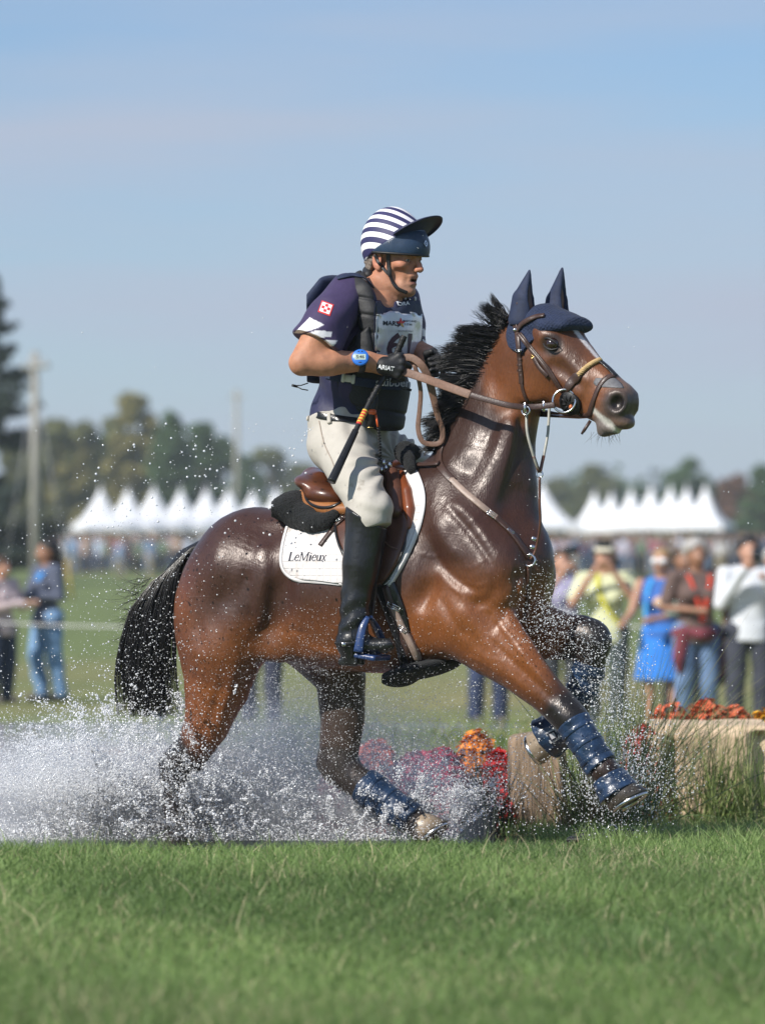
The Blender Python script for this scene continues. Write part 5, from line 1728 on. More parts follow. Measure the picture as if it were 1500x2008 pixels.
serif_word(HB3, 565, 1101, 16.5, pad)

# ---- half pad of black fleece
F = Field([XM(530), -0.42, ZC + (HZ - 1060) * u], [XM(870), 0.35, ZC + (HZ - 850) * u], 0.006)
F.chain([H(590, 1000, 0.0), H(620, 1008, 0.0), H(655, 1004, 0)], np.array([28, 25, 22]) * u, .02, 'u', LAT, 4.6)
F.chain([H(582, 1012, .18), H(612, 1026, .225), H(640, 1022, .24), H(655, 1012, .24)], np.array([27, 21, 16, 12]) * u, .03)
F.ell(H(584, 992, .10), (30 * u, .13, 30 * u), .03, 'u', yaw(27))
F.chain([H(790, 888, .06), H(800, 902, .10), H(806, 920, .14)], np.array([18, 15, 10]) * u, .02)
F.chain([H(796, 882, .05), H(808, 886, 0), H(812, 890, -.08)], np.array([15, 15, 14]) * u, .02)
v, f = F.extract()
v = v + normals_of(v, f) * (0.0016 * noise3(v, 330, 5))[:, None]
hpad = single('half_pad', mesh_np('half_pad', v, f), M['fleece'], 'black fleece half pad showing behind and in front of the saddle', 'half pad')

# ---- saddle
saddle = thing('saddle', 'brown leather jumping saddle with knee blocks under the rider', 'saddle', H(690, 1150, .1))
F = Field([XM(560), -0.46, ZC + (HZ - 1030) * u], [XM(830), 0.36, ZC + (HZ - 880) * u], 0.0045)
F.chain([H(614, 940, .0), H(625, 946, .10)], np.array([21, 20]) * u, .02)
F.chain([H(614, 940, .0), H(625, 946, -.10)], np.array([21, 20]) * u, .02)
F.ell(H(634, 952, .03), (48 * u, .16, 20 * u), .03, 'u', yaw(27) @ rot_y_img(16))
F.ell(H(640, 972, .17), (42 * u, .055, 20 * u), .02, 'u', yaw(27) @ rot_y_img(10))
F.chain([H(650, 968, 0), H(700, 985, 0), H(745, 955, 0), H(778, 918, 0)], np.array([18, 16, 18, 16]) * u, .04, 'u', LAT, [5, 3.6, 3.0, 2.6])
F.ell(H(672, 950, 0), (50 * u, .07, 26 * u), .03, 'd', yaw(27))
v, f = F.extract(); v = laplace(v, f, 2)
obj('seat', mesh_np('seat', v, f), M['leather_saddle'], saddle)
F = Field([XM(560), -0.46, ZC + (HZ - 1040) * u], [XM(760), 0.36, ZC + (HZ - 920) * u], 0.0045)
F.chain([H(600, 978, .08), H(612, 990, .15), H(650, 1000, .20), H(700, 1000, .22)], np.array([20, 18, 15, 12]) * u, .02, 'u', LAT, 1.2)
v, f = F.extract(); v = laplace(v, f, 2)
obj('panel', mesh_np('panel', v, f), M['leather_tan'], saddle)
strap(saddle, 'piping', [(598, 968), (604, 985), (624, 995), (648, 996), (668, 988)], 5, 'black_leather', BVHTree.FromPolygons(v.tolist(), f.tolist()), thick=.006, n=24)
# flap with its own relief
FL = [(655, 982), (657, 1030), (664, 1065), (684, 1110), (716, 1140), (746, 1148)]
FR = [(762, 915), (800, 965), (806, 1010), (797, 1060), (778, 1112), (750, 1149)]
v, f = patch_on(HB3, FL, FR, 46, 30, .012, .012, smooth=6)
flap = obj('flap', mesh_np('flap', v, f), M['leather_dark'], saddle)
FLB = BVHTree.FromPolygons(np.vstack([HV, PADV, v]).tolist(), HF.tolist() + (PADF + len(HV)).tolist() + (f + len(HV) + len(PADV)).tolist())
strap(flap, 'flap_piping', [(770, 922), (796, 965), (803, 1010), (794, 1060), (775, 1112), (750, 1147), (716, 1139), (684, 1109)], 5, 'black_leather', FLB, thick=.006, n=60)
strap(flap, 'flap_piping', [(656, 985), (658, 1030), (665, 1065), (680, 1100)], 5, 'black_leather', FLB, thick=.006, n=40)
# knee rolls: two padded leather lobes
F = Field([XM(735), -0.52, ZC + (HZ - 1075) * u], [XM(850), 0.1, ZC + (HZ - 900) * u], 0.004)
def onflap(x, y, o): 
    p, n = hit(FLB, x, y); return p + n * o
F.chain([onflap(770, 935, .005), onflap(777, 970, .008), onflap(778, 1005, .006)], np.array([16, 18, 15]) * u, .02)
v, f = F.extract(); obj('knee_roll', mesh_np('knee_roll', laplace(v, f, 2), f), M['leather_dark'], saddle)
F = Field([XM(735), -0.52, ZC + (HZ - 1085) * u], [XM(850), 0.1, ZC + (HZ - 900) * u], 0.004)
F.chain([onflap(788, 930, .002), onflap(801, 965, .008), onflap(806, 1000, .008), onflap(801, 1035, .002)], np.array([7, 11, 12, 6]) * u, .02)
v, f = F.extract(); obj('knee_block', mesh_np('knee_block', laplace(v, f, 2), f), mat('red_brown_leather', (.17, .045, .015), .34, .3, 16, .12, coat=.2), saddle)
strap(flap, 'stitching', [(752, 1060), (764, 1072), (780, 1078)], 2.5, 'leather_rein', FLB, thick=.004, n=20)
# pommel hardware
for i, (x, y) in enumerate(((752, 908), (757, 918), (764, 912), (748, 922))):
    p = H(x, y, .13); ball('stud', p, .010, M['steel'], saddle, 10, (1, .6, 1.2))
# girth, billets, belly guard
strap(saddle, 'girth', [(752, 1142), (770, 1185), (786, 1235), (802, 1290), (812, 1322)], 44, 'black_leather', HBVH, thick=.012, n=30)
strap(saddle, 'billet', [(758, 1150), (772, 1195), (790, 1240), (808, 1290), (820, 1318)], 15, 'leather_brown', HBVH, thick=.018, n=30)
strap(saddle, 'billet', [(772, 1186), (786, 1215), (806, 1255), (822, 1290)], 14, 'leather_pale', HBVH, thick=.020, n=30)
buckle(saddle, 776, 1188, 26, 9, 20, bvh=HBVH, off=.022); buckle(saddle, 796, 1232, 18, 8, 30, bvh=HBVH, off=.022)
F = Field([XM(745), -0.55, ZC + (HZ - 1370) * u], [XM(920), 0.2, ZC + (HZ - 1270) * u], 0.006)
F.ell(H(830, 1314, .10), (72 * u, .17, 17 * u), .02, 'u', yaw(27) @ rot_y_img(-14))
F.ell(H(782, 1332, .10), (24 * u, .12, 17 * u), .02, 'u', yaw(27))
v, f = F.extract(); obj('stud_guard', mesh_np('stud_guard', v, f), M['fleece'], saddle)
# stirrup leather and iron
LEGY = ymid(700) - .405
for dx, yy in ((0, .0), (9, .008)):
    q = line3([(728 + dx * .4, 1060), (726 + dx, 1130), (720 + dx, 1200), (716 + dx * .6, 1222)], [LEGY + .03 + yy] * 4, 20)
    vv, ff = ribbon(q, .020, .004, (-.3, -1, 0)); obj('stirrup_leather', mesh_np('stirrup_leather', vv, ff), M['leather_brown'], saddle)
st = MB()
sy = LEGY - .01
A_ = line3([(722, 1212), (712, 1232), (707, 1256), (703, 1280)], [sy - .04, sy - .05, sy - .055, sy - .055], 14)
vv, ff = ribbon(A_, np.interp(np.linspace(0, 1, 14), [0, .3, 1], [.016, .028, .034]), .012, (-.2, -1, .1)); st.add(vv, ff)
B_ = line3([(722, 1212), (736, 1230), (748, 1256), (752, 1282)], [sy - .02, sy + .03, sy + .06, sy + .07], 14)
vv, ff = ribbon(B_, .026, .010, (.6, 1, .1)); st.add(vv, ff)
F = Field([XM(680), sy - .14, ZC + (HZ - 1320) * u], [XM(775), sy + .13, ZC + (HZ - 1255) * u], 0.0035)
F.box(P(726, 1288, sy), (.052, .065, .010), yaw(27) @ rot_y_img(8), .008)
v, f = F.extract(); st.add(v, f)
stir = obj('stirrup_iron', st.mesh('stirrup_iron'), mat('blue_stirrup', (.016, .040, .13), .34, .3, 40, .2, coat=.3), saddle)
# loose strap end behind the boot with buckle
strap(saddle, 'strap_end', [(690, 1008), (668, 1024), (648, 1046), (628, 1072)], 9, 'leather_brown', FLB, thick=.008, n=24)
buckle(saddle, 668, 1022, 14, 9, -35, bvh=FLB, off=.012)

# ---- leg boots
def leg_boot(name, label, pts, rad, straps, extra=(), grp='blue boots on the horse legs', cat='horse boot'):
    pts = [np.array(p) for p in pts]
    A = np.array(pts)
    lo = A.min(0) - .08; hi = A.max(0) + .08
    F = Field(lo, hi, .0042)
    F.chain(A, np.array(rad) * u, .01)
    for p, r in extra: F.ell(p, r, .012)
    d0 = A[1] - A[0]; d1 = A[-1] - A[-2]
    F.cut(A[0], -d0, .004); F.cut(A[-1], d1, .004)
    v, f = F.extract(); v = laplace(v, f, 1)
    v = v + normals_of(v, f) * (noise3(v, 55, 8) * .0020 + noise3(v, 120, 9) * .0012)[:, None]
    r = thing(name, label, cat, A[-1], grp)
    obj('shell', mesh_np('shell', v, f), M['boot_blue'], r)
    b = bvh_of(v, f)
    for s in straps:
        c = A[0] + (A[-1] - A[0]) * s
        # ring strap round the leg
        ax = (A[-1] - A[0]) / np.linalg.norm(A[-1] - A[0])
        e1 = np.cross(ax, [0, 1, 0]); e1 /= np.linalg.norm(e1); e2 = np.cross(ax, e1)
        ptsr = []; nr = []
        for a in np.linspace(0, 2 * np.pi, 25):
            d = math.cos(a) * e1 + math.sin(a) * e2
            h = b.ray_cast(Vector(c + d * .2), Vector(-d))
            q = np.array(h[0]) if h[0] is not None else c + d * .05
            ptsr.append(q); nr.append(d)
        vv, ff = ribbon(np.array(ptsr), .016, .003, np.array(nr))
        obj('strap', mesh_np('strap', vv, ff), M['boot_blue'], r)
    return r
leg_boot('leg_boot', 'wet blue boot on the outstretched near foreleg', [H(1122, 1416, .16), H(1145, 1452, .16), H(1166, 1487, .16), H(1180, 1505, .16)], [35, 31, 30, 33], [.2, .5, .8])
leg_boot('leg_boot', 'blue boot on the folded far foreleg', [H(1156, 1302, -.17), H(1147, 1336, -.17), H(1136, 1376, -.17)], [33, 31, 32], [.25, .7])
leg_boot('leg_boot', 'blue boot on the far hind leg under the belly', [H(713, 1541, -.18), H(760, 1575, -.185), H(810, 1609, -.19)], [38, 34, 33], [.2, .5, .8])
leg_boot('overreach_boot', 'flared blue bell boot above the near fore hoof', [H(1191, 1523, .16), H(1204, 1545, .16), H(1213, 1560, .16)], [27, 36, 41], [.15], cat='bell boot', grp='bell boots on the fore hooves')
bb = leg_boot('overreach_boot', 'blue bell boot with a pale square patch on the folded far fore hoof', [H(1118, 1410, -.155), H(1094, 1434, -.15), H(1068, 1452, -.145)], [34, 40, 44], [.2], cat='bell boot', grp='bell boots on the fore hooves')
sh_ = [c for c in bb.children if c.name.startswith('shell')][0]
sv_ = np.empty(len(sh_.data.vertices) * 3, np.float32); sh_.data.vertices.foreach_get('co', sv_); sv_ = sv_.reshape(-1, 3) + np.array(world_loc(bb))
BVB = BVHTree.FromPolygons(sv_.tolist(), [tuple(p.vertices) for p in sh_.data.polygons])
for s_, m_, lf in ((22, 'grey_print', .004), (16, 'navy_print', .005), (10, 'grey_print', .006)):
    V = []; a_ = math.radians(-28)
    for i, j in ((-1, -1), (1, -1), (1, 1), (-1, 1)):
        p, n = hit(BVB, 1084 + s_ / 2 * (i * math.cos(a_) - j * math.sin(a_)), 1444 + s_ / 2 * (i * math.sin(a_) + j * math.cos(a_))); V.append(p + n * lf)
    obj('square_patch', mesh_np('square_patch', np.array(V), [(0, 1, 2, 3)], False), M[m_], bb)
# ------------------------------------------------------------------ rider
RA = math.radians(30)
RF = np.array([math.cos(RA), -math.sin(RA), 0]); RL = np.array([math.sin(RA), math.cos(RA), 0]); UP = np.array([0, 0, 1.0])
RLAT = -RL
HA = math.radians(35)
hf = np.array([math.cos(HA), -math.sin(HA), 0]); hl = np.array([math.sin(HA), math.cos(HA), 0])
HC = P(771, 508, -0.03)
HS = 1.06
# the head leans forward a touch
tl = math.radians(5)
hF = hf * math.cos(tl) - UP * math.sin(tl); hU = UP * math.cos(tl) + hf * math.sin(tl)
HRM = np.stack([hF, hl, hU], 1)
def HL(x, y, z): return HC + HS * (hF * x + hl * y + hU * z)
def head_prims(F, g=0.0, feat=True):
    def E(c, r, k=.02, op='u'): F.ell(HL(*c), (np.array(r) + g) * HS, k, op, HRM)
    def C(pts, r, k=.015, op='u', ax=None, fl=1.0): F.chain([HL(*p) for p in pts], (np.array(r) + g) * HS, k, op, ax, fl)
    E((-.012, 0, .045), (.098, .076, .085), .02)
    E((.035, 0, -.030), (.058, .056, .085), .03)
    C([(-.005, -.055, -.045), (.03, -.046, -.088), (.068, -.018, -.108)], [.014, .013, .014], .03)
    C([(-.005, .055, -.045), (.03, .046, -.088), (.068, .018, -.108)], [.014, .013, .014], .03)
    E((.026, 0, -.085), (.05, .036, .034), .03)
    E((.078, 0, -.108), (.019, .021, .016), .015)
    if not feat: return
    C([(.080, -.042, .018), (.092, -.018, .019), (.094, 0, .016), (.092, .018, .019), (.080, .042, .018)], [.011, .011, .009, .011, .011], .015)
    C([(.090, 0, .012), (.104, 0, -.012), (.117, 0, -.030)], [.0080, .0085, .0108], .012)
    for s in (-1, 1):
        E((.106, .012 * s, -.034), (.011, .0085, .0085), .008)
        E((.095, .033 * s, -.002), (.017, .020, .0125), .012, 'd')
        E((.064, .047 * s, -.018), (.024, .018, .016), .02)
        E((.0785, .0335 * s, .0045), (.0140, .0165, .0066), .006)     # upper lid
        E((.0785, .0330 * s, -.0105), (.0125, .0150, .0050), .006)    # lower lid
        C([(.100, .019 * s, -.036), (.092, .030 * s, -.055), (.082, .034 * s, -.075)], [.004, .0045, .003], .012, 'd')   # fold beside the mouth
        E((.058, .050 * s, -.060), (.020, .012, .022), .02, 'd')      # hollow cheek
        E((.114, .006 * s, -.041), (.005, .0038, .003), .003, 'd')
        # ear
        E((-.012, .078 * s, -.008), (.019, .009, .033), .008)
        E((-.007, .086 * s, -.004), (.010, .008, .019), .006, 'd')
        E((-.004, .077 * s, -.036), (.009, .007, .010), .006)
    E((.088, 0, -.055), (.013, .024, .010), .014)       # upper lip
    E((.086, 0, -.082), (.012, .021, .0085), .012)      # lower lip
    E((.100, 0, -.069), (.022, .020, .0052), .004, 'd') # open mouth
    C([(.088, -.023, -.067), (.0965, 0, -.063), (.088, .023, -.067)], [.002, .0040, .002], .004)
    C([(.086, -.022, -.072), (.0930, 0, -.077), (.086, .022, -.072)], [.002, .0046, .002], .004)

LY = -.385                              # near leg depth
def leg_near():
    return [P(676, 882, -.13), P(698, 938, -.27), P(728, 1004, LY)], [58 * u, 50 * u, 40 * u]
def shin_near():
    return [P(726, 1006, LY), P(713, 1090, LY - .005), P(696, 1215, LY - .01)], [38 * u, 38 * u, 25 * u]
ARM = [P(686, 592, -.15), P(632, 650, -.285), P(592, 712, -.315)]
FORE = [P(592, 712, -.315), P(650, 712, -.30), P(718, 709, -.265)]
HAND = P(756, 718, -.245)
FHAND = P(842, 710, -.06)
FARM = [P(788, 590, .13), P(802, 640, .17), P(806, 690, .14)]
FFORE = [P(806, 690, .14), P(836, 700, .04), P(840, 706, -.03)]
TOR = [P(678, 868, 0), P(690, 800, -.01), P(714, 700, -.02), P(730, 620, -.02), P(742, 572, -.02)]
TR = np.array([64, 66, 72, 64, 34]) * u
TFL = [1.42, 1.32, 1.34, 1.55, 1.9]

F = Field([XM(548), -.60, ZC + (HZ - 1320) * u], [XM(925), .36, ZC + (HZ - 425) * u], .0038)
F.chain(TOR, TR - .006, .03, 'u', RLAT, TFL)
F.chain([P(742, 590, -.02), P(752, 560, -.025), HL(-.012, 0, -.05)], np.array([44, 31, 29]) * u, .035)          # neck
F.chain([P(776, 585, -.06), HL(.012, -.03, -.06)], [.014, .010], .02)
F.chain(ARM, np.array([28, 33, 25]) * u, .02)
F.chain(FORE, np.array([23, 24.5, 18]) * u, .012, 'u', UP, [1.0, 1.0, 1.0])
F.ell(P(632, 708, -.312), (40 * u, 22 * u, 24 * u), .03)
F.chain([FORE[-1], HAND], np.array([18, 20]) * u, .02)
F.chain(FARM, np.array([34, 30, 26]) * u, .03)
F.chain(FFORE, np.array([28, 24, 19]) * u, .02)
F.chain([FFORE[-1], FHAND], np.array([18, 19]) * u, .02)
a, b = leg_near(); F.chain(a, np.array(b) - .014, .03)
a, b = shin_near(); F.chain(a, np.array(b) - .018, .02)
F.chain([P(692, 1255, LY), P(745, 1268, LY - .04), P(764, 1264, LY - .055)], np.array([17, 10, 7]) * u, .02)
F.chain([P(702, 880, .10), P(770, 905, .20), P(880, 985, .30)], np.array([66, 52, 40]) * u, .03)
F.chain([P(880, 985, .30), P(872, 1150, .34)], np.array([38, 28]) * u, .03)
head_prims(F)
RV, RFc = F.extract()
RV = laplace(RV, RFc, 1, .4)
px, py = to_px(RV)
hv = (RV - HC) @ HRM / HS             # head coordinates
col = np.tile(np.array([.46, .215, .128]), (len(RV), 1))
n1 = noise3(RV, 60, 31); n2 = noise3(RV, 160, 32)
col *= (1 + .07 * n1 + .05 * n2)[:, None]
def mixc(c, t):
    global col
    col = col * (1 - t[:, None]) + np.array(c) * t[:, None]
ish = (np.linalg.norm(hv, axis=1) < .17)
g = lambda c, r: np.exp(-(((hv - np.array(c)) / np.array(r)) ** 2).sum(1)) * ish
mixc([.30, .20, .15], np.clip(g((.06, 0, -.095), (.06, .07, .035)), 0, 1) * .45)        # stubble
mixc([.55, .18, .12], np.clip(g((.115, 0, -.028), (.018, .02, .02)) + g((.07, -.045, -.02), (.025, .025, .02)) + g((.07, .045, -.02), (.025, .025, .02)), 0, 1) * .45)
mixc([.56, .20, .14], np.clip(g((-.012, -.08, -.01), (.03, .02, .04)), 0, 1) * .5)
mixc([.36, .13, .11], np.clip(g((.100, 0, -.062), (.012, .022, .006)) + g((.097, 0, -.079), (.012, .021, .007)), 0, 1) * .8)
mixc([.03, .01, .01], ((np.abs(hv[:, 2] + .0695) < .006) & (np.abs(hv[:, 1]) < .017) & (hv[:, 0] > .06) & (hv[:, 0] < .098)).astype(float) * .9)
for s in (-1, 1):
    br = np.abs(hv[:, 2] - (.0205 - 4.0 * (np.abs(hv[:, 1]) - .028) ** 2)) < .0045
    mixc([.16, .10, .06], (br & (np.abs(hv[:, 1] - .032 * s) < .021) & (hv[:, 0] > .06)).astype(float) * .6)
    mixc([.25, .11, .08], np.clip(g((.088, .033 * s, -.004), (.02, .022, .012)), 0, 1) * .35)
rider = thing('person', 'rider in striped helmet, dark vest and beige breeches on the horse holding a whip', 'person', P(690, 1305, -.1))
rm = mesh_np('rider_body', RV, RFc); set_col(rm, np.clip(col, 0, 1))
obj('body', rm, M['skin'], rider)
RB = bvh_of(RV, RFc)
for s in (-1, 1):
    e = ball('eye', HL(.0772, .0335 * s, -.002), .0125 * HS, M['eyewhite'], rider, 16)
    ball('iris', HL(.0845, .0345 * s - .0012, -.002), .0066 * HS, mat('iris', (.06, .045, .035), .1, .1, 50, 0, coat=1), e, 12)
# short hair at the nape and sideburn
F = Field(HC - .17, HC + .17, .0035)
F.ell(HL(-.020, 0, .020), np.array((.094, .0775, .082)) * HS, .0, 'u', HRM)
F.ell(HL(-.035, 0, -.035), np.array((.062, .064, .045)) * HS, .02, 'u', HRM)
F.cut(HL(-.028, 0, 0), hF * .9 - hU * .45, .004); F.cut(HL(0, 0, .03), hU)
v, f = F.extract(); v = v + (noise3(v, 260, 9) * .0013)[:, None]
obj('hair', mesh_np('hair', v, f), M['greyhair'], rider)

# ---- helmet
def helm_field(g, dx=0.0):
    F = Field(HC - .23, HC + .26, .0035)
    F.ell(HL(-.012, 0, .056), (np.array((.110, .0915, .121)) + g) * HS, 0, 'u', HRM)
    F.ell(HL(.018 + dx, 0, .040), (np.array((.112, .089, .095)) + g) * HS, .03, 'u', HRM)
    return F
helmet_root = rider
pl_p = HL(-.012, 0, .020); pl_n = -hF * .54 + hU * .84
F = helm_field(.004); F.cut(HL(0, 0, .016), -hU, .003); F.cut(pl_p + hU * .010, pl_n, .003)
v, f = F.extract(); v = laplace(v, f, 2)
hs = obj('helmet', mesh_np('helmet', v, f), M['hat_navy'], rider)
HMV, HMF = v, f
F = helm_field(.0015); F.cut(HL(0, 0, .004), -hU + hF * .25, .004); F.cut(pl_p + hU * .004, -pl_n, .003)
v, f = F.extract(); v = laplace(v, f, 2)
# white and navy bands of the silk
ax = np.array([.50, .40, .84]); ax /= np.linalg.norm(ax)
me = mesh_np('silk_cover', v, f)
so = obj('silk_cover', me, None, hs)
M['silk'] = stripe_mat('striped_silk', (.030, .028, .10), (.78, .77, .79), tuple(ax), 29.0, .30, .5)
me.materials.append(M['silk'])
HMB = BVHTree.FromPolygons(np.vstack([HMV, v]).tolist(), HMF.tolist() + (f + len(HMV)).tolist())
# peak
V = []; nphi, nr = 40, 10
for i in range(nphi):
    ph = math.radians(-64 + 128 * i / (nphi - 1))
    for j in range(nr):
        t = j / (nr - 1)
        out = .061 * max(math.cos(ph * 1.36), 0) ** .45 * t
        V.append(HL(.004 + .108 * math.cos(ph) + out * math.cos(ph), .091 * math.sin(ph) + out * math.sin(ph) * .85, .050 + .058 * math.cos(ph) ** 1.3 + .048 * t * max(math.cos(ph * 1.2), 0) + .013 * math.sin(t * math.pi)))
V = np.array(V); n0 = len(V)
V = np.vstack([V, V - hU * .005])
Fc = []
for i in range(nphi - 1):
    for j in range(nr - 1):
        a = i * nr + j
        Fc += [(a, a + nr, a + nr + 1, a + 1), (n0 + a, n0 + a + 1, n0 + a + nr + 1, n0 + a + nr)]
    Fc += [(i * nr + nr - 1, (i + 1) * nr + nr - 1, n0 + (i + 1) * nr + nr - 1, n0 + i * nr + nr - 1)]
obj('peak', mesh_np('peak', V, Fc), M['silk_navy'], hs)
rim = []
for a in np.linspace(-180, 180, 61):
    q = math.radians(a); d = hF * math.cos(q) + hl * math.sin(q)
    h = BVHTree.FromPolygons(HMV.tolist(), HMF.tolist()) if a == -180 else rimb
    rimb = h
    r_ = rimb.ray_cast(Vector(HL(.018, 0, .018) + d * .3), Vector(-d))
    if r_[0] is not None and (np.array(r_[0]) - HC) @ hF > -.06: rim.append(np.array(r_[0]) - hU * .001)
obj('rim', mesh_np('rim', *tube_np(np.array(rim), .0042, 6)), M['black_rubber'], hs)
# badge and studs
p, n = hit(HMB, 834, 478)
e1 = np.cross(n, UP); e1 /= np.linalg.norm(e1); e2 = np.cross(e1, n)
mb = MB(); q = [p + n * .003 + e1 * a * .011 + e2 * b * .0135 for a, b in ((1, 0), (0, 1), (-1, 0), (0, -1))]
q2 = [p - n * .002 + e1 * a * .012 + e2 * b * .0145 for a, b in ((1, 0), (0, 1), (-1, 0), (0, -1))]
mb.add(q + q2, [(0, 1, 2, 3), (0, 4, 5, 1), (1, 5, 6, 2), (2, 6, 7, 3), (3, 7, 4, 0)])
bd = obj('badge', mesh_np('badge', np.array(mb.v), mb.f, False), M['steel'], hs)
q = [p + n * .0038 + e1 * a * .0055 + e2 * b * .0068 for a, b in ((1, 0), (0, 1), (-1, 0), (0, -1))]
ri = [p + n * .0040 + e1 * math.cos(a) * .0022 + e2 * math.sin(a) * .0028 for a in np.linspace(0, 6.28, 12, endpoint=False)]
b2 = obj('badge_mark', mesh_np('badge_mark', np.array(q), [(0, 1, 2, 3)], False), M['navy_print'], bd)
obj('badge_mark', mesh_np('badge_mark', np.array(ri), [tuple(range(12))], False), M['steel'], bd)
for x, y in ((763, 475), (829, 462), (820, 487)):
    p, n = hit(HMB, x, y); ball('stud', p, .0028, M['steel'], hs, 8)
def rstrap(name, path, w_, m, bvh=RB, thick=.003, off=.002, n=30, parent=None, smooth=3):
    v, f = strap_on(bvh, path, w_, thick, off, n, smooth)
    return obj(name, mesh_np(name, v, f), M[m] if isinstance(m, str) else m, parent or rider)
rstrap('chin_strap', [(761, 490), (763, 515), (764, 543)], 8, 'black_rubber', off=.004)
rstrap('chin_strap', [(735, 500), (742, 514), (753, 529), (764, 541)], 6, 'black_rubber', off=.004)
rstrap('chin_strap', [(764, 541), (769, 554), (780, 566), (798, 574)], 7, 'black_rubber', off=.003)

# ---- shirt
F = Field([XM(560), -.47, ZC + (HZ - 845) * u], [XM(860), .33, ZC + (HZ - 535) * u], .0038)
F.chain(TOR, TR + .004, .03, 'u', RLAT, TFL)
F.chain([P(744, 588, -.02), P(752, 566, -.025)], np.array([50, 42]) * u, .03)
AS = [P(684, 579, -.15), P(652, 618, -.24), P(622, 668, -.29)]
F.chain(AS, np.array([43, 45, 50]) * u, .04)
F.chain([P(790, 588, .12), P(800, 640, .16), P(804, 682, .15)], np.array([36, 34, 34]) * u, .05)
dA = P(592, 712, -.315) - P(652, 618, -.24); dA /= np.linalg.norm(dA)
hemn = dA.copy(); hemc = P(622, 668, -.29)
def hemcut(x, y, z):
    d = (x - hemc[0]) * (hemn[0] * .6 + .1) + (y - hemc[1]) * hemn[1] + (z - hemc[2]) * (hemn[2])
    near = (y + .20) * 1.0
    return np.maximum(-d, near) * 1.0
hn = np.array([-.42, -.2, -.88]); hn /= np.linalg.norm(hn)
hp0 = P(618, 672, -.29)
def hc(x, y, z):
    d = (x - hp0[0]) * hn[0] + (y - hp0[1]) * hn[1] + (z - hp0[2]) * hn[2]      # >0 beyond the hem
    g = np.maximum(-d, np.maximum(y + .17, (x - XM(668)) ))                       # inside (<0) = region to remove
    return g + 0 * x
F.everywhere(hc, 'd', .003)
F.ell(P(612, 700, -.305), (44 * u, 44 * u, 44 * u), .006, 'd')
F.cut(P(690, 826, 0), -UP - RF * .12, .003)
F.chain([P(758, 520, -.03), P(754, 572, -.03)], np.array([46, 42]) * u, .01, 'd')
F.chain([P(758, 530, -.10), P(768, 584, -.15)], np.array([40, 30]) * u, .01, 'd')
v, f = F.extract()
# cloth folds
fold = .0062 * np.sin(noise3(v, 13, 41) * 3.4 + (v @ np.array([14, 4, 34]))) + .004 * noise3(v, 34, 42)
pxs, pys = to_px(v)
amt = .5 + .5 * np.clip(sstep(640, 700, pys) * (pxs < 690) + sstep(745, 800, pys), 0, 1)
b_ = bvh_of(v, f)
me0 = mesh_np('tmp', v, f); nrm = np.empty(len(v) * 3, np.float32); me0.vertices.foreach_get('normal', nrm); nrm = nrm.reshape(-1, 3); bpy.data.meshes.remove(me0)
v = v + nrm * (fold * amt)[:, None]
v = laplace(v, f, 1)
pxs, pys = to_px(v)
def inpoly(px, py, poly):
    poly = np.array(poly, float); c = np.zeros(len(px), bool)
    for i in range(len(poly)):
        a = poly[i]; b = poly[(i + 1) % len(poly)]
        cond = ((a[1] > py) != (b[1] > py)) & (px < (b[0] - a[0]) * (py - a[1]) / (b[1] - a[1] + 1e-9) + a[0])
        c ^= cond
    return c
navy = np.array([.013, .014, .055]); plum = np.array([.045, .026, .085])
near_arm = sstep(-.16, -.20, v[:, 1]) * (pxs < 720)
sc = navy[None] * (1 - near_arm[:, None] * .85) + plum[None] * near_arm[:, None] * .85
far_arm = (v[:, 1] > .08) & (pxs > 795)
sc[far_arm] = plum
wh = np.zeros(len(v), bool)
for poly in ([(576, 654), (607, 623), (636, 637), (620, 645), (590, 654)], [(589, 658), (622, 648), (652, 651), (649, 661), (600, 666)], [(608, 674), (640, 667), (662, 669), (655, 679), (618, 683)]):
    wh |= inpoly(pxs, pys, poly) & (v[:, 1] < -.12)
wh |= far_arm & (np.abs(pys - 652 - .5 * (pxs - 830)) < 7) | far_arm & (np.abs(pys - 672 - .5 * (pxs - 830)) < 6)
sc[wh] = [.72, .71, .74]
d_h = (v - hp0) @ hn
me = mesh_np('shirt', v, f); set_col(me, sc)
shirt = obj('shirt', me, mat('rider_shirt', (0, 0, 0), .62, .12, 40, .5, bscale=22, bdist=.007, vcol=True, sheen=.1), rider)
SV, SF = v, f
SB = bvh_of(SV, SF)
# chequered badge on the sleeve
def quad_print(bvh, cx, cy, sx, sy, ang, m, parent, name, lift=.002, n=5):
    V = []; a = math.radians(ang)
    for i in range(n):
        for j in range(n):
            x = (i / (n - 1) - .5) * sx; y = (j / (n - 1) - .5) * sy
            p, q = hit(bvh, cx + x * math.cos(a) - y * math.sin(a), cy + x * math.sin(a) + y * math.cos(a))
            V.append(p + q * lift)
    Fc = [(i * n + j, i * n + n + j, i * n + n + j + 1, i * n + j + 1) for i in range(n - 1) for j in range(n - 1)]
    return obj(name, mesh_np(name, np.array(V), Fc), M[m], parent)
bad = quad_print(SB, 639, 605.5, 25, 24, 20, 'red_print', shirt, 'sleeve_badge', .002)
quad_print(SB, 639, 605.5, 20, 19, 20, 'white_print', bad, 'badge_print', .003)
for i in range(3):
    for j in range(3):
        if (i + j) % 2 == 1:
            a = math.radians(20); x = (i - 1) * 5.6; y = (j - 1) * 5.4
            quad_print(SB, 639 + x * math.cos(a) - y * math.sin(a), 605.5 + x * math.sin(a) + y * math.cos(a), 5.4, 5.2, 20, 'red_print', bad, 'badge_print', .004, 2)

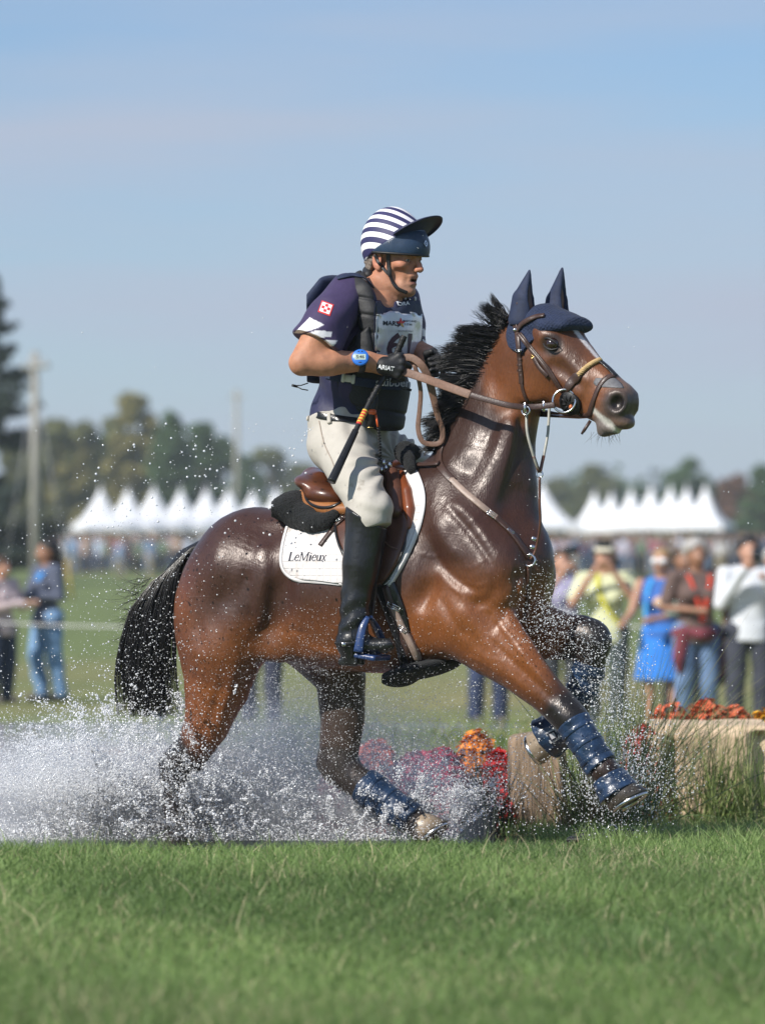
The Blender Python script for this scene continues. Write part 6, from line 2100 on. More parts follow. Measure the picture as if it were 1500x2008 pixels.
# ---- protective vest
F = Field([XM(570), -.40, ZC + (HZ - 865) * u], [XM(875), .34, ZC + (HZ - 530) * u], .0038)
F.chain([P(700, 838, -.03), P(694, 790, -.01), P(716, 700, -.02), P(732, 620, -.02), P(738, 578, -.02)], np.array([64, 76, 79, 74, 56]) * u, .03, 'u', RLAT, [1.2, 1.25, 1.26, 1.30, 1.40])
F.chain([P(752, 770, -.03), P(748, 830, -.05)], np.array([48, 42]) * u, .05, 'u', RLAT, 1.3)
F.chain([P(745, 560, -.02), P(790, 600, -.08)], np.array([40, 30]) * u, .012, 'd', RLAT, 1.1)            # neck opening
F.chain([P(752, 535, -.02), P(748, 575, -.02)], np.array([46, 44]) * u, .012, 'd', RLAT, 1.1)
F.chain([P(758, 530, -.10), P(766, 580, -.16)], np.array([42, 34]) * u, .012, 'd')
F.chain([P(676, 606, -.16), P(640, 648, -.30)], np.array([50, 70]) * u, .012, 'd')      # near arm hole
F.ell(P(670, 636, -.23), (50 * u, .10, 48 * u), .012, 'd')
F.chain([P(668, 556, -.08), P(690, 556, -.17), P(708, 575, -.225), P(720, 610, -.245), P(724, 655, -.24), P(712, 690, -.235), P(690, 705, -.22)], np.array([14, 21, 23, 21, 20, 22, 20]) * u, .012, 'u', (-.35, -.9, .2), .45)
F.chain([P(796, 590, .16), P(812, 660, .22)], np.array([50, 58]) * u, .012, 'd')
F.cut(P(600, 780, 0), np.array([-.55, -.3, -.75]), .01)
F.cut(P(690, 800, -.1), np.array([-.62, -.1, -.62]), .01)
F.cut(P(750, 846, 0), -UP, .02)
def grooves(x, y, z):
    pz = HZ - (z - ZC) * S0
    g = 0 * x * y
    for r in (590, 622, 655, 688, 722, 800):
        g = g + .0055 * np.exp(-((pz - r - .15 * ((x * S0 + 750) - 700)) / 3.0) ** 2)
    xx = x * math.cos(RA) - y * math.sin(RA)
    for c in (-.13, -.02):
        g = g + .0055 * np.exp(-((xx - c + .0) / .0055) ** 2)
    return (g + 0 * y).astype(np.float32)
F.everywhere(grooves, 'add')
v, f = F.extract(); v = laplace(v, f, 1, .4)
vest = obj('vest', mesh_np('vest', v, f), M['vest'], rider)
VV, VF = v, f
VB = BVHTree.FromPolygons(np.vstack([VV, SV]).tolist(), VF.tolist() + (SF + len(VV)).tolist())
v_, f_ = patch_on(VB, [(694, 660), (678, 690), (668, 716)], [(724, 640), (730, 680), (732, 716)], 20, 14, .014, .002, smooth=4)
obj('side_panel', mesh_np('side_panel', v_, f_), M['vest'], vest)
# back pack of the vest behind the shoulder, collar
F = Field([XM(600), -.40, ZC + (HZ - 760) * u], [XM(760), .25, ZC + (HZ - 515) * u], .0045)
F.chain([P(660, 556, -.02), P(640, 600, -.02), P(628, 680, -.02), P(622, 735, -.01)], np.array([16, 22, 22, 18]) * u, .02, 'u', RLAT, 4.2)
v, f = F.extract(); obj('back_panel', mesh_np('back_panel', laplace(v, f, 2), f), M['navy'], vest)
F = Field([XM(690), -.2, ZC + (HZ - 600) * u], [XM(790), .16, ZC + (HZ - 500) * u], .0038)
F.chain([P(722, 540, -.05), P(722, 533, .0), P(738, 526, .06)], np.array([10, 12, 12]) * u, .01)
v, f = F.extract(); obj('collar', mesh_np('collar', laplace(v, f, 2), f), M['vest'], vest)
rstrap('shoulder_strap', [(662, 548), (690, 541), (710, 546), (728, 562), (752, 590)], 12, 'navy', VB, parent=vest, thick=.004, off=.004)
# waist belt and clip
belt = rstrap('waist_strap', [(640, 734), (668, 742), (700, 748), (740, 755), (772, 758), (787, 757)], 17, 'navy', VB, parent=vest, thick=.004, off=.003)
bb_ = bvh_of(*(lambda q: (np.array(q[0]), [tuple(x) for x in q[1]]))(strap_on(VB, [(700, 750), (740, 757), (772, 760), (787, 759)], 20, .004, .004)))
VB2 = VB
mb = MB()
p, n = hit(VB, 683, 743)
mb.box(p + n * .008, (.030, .012, .026), yaw(15) @ rot_y_img(8), .004); mb.box(p + n * .008 + np.array([-.018, 0, .003]), (.012, .012, .034), yaw(15) @ rot_y_img(8), .003); mb.box(p + n * .008 + np.array([.018, 0, -.003]), (.012, .012, .034), yaw(15) @ rot_y_img(8), .003)
obj('clip_buckle', mb.mesh('clip_buckle'), mat('pale_plastic', (.62, .62, .60), .4, .1, 40, .05), vest)
tm = text_on(VB, 'stübben', 768, 752, 21, 3, 0, .02, 1.0, .009)
obj('lettering', tm, M['grey_print'], vest)
# waist cords
for a, b in (((604, 752), (577, 757)), ((604, 766), (580, 758)), ((783, 760), (803, 765))):
    mb = MB(); y0 = -.14 if a[0] < 700 else -.16
    mb.tube([P(a[0], a[1], y0), P((a[0] + b[0]) / 2, (a[1] + b[1]) / 2 + 2, y0 - .01), P(b[0], b[1], y0)], .0022, 5)
    mb.tube([P(b[0] - 5, b[1] - 1, y0), P(b[0] + 4, b[1] + 1, y0)], .0045, 6)
    obj('elastic_cord', mb.mesh('elastic_cord'), M['black_rubber'], vest)
# gas canister hanging in front of the vest
def at_vest(x, y, o):
    p, n = hit(VB, x, y); return p + n * o
p0 = at_vest(733, 772, .02); p1 = at_vest(730, 832, .03)
mb = MB(); mb.tube([p0, p0 * .7 + p1 * .3, p1], [.010, .014, .013], 12)
can = obj('gas_canister', mb.mesh('gas_canister'), M['black_rubber'], vest)
mb = MB(); mb.tube([p0 + UP * .018, p0], [.010, .010], 12); obj('canister_cap', mb.mesh('canister_cap'), mat('pale_cap', (.50, .38, .22), .5, .2, 60, .1), can)
mb = MB(); mb.box(p0 * .45 + p1 * .55 + np.array([0, -.006, 0]), (.026, .022, .020), yaw(20), .004); mb.tube([p0 * .45 + p1 * .55 + np.array([.012, -.01, -.01]), P(741, 838, p1[1] - .01)], .004, 6)
obj('trigger', mb.mesh('trigger'), M['orange_plastic'], can)
mb = MB(); mb.tube([p1 - UP * .0, p1 - UP * .004], [.0125, .0125], 12); obj('canister_ring', mb.mesh('canister_ring'), M['brass'], can)
a = np.linspace(0, 1, 60); c0 = P(742, 838, p1[1] - .01); c1 = P(746, 905, p1[1] - .02)
pts = c0 + (c1 - c0) * a[:, None] + np.stack([np.cos(a * 75), np.sin(a * 75), 0 * a], 1) * .006
mb = MB(); mb.tube(pts, .0022, 5); obj('coiled_cord', mb.mesh('coiled_cord'), M['black_rubber'], vest)

# ---- number bib
bib = obj('bib_holder', mesh_np('bib_holder', *patch_on(VB, [(736, 590), (733, 612), (733, 660), (730, 704), (728, 712)], [(820, 590), (824, 612), (826, 660), (823, 700), (815, 712)], 26, 22, .006, .006, smooth=14)), M['navy'], rider)
bv_, bf_ = patch_on(VB, [(735.5, 615), (735, 650), (731, 706)], [(822, 616), (823, 650), (818, 706)], 22, 20, .0035, .0125, smooth=14)
plastic = mat('bib_sheet', (.60, .61, .66), .12, .04, 30, .25, bscale=35, bdist=.006, coat=.6)
sheet = obj('number_sheet', mesh_np('number_sheet', bv_, bf_), plastic, bib)
BB = bvh_of(bv_, bf_)
def prt(txt, x, y, s, m, bold=0, wide=1.0, ang=2):
    return obj('lettering', text_on(BB, txt, x, y, s, ang, 0, bold, wide, .0018), M[m], sheet)
prt('MARS', 766, 635, 12.5, 'navy_print', .02, 1.0)
prt('MARYLAND', 803, 630.5, 5.6, 'navy_print', .01, .9)
prt('5 STAR', 800, 637, 5.6, 'navy_print', .01, .9)
prt('presented by', 772, 649.5, 4.2, 'grey_print'); prt('BROWN ADVISORY', 795, 650, 4.2, 'navy_print', .0, .8)
prt('6', 773, 681, 66, 'plum_print', .03, .95, 4); prt('1', 803, 681, 66, 'plum_print', .02, .8, 2)
def star(x, y, r, m, parts):
    for k in parts:
        a = math.radians(-90 + 72 * k); a1 = math.radians(-90 + 72 * k - 36); a2 = math.radians(-90 + 72 * k + 36)
        q = [(x, y), (x + r * .4 * math.cos(a1), y + r * .4 * math.sin(a1)), (x + r * math.cos(a), y + r * math.sin(a)), (x + r * .4 * math.cos(a2), y + r * .4 * math.sin(a2))]
        V = []
        for s in q:
            p, n = hit(BB, *s); V.append(p + n * .002)
        obj('star_point', mesh_np('star_point', np.array(V), [(0, 1, 2, 3)], False), M[m], sheet)
star(785, 634, 11, 'red_print', (0, 1, 4)); star(785, 634, 11, 'gold_print', (2,)); star(785, 634, 11, 'plum_print', (3,))
for x, y in ((751, 589), (761, 589), (798, 588), (809, 588)):
    p, n = hit(VB, x, y); mb = MB(); mb.box(p + n * .012, (.009, .008, .016), yaw(20), .003); obj('tab', mb.mesh('tab'), M['white_print'], bib)
obj('lettering', text_on(VB, 'DRA', 786, 598, 9, -8, 0, .02, 1.1, .014), M['white_print'], bib)

# ---- breeches
F = Field([XM(575), -.50, ZC + (HZ - 1050) * u], [XM(925), .40, ZC + (HZ - 800) * u], .0040)
F.chain([P(678, 872, 0), P(684, 820, 0), P(690, 800, 0)], np.array([67, 71, 69]) * u, .03, 'u', RLAT, [1.42, 1.36, 1.34])
a, b = leg_near(); F.chain(a, np.array(b) - .003, .05)
F.chain([P(727, 1000, LY), P(722, 1040, LY)], np.array([40, 40]) * u, .02)
F.ell(P(733, 1002, LY - .03), (26 * u, .05, 34 * u), .03)
F.chain([P(702, 880, .10), P(775, 905, .20), P(880, 985, .30)], np.array([68, 54, 42]) * u, .04)
F.ell(P(648, 872, -.05), (40 * u, .12, 40 * u), .03)
F.cut(P(690, 808, 0), UP - RF * .22, .003)
F.cut(P(715, 1046, LY), -UP + RF * .4, .003)
v, f = F.extract()
me0 = mesh_np('tmp', v, f); nrm = np.empty(len(v) * 3, np.float32); me0.vertices.foreach_get('normal', nrm); nrm = nrm.reshape(-1, 3); bpy.data.meshes.remove(me0)
px, py = to_px(v)
# folds radiating from the crotch and round the knee
ang = np.arctan2(py - 900, px - 775); rad_ = np.hypot(px - 775, py - 900)
w1 = np.sin(ang * 15 + noise3(v, 12, 51) * 1.6) * np.exp(-((rad_ - 55) / 50) ** 2) * .0050
w2 = np.sin(py * .16 - px * .05 + noise3(v, 14, 52) * 1.5) * np.exp(-((py - 1010) / 34) ** 2) * .0026
w3 = np.sin(px * .11 + py * .05 + noise3(v, 16, 53) * 1.4) * sstep(875, 830, py) * .004
v = v + nrm * (w1 + w2 + w3 + noise3(v, 30, 54) * .0012)[:, None]
v = laplace(v, f, 1)
br = obj('breeches', mesh_np('breeches', v, f), M['breeches'], rider)
BRB = bvh_of(v, f)
rstrap('belt', [(598, 806), (630, 816), (665, 822), (700, 826)], 13, 'black_leather', BRB, parent=br, thick=.004)
for x, y in ((605, 812), (646, 822)):
    rstrap('belt_loop', [(x, y - 10), (x + 1, y + 10)], 8, 'breeches', BRB, parent=br, thick=.008, n=8)
rstrap('seam', [(626, 826), (636, 870), (652, 905), (660, 930)], 2, mat('seam_thread', (.36, .30, .25), .8, .1, 50, 0), BRB, parent=br, thick=.0015)

# ---- near boot
F = Field([XM(645), -.62, ZC + (HZ - 1320) * u], [XM(790), -.25, ZC + (HZ - 975) * u], .0036)
a = [P(722, 1000, LY), P(716, 1050, LY), P(708, 1110, LY - .005), P(697, 1190, LY - .01), P(692, 1240, LY - .012)]
F.chain(a, np.array([43, 40, 36, 29, 28]) * u, .02)
F.chain([P(686, 1262, LY - .01), P(692, 1284, LY - .01)], np.array([27, 24]) * u, .02)
F.chain([P(700, 1262, LY - .01), P(735, 1268, LY - .035), P(760, 1265, LY - .052)], np.array([25, 17, 13]) * u, .025)
sole_top = P(700, 1296, LY)
F.box(P(689, 1299, LY - .01), (.040, .034, .014), yaw(27), .008, .008)
nrm_top = np.array([.46, 0, .9]); F.cut(P(717, 1014, LY), np.array([.48, -.1, .9]), .003)
v, f = F.extract()
me0 = mesh_np('tmp', v, f); nrm = np.empty(len(v) * 3, np.float32); me0.vertices.foreach_get('normal', nrm); nrm = nrm.reshape(-1, 3); bpy.data.meshes.remove(me0)
px, py = to_px(v)
cre = np.sin(py * .19 + px * .05 + noise3(v, 22, 61) * 2.2) * np.exp(-((py - 1212) / 36) ** 2) * .0036 + np.sin(py * .07 + noise3(v, 16, 62) * 2) * .0016
v = v + nrm * (cre + noise3(v, 50, 63) * .0007)[:, None]
v = laplace(v, f, 1)
bt = obj('riding_boot', mesh_np('riding_boot', v, f), M['black_leather'], rider)
BTB = bvh_of(v, f)
rstrap('spur_strap', [(662, 1262), (678, 1264), (696, 1262), (716, 1250)], 8, 'black_leather', BTB, parent=bt, thick=.006, n=20)
p, n = hit(BTB, 676, 1264); mb = MB(); mb.box(p + n * .008, (.014, .006, .014), None, .002); obj('spur_buckle', mb.mesh('spur_buckle'), M['steel'], bt)
mb = MB(); mb.tube([P(664, 1262, LY - .03), P(656, 1262, LY - .03)], [.006, .005], 8); obj('spur', mb.mesh('spur'), M['black_rubber'], bt)
rstrap('boot_seam', [(686, 1225), (690, 1262), (690, 1290)], 2.5, 'black_rubber', BTB, parent=bt, thick=.002)
# far boot, beyond the horse
F = Field([XM(840), .24, ZC + (HZ - 1330) * u], [XM(950), .50, ZC + (HZ - 970) * u], .008)
F.chain([P(880, 985, .31), P(872, 1110, .35), P(862, 1240, .36)], np.array([44, 40, 30]) * u, .02)
F.chain([P(860, 1262, .36), P(900, 1275, .33)], np.array([26, 16]) * u, .02)
v, f = F.extract(); obj('riding_boot', mesh_np('riding_boot', v, f), M['black_leather'], rider)

# ---- gloves
def glove(name, wrist, palm, knuckles, mids, tips, thumb, r=.0105):
    allp = np.vstack([[wrist, palm], knuckles, mids, tips, thumb])
    F = Field(allp.min(0) - .05, allp.max(0) + .05, .0030)
    F.chain([wrist, palm], [.027, .030], .015)
    for k in knuckles: F.chain([palm, k], [.026, r * 1.35], .012)
    for a, b, c in zip(knuckles, mids, tips):
        F.chain([a, b, c], [r * 1.2, r * 1.02, r * .85], .0028)
        F.ell(a, (r * 1.3,) * 3, .006)
    F.chain([palm] + list(thumb), [r * 1.5] + [r * 1.25] * (len(thumb) - 1) + [r], .006)
    v, f = F.extract(); v = laplace(v, f, 1, .4)
    return obj(name, mesh_np(name, v, f), M['glove'], rider), bvh_of(v, f)
hy = -.262
kn = [P(783, 699, hy - .010), P(788, 711, hy - .014), P(786, 724, hy - .014), P(779, 736, hy - .010)]
md = [P(797, 708, hy + .028), P(803, 720, hy + .026), P(799, 733, hy + .026), P(790, 744, hy + .028)]
tp = [P(778, 716, hy + .050), P(782, 727, hy + .050), P(778, 739, hy + .050), P(770, 748, hy + .048)]
gl, GB = glove('glove', P(722, 709, -.262), P(753, 718, hy), kn, md, tp, [P(768, 700, hy + .022), P(788, 697, hy + .030)])
obj('lettering', text_on(GB, 'ARIAT', 757, 722, 11.5, 9, 0, .03, 1.0, .0022), M['white_print'], gl)
fy = -.07
kn = [P(850, 690, fy - .012), P(858, 702, fy - .022), P(858, 716, fy - .024), P(852, 729, fy - .020)]
md = [P(860, 702, fy - .050), P(866, 712, fy - .058), P(865, 724, fy - .056), P(856, 735, fy - .048)]
tp = [P(842, 706, fy - .058), P(846, 716, fy - .064), P(845, 727, fy - .062), P(840, 736, fy - .054)]
gl2, _ = glove('glove', P(834, 703, .0), P(844, 711, fy + .005), kn, md, tp, [P(836, 694, fy - .030), P(846, 690, fy - .048)])
# ---- watch
wp_, wn_ = hit(RB, 707, 704)
wn_ = np.array([-.05, -.95, .28]); wn_ /= np.linalg.norm(wn_)
e1 = np.cross(UP, wn_); e1 = -e1 / np.linalg.norm(e1) if False else np.cross(wn_, UP); e1 /= np.linalg.norm(e1); e2 = np.cross(e1, wn_)
if e1[0] < 0: e1 = -e1
if e2[2] < 0: e2 = -e2
c = wp_ + wn_ * .004
ringp = []
for a in np.linspace(0, 2 * np.pi, 24):
    d = UP * math.cos(a) + np.array([.2, -1, 0]) * math.sin(a); d /= np.linalg.norm(d)
    ringp.append(P(708, 709, -.272) + d * (.0375 if False else .037))
ringp = np.array(ringp)
vv, ff = ribbon(ringp, .022, .005, ringp - P(708, 709, -.272))
ws = obj('watch_strap', mesh_np('watch_strap', vv, ff), M['black_rubber'], rider)
mb = MB(); mb.tube([c, c + wn_ * .004, c + wn_ * .012, c + wn_ * .015], [.028, .0305, .0305, .027], 32)
wt = obj('watch', mb.mesh('watch'), M['watch_blue'], ws)
def face(name, x0, x1, z0, z1, o, m, par):
    q = [c + wn_ * o + e1 * a + e2 * b for a, b in ((x0, z0), (x1, z0), (x1, z1), (x0, z1))]
    return obj(name, mesh_np(name, np.array(q), [(0, 1, 2, 3)], False), M[m], par)
face('display', -.0195, .0195, -.010, .011, .0155, 'lcd', ws)
tmw = text_mesh('5:46', 1.0, .0, .015)
for q in tmw.vertices:
    q.co = Vector(c + wn_ * .0162 + e1 * q.co.x * .017 + e2 * q.co.y * .017)
obj('digits', tmw, M['navy_print'], ws)
for x in (-.006, .006):
    b0 = c + wn_ * .0145 + e1 * x + e2 * .021; mb = MB(); mb.box(b0, (.007, .003, .004), None, .001); obj('watch_button', mb.mesh('watch_button'), M['black_rubber'], ws)
b0 = c + wn_ * .0145 - e2 * .020; mb = MB(); mb.box(b0, (.012, .003, .004), None, .001); obj('watch_button', mb.mesh('watch_button'), M['black_rubber'], ws)

# ---- whip
wa = P(793, 659, hy + .012); wb = P(767, 716, hy + .020); wc = P(722, 795, hy - .03); wd = P(650, 945, LY - .075)
def wpt(t): return spline(np.array([wa, wb, wc, wd]), 200)[int(t * 199)]
whip = thing('whip', 'black riding whip with yellow and red rings held in the gloved hand', 'whip', wd)
def wseg(name, t0, t1, r0, r1, m, par=whip):
    q = spline(np.array([wa, wb, wc, wd]), 400)[int(t0 * 399):int(t1 * 399) + 1]
    mb = MB(); mb.tube(q, np.linspace(r0, r1, len(q)), 12)
    return obj(name, mb.mesh(name), M[m], par)
g1 = wseg('grip', 0, .50, .0115, .0095, 'black_rubber')
for k in range(14):
    wseg('grip_ring', .02 + k * .034, .032 + k * .034, .0122, .0122, 'black_rubber', g1) if k in (0, 1, 2, 3, 9, 10, 11, 12) else None
wseg('shaft', .50, .68, .0075, .010, 'black_rubber')
for k in range(5):
    wseg('coloured_ring', .505 + k * .022, .516 + k * .022, .0112, .0112, 'yellow')
    wseg('coloured_ring', .516 + k * .022, .527 + k * .022, .0100, .0100, 'red_print')
wseg('flap', .66, 1.0, .0125, .0165, 'black_leather')

# ---- reins (held): part of the bridle
ribs = [
    ('rein', [(790, 729), (830, 742), (880, 760), (922, 775)], [hy - .005, -.30, -.40, -.46], .030, 'leather_rein'),
    ('rein', [(918, 774), (960, 786), (1000, 796), (1040, 799), (1088, 795)], [-.455, -.48, -.50, -.50, bp[1] - .02], .021, 'leather_brown'),
    ('rein', [(862, 735), (880, 740), (905, 742), (930, 755)], [-.11, -.10, -.02, .04], .026, 'leather_rein'),
    ('rein_loop', [(782, 704), (806, 702), (826, 716), (840, 742), (850, 780), (858, 815), (868, 845), (864, 868), (846, 872), (828, 866), (820, 840), (823, 805), (825, 770), (820, 740), (812, 715)],
     [hy, -.27, -.28, -.27, -.25, -.235, -.225, -.22, -.215, -.215, -.215, -.22, -.23, -.25, -.26], np.interp(np.linspace(0, 1, 60), [0, .25, .4, 1], [.026, .028, .02, .015]), 'leather_rein'),
]
for nm, p2, ys, w_, m in ribs:
    q = line3(p2, ys, 60)
    vv, ff = ribbon(q, w_, .004, np.array([-.25, -1, .15]) if nm == 'rein' else np.array([-.2, -1, .1]))
    obj(nm, mesh_np(nm, vv, ff), M[m], bridle)
for x, y, yy in ((1029, 800, -.505), (1066, 797, -.50)):
    mb = MB(); mb.box(P(x, y, yy - .004), (.010, .014, .040), None, .003); obj('rein_stop', mb.mesh('rein_stop'), M['steel'], bridle)
ring('martingale_ring', P(1031, 806, -.505), 8 * u, .003, (-.5, -1, .1), bpl, 'steel')
# ------------------------------------------------------------------ spectators
def cloth(name, c, rough=.85): return mat(name, c, rough, .12, 12, .2, bscale=20, bdist=.01)
SK = {'a': mat('spectator_skin', (.46, .25, .17), .5, .1, 20, 0, sss=.05), 'b': mat('spectator_skin', (.30, .15, .09), .5, .1, 20, 0), 'c': mat('spectator_skin', (.52, .31, .23), .5, .1, 20, 0)}
HAIR = {'black': mat('dark_hair', (.015, .011, .010), .5, .2, 40, .3), 'brown': mat('brown_hair', (.07, .04, .022), .5, .2, 40, .3), 'grey': mat('grey_hair', (.38, .36, .34), .6, .2, 40, .4), 'blonde': mat('fair_hair', (.30, .20, .10), .5, .2, 40, .3)}
def person_meshes(h=.016, arms=None, legs='trousers', top='tee', hair='short', fem=False, detail=True, sway=0.0, step=0.0):
    """figure facing -Y, feet at the origin, 1.7 m tall; returns name -> (v, f)"""
    arms = arms or [[(-.19, 0, 1.40), (-.25, .02, 1.13), (-.22, -.10, .90)], [(.19, 0, 1.40), (.25, .02, 1.13), (.22, -.10, .90)]]
    hipw = .105 if fem else .098
    shw = .165 if fem else .19
    lo, hi = (-.62, -.62, -.03), (.62, .42, 1.86)
    L1 = [(-hipw, 0, .90), (-.105, -.02 - step, .49), (-.11, .03 - step * .5, .075)]
    R1 = [(hipw, 0, .90), (.105, -.02 + step, .49), (.11, .03 + step * 1.4, .075)]
    def torso(F, g=0.0):
        F.chain([(0, 0, .90), (sway, 0, 1.08), (sway, .0, 1.28), (0, .01, 1.40)], np.array([.105, .088 if fem else .10, .112, .075]) + g, .03, 'u', (1, 0, 0), [1.5, 1.45, 1.42, 2.0])
        if fem:
            for s in (-1, 1): F.ell((.075 * s + sway, -.10, 1.235), (.07 + g, .055 + g, .065 + g), .03)
    def legs_(F, g=0.0, r=(.088, .062, .043)):
        for q in (L1, R1): F.chain(q, np.array(r) + g, .02)
        F.ell((0, .03, .90), (.165 + g, .118 + g, .12 + g), .04)
    F = Field(lo, hi, h)
    torso(F, -.010); legs_(F, -.010)
    for q in (L1, R1): F.chain([q[2], (q[2][0], q[2][1] - .13, .035)], [.036, .03], .02)
    for A in arms: F.chain(A, [.047, .038, .027], .02); F.chain([A[-1], np.array(A[-1]) + (np.array(A[-1]) - np.array(A[-2])) * .22], [.030, .030], .015)
    F.chain([(0, .01, 1.38), (0, -.005, 1.50)], [.058, .052], .03)
    F.ell((0, .0, 1.615), (.076, .098, .105), .02); F.ell((0, -.035, 1.560), (.060, .068, .075), .03)
    if detail:
        F.chain([(0, -.098, 1.60), (0, -.116, 1.572)], [.012, .016], .012)
        for s in (-1, 1): F.ell((.033 * s, -.100, 1.608), (.018, .018, .012), .012, 'd'); F.ell((.078 * s, .0, 1.592), (.012, .020, .032), .008)
        F.ell((0, -.100, 1.535), (.022, .012, .010), .010)
    out = {}
    v, f = F.extract(); out['body'] = (laplace(v, f, 1), f)
    F = Field(lo, hi, h)
    torso(F, .008)
    sl = {'tee': .52, 'long': 1.0, 'tank': 0.0, 'jacket': 1.0}[top]
    for A in arms:
        if sl > 0:
            A = np.array(A, float)
            if sl < 1: B = [A[0], A[0] + (A[1] - A[0]) * .75]; F.chain(B, [.064, .062], .03)
            else: F.chain(A, [.066, .054, .042], .03)
    if sl > 0: F.chain([(-shw, .005, 1.405), (shw, .005, 1.405)], [.060, .060], .03)
    F.chain([(0, 0, .90), (0, 0, .82)], np.array([.125, .130]) + (.012 if top == 'jacket' else 0), .03, 'u', (1, 0, 0), [1.42, 1.42])
    F.cut((0, 0, .80 if top != 'tank' else .88), (0, 0, -1), .01)
    F.ell((0, -.02, 1.50), (.075, .085, .075), .01, 'd')
    v, f = F.extract(); v = v + (.006 * noise3(v, 22, 5))[:, None]; out['top'] = (laplace(v, f, 1), f)
    F = Field(lo, hi, h)
    if legs == 'skirt':
        F.chain([(0, 0, .98), (0, 0, .80), (0, .0, .46)], [.112, .135, .165], .03, 'u', (1, 0, 0), [1.5, 1.45, 1.5])
        F.cut((0, 0, .48), (0, 0, -1), .01); F.cut((0, 0, 1.0), (0, 0, 1), .01)
    else:
        legs_(F, .012, (.092, .070, .056)); F.cut((0, 0, 1.0), (0, 0, 1), .01)
        F.cut((0, 0, .06 if legs == 'trousers' else .55), (0, 0, -1), .01)
    v, f = F.extract(); v = v + (.005 * noise3(v, 24, 6))[:, None]; out['skirt' if legs == 'skirt' else 'trousers'] = (laplace(v, f, 1), f)
    F = Field((-.3, -.4, -.02), (.3, .35, .2), h * .8)
    for q in (L1, R1): F.chain([(q[2][0], q[2][1] + .045, .05), (q[2][0], q[2][1] - .14, .042)], [.045, .040], .02)
    F.cut((0, 0, .0), (0, 0, -1), .005)
    v, f = F.extract(); out['shoes'] = (v, f)
    F = Field((-.3, -.3, 1.0), (.3, .35, 1.80), h * .8)
    F.ell((0, .012, 1.640), (.088, .108, .100), 0)
    if hair == 'long': F.chain([(0, .06, 1.62), (0, .10, 1.45), (.01, .12, 1.25)], [.075, .070, .035], .03, 'u', (1, 0, 0), [1.3, 1.4, 1.6])
    if hair == 'curly': F.ell((0, .02, 1.655), (.110, .118, .105), .02)
    F.cut((0, -.055, 1.64), (0, -.80, -.62), .02)
    v, f = F.extract()
    if hair in ('curly', 'long'): v = v + (.010 * noise3(v, 60, 7))[:, None]
    out['hair'] = (v, f)
    return out
def make_person(px, d, rz, label, spec, skin, cols, hair_col, scale=1.0, group='spectators standing behind the jump', x=None):
    g = at_ground(px, d)
    th = thing('person', label, 'person', g, group)
    th.rotation_euler = (0, 0, rz); th.scale = (scale * 1.12, scale * 1.08, scale)
    ms = person_meshes(**spec)
    mm = {'body': SK[skin], 'top': cols[0], 'trousers': cols[1], 'skirt': cols[1], 'shoes': cols[2], 'hair': HAIR[hair_col] if isinstance(hair_col, str) else hair_col}
    for k, (v, f) in ms.items():
        o = bpy.data.objects.new(k, mesh_np(k, v, f)); o.data.materials.append(mm[k]); COL.objects.link(o); o.parent = th
    return th
def child(th, name, me, m):
    o = bpy.data.objects.new(name, me); me.materials.append(m); COL.objects.link(o); o.parent = th; return o
def arm(s, el, ha, sh=1.40): return [(.185 * s, 0, sh), el, ha]
up_l = arm(-1, (-.27, -.16, 1.16), (-.06, -.27, 1.50)); up_r = arm(1, (.27, -.16, 1.16), (.06, -.27, 1.50))
fold_l = arm(-1, (-.26, .02, 1.12), (-.05, -.22, 1.10)); fold_r = arm(1, (.26, .02, 1.12), (.06, -.24, 1.14))
dn_l = arm(-1, (-.26, .03, 1.12), (-.24, -.08, .88)); dn_r = arm(1, (.26, .03, 1.12), (.24, -.08, .88))
jeans = cloth('blue_jeans', (.13, .21, .36)); djeans = cloth('dark_jeans', (.03, .045, .085)); blackc = cloth('dark_trousers', (.022, .024, .032))
shoe = cloth('shoe', (.12, .11, .10)); wshoe = cloth('white_shoe', (.6, .6, .6))
DSP = 47.5
ps = {}
ps['jeans'] = make_person(92, DSP, -1.05, 'woman with long black hair in a grey jacket and light blue jeans', dict(arms=[arm(-1, (-.24, -.08, 1.13), (-.12, -.36, 1.14)), fold_r], top='jacket', hair='long', fem=True, step=.05), 'b', (cloth('slate_jacket', (.085, .10, .15)), cloth('light_jeans', (.17, .30, .50)), shoe), 'black', 1.08, 'spectators standing left of the horse')
ps['edge'] = make_person(2, DSP - .5, .9, 'person in a pale pink top and dark jeans, cut off by the left edge', dict(arms=[arm(-1, (-.24, -.08, 1.13), (-.02, -.36, 1.18)), arm(1, (.26, -.05, 1.13), (.12, -.38, 1.18))], top='long', hair='long', fem=True), 'a', (cloth('pink_top', (.52, .42, .43)), djeans, shoe), 'brown', .97, 'spectators standing left of the horse')
DSP = 40.5
ps['lav'] = make_person(1100, DSP, .25, 'person in a lavender tee raising both arms right behind the horse chest', dict(arms=[up_l, up_r], top='tee', hair='short'), 'a', (cloth('lavender_tee', (.42, .40, .58)), cloth('charcoal_trousers', (.045, .05, .06)), shoe), 'brown', 1.0)
ps['yel'] = make_person(1187, DSP - 1, -.1, 'woman in a pale yellow tee and cap holding a phone to her face', dict(arms=[up_l, up_r], top='tee', hair='long', fem=True), 'a', (cloth('pale_yellow_tee', (.64, .66, .42)), cloth('teal_grey_trousers', (.05, .065, .065)), shoe), 'black', 1.03)
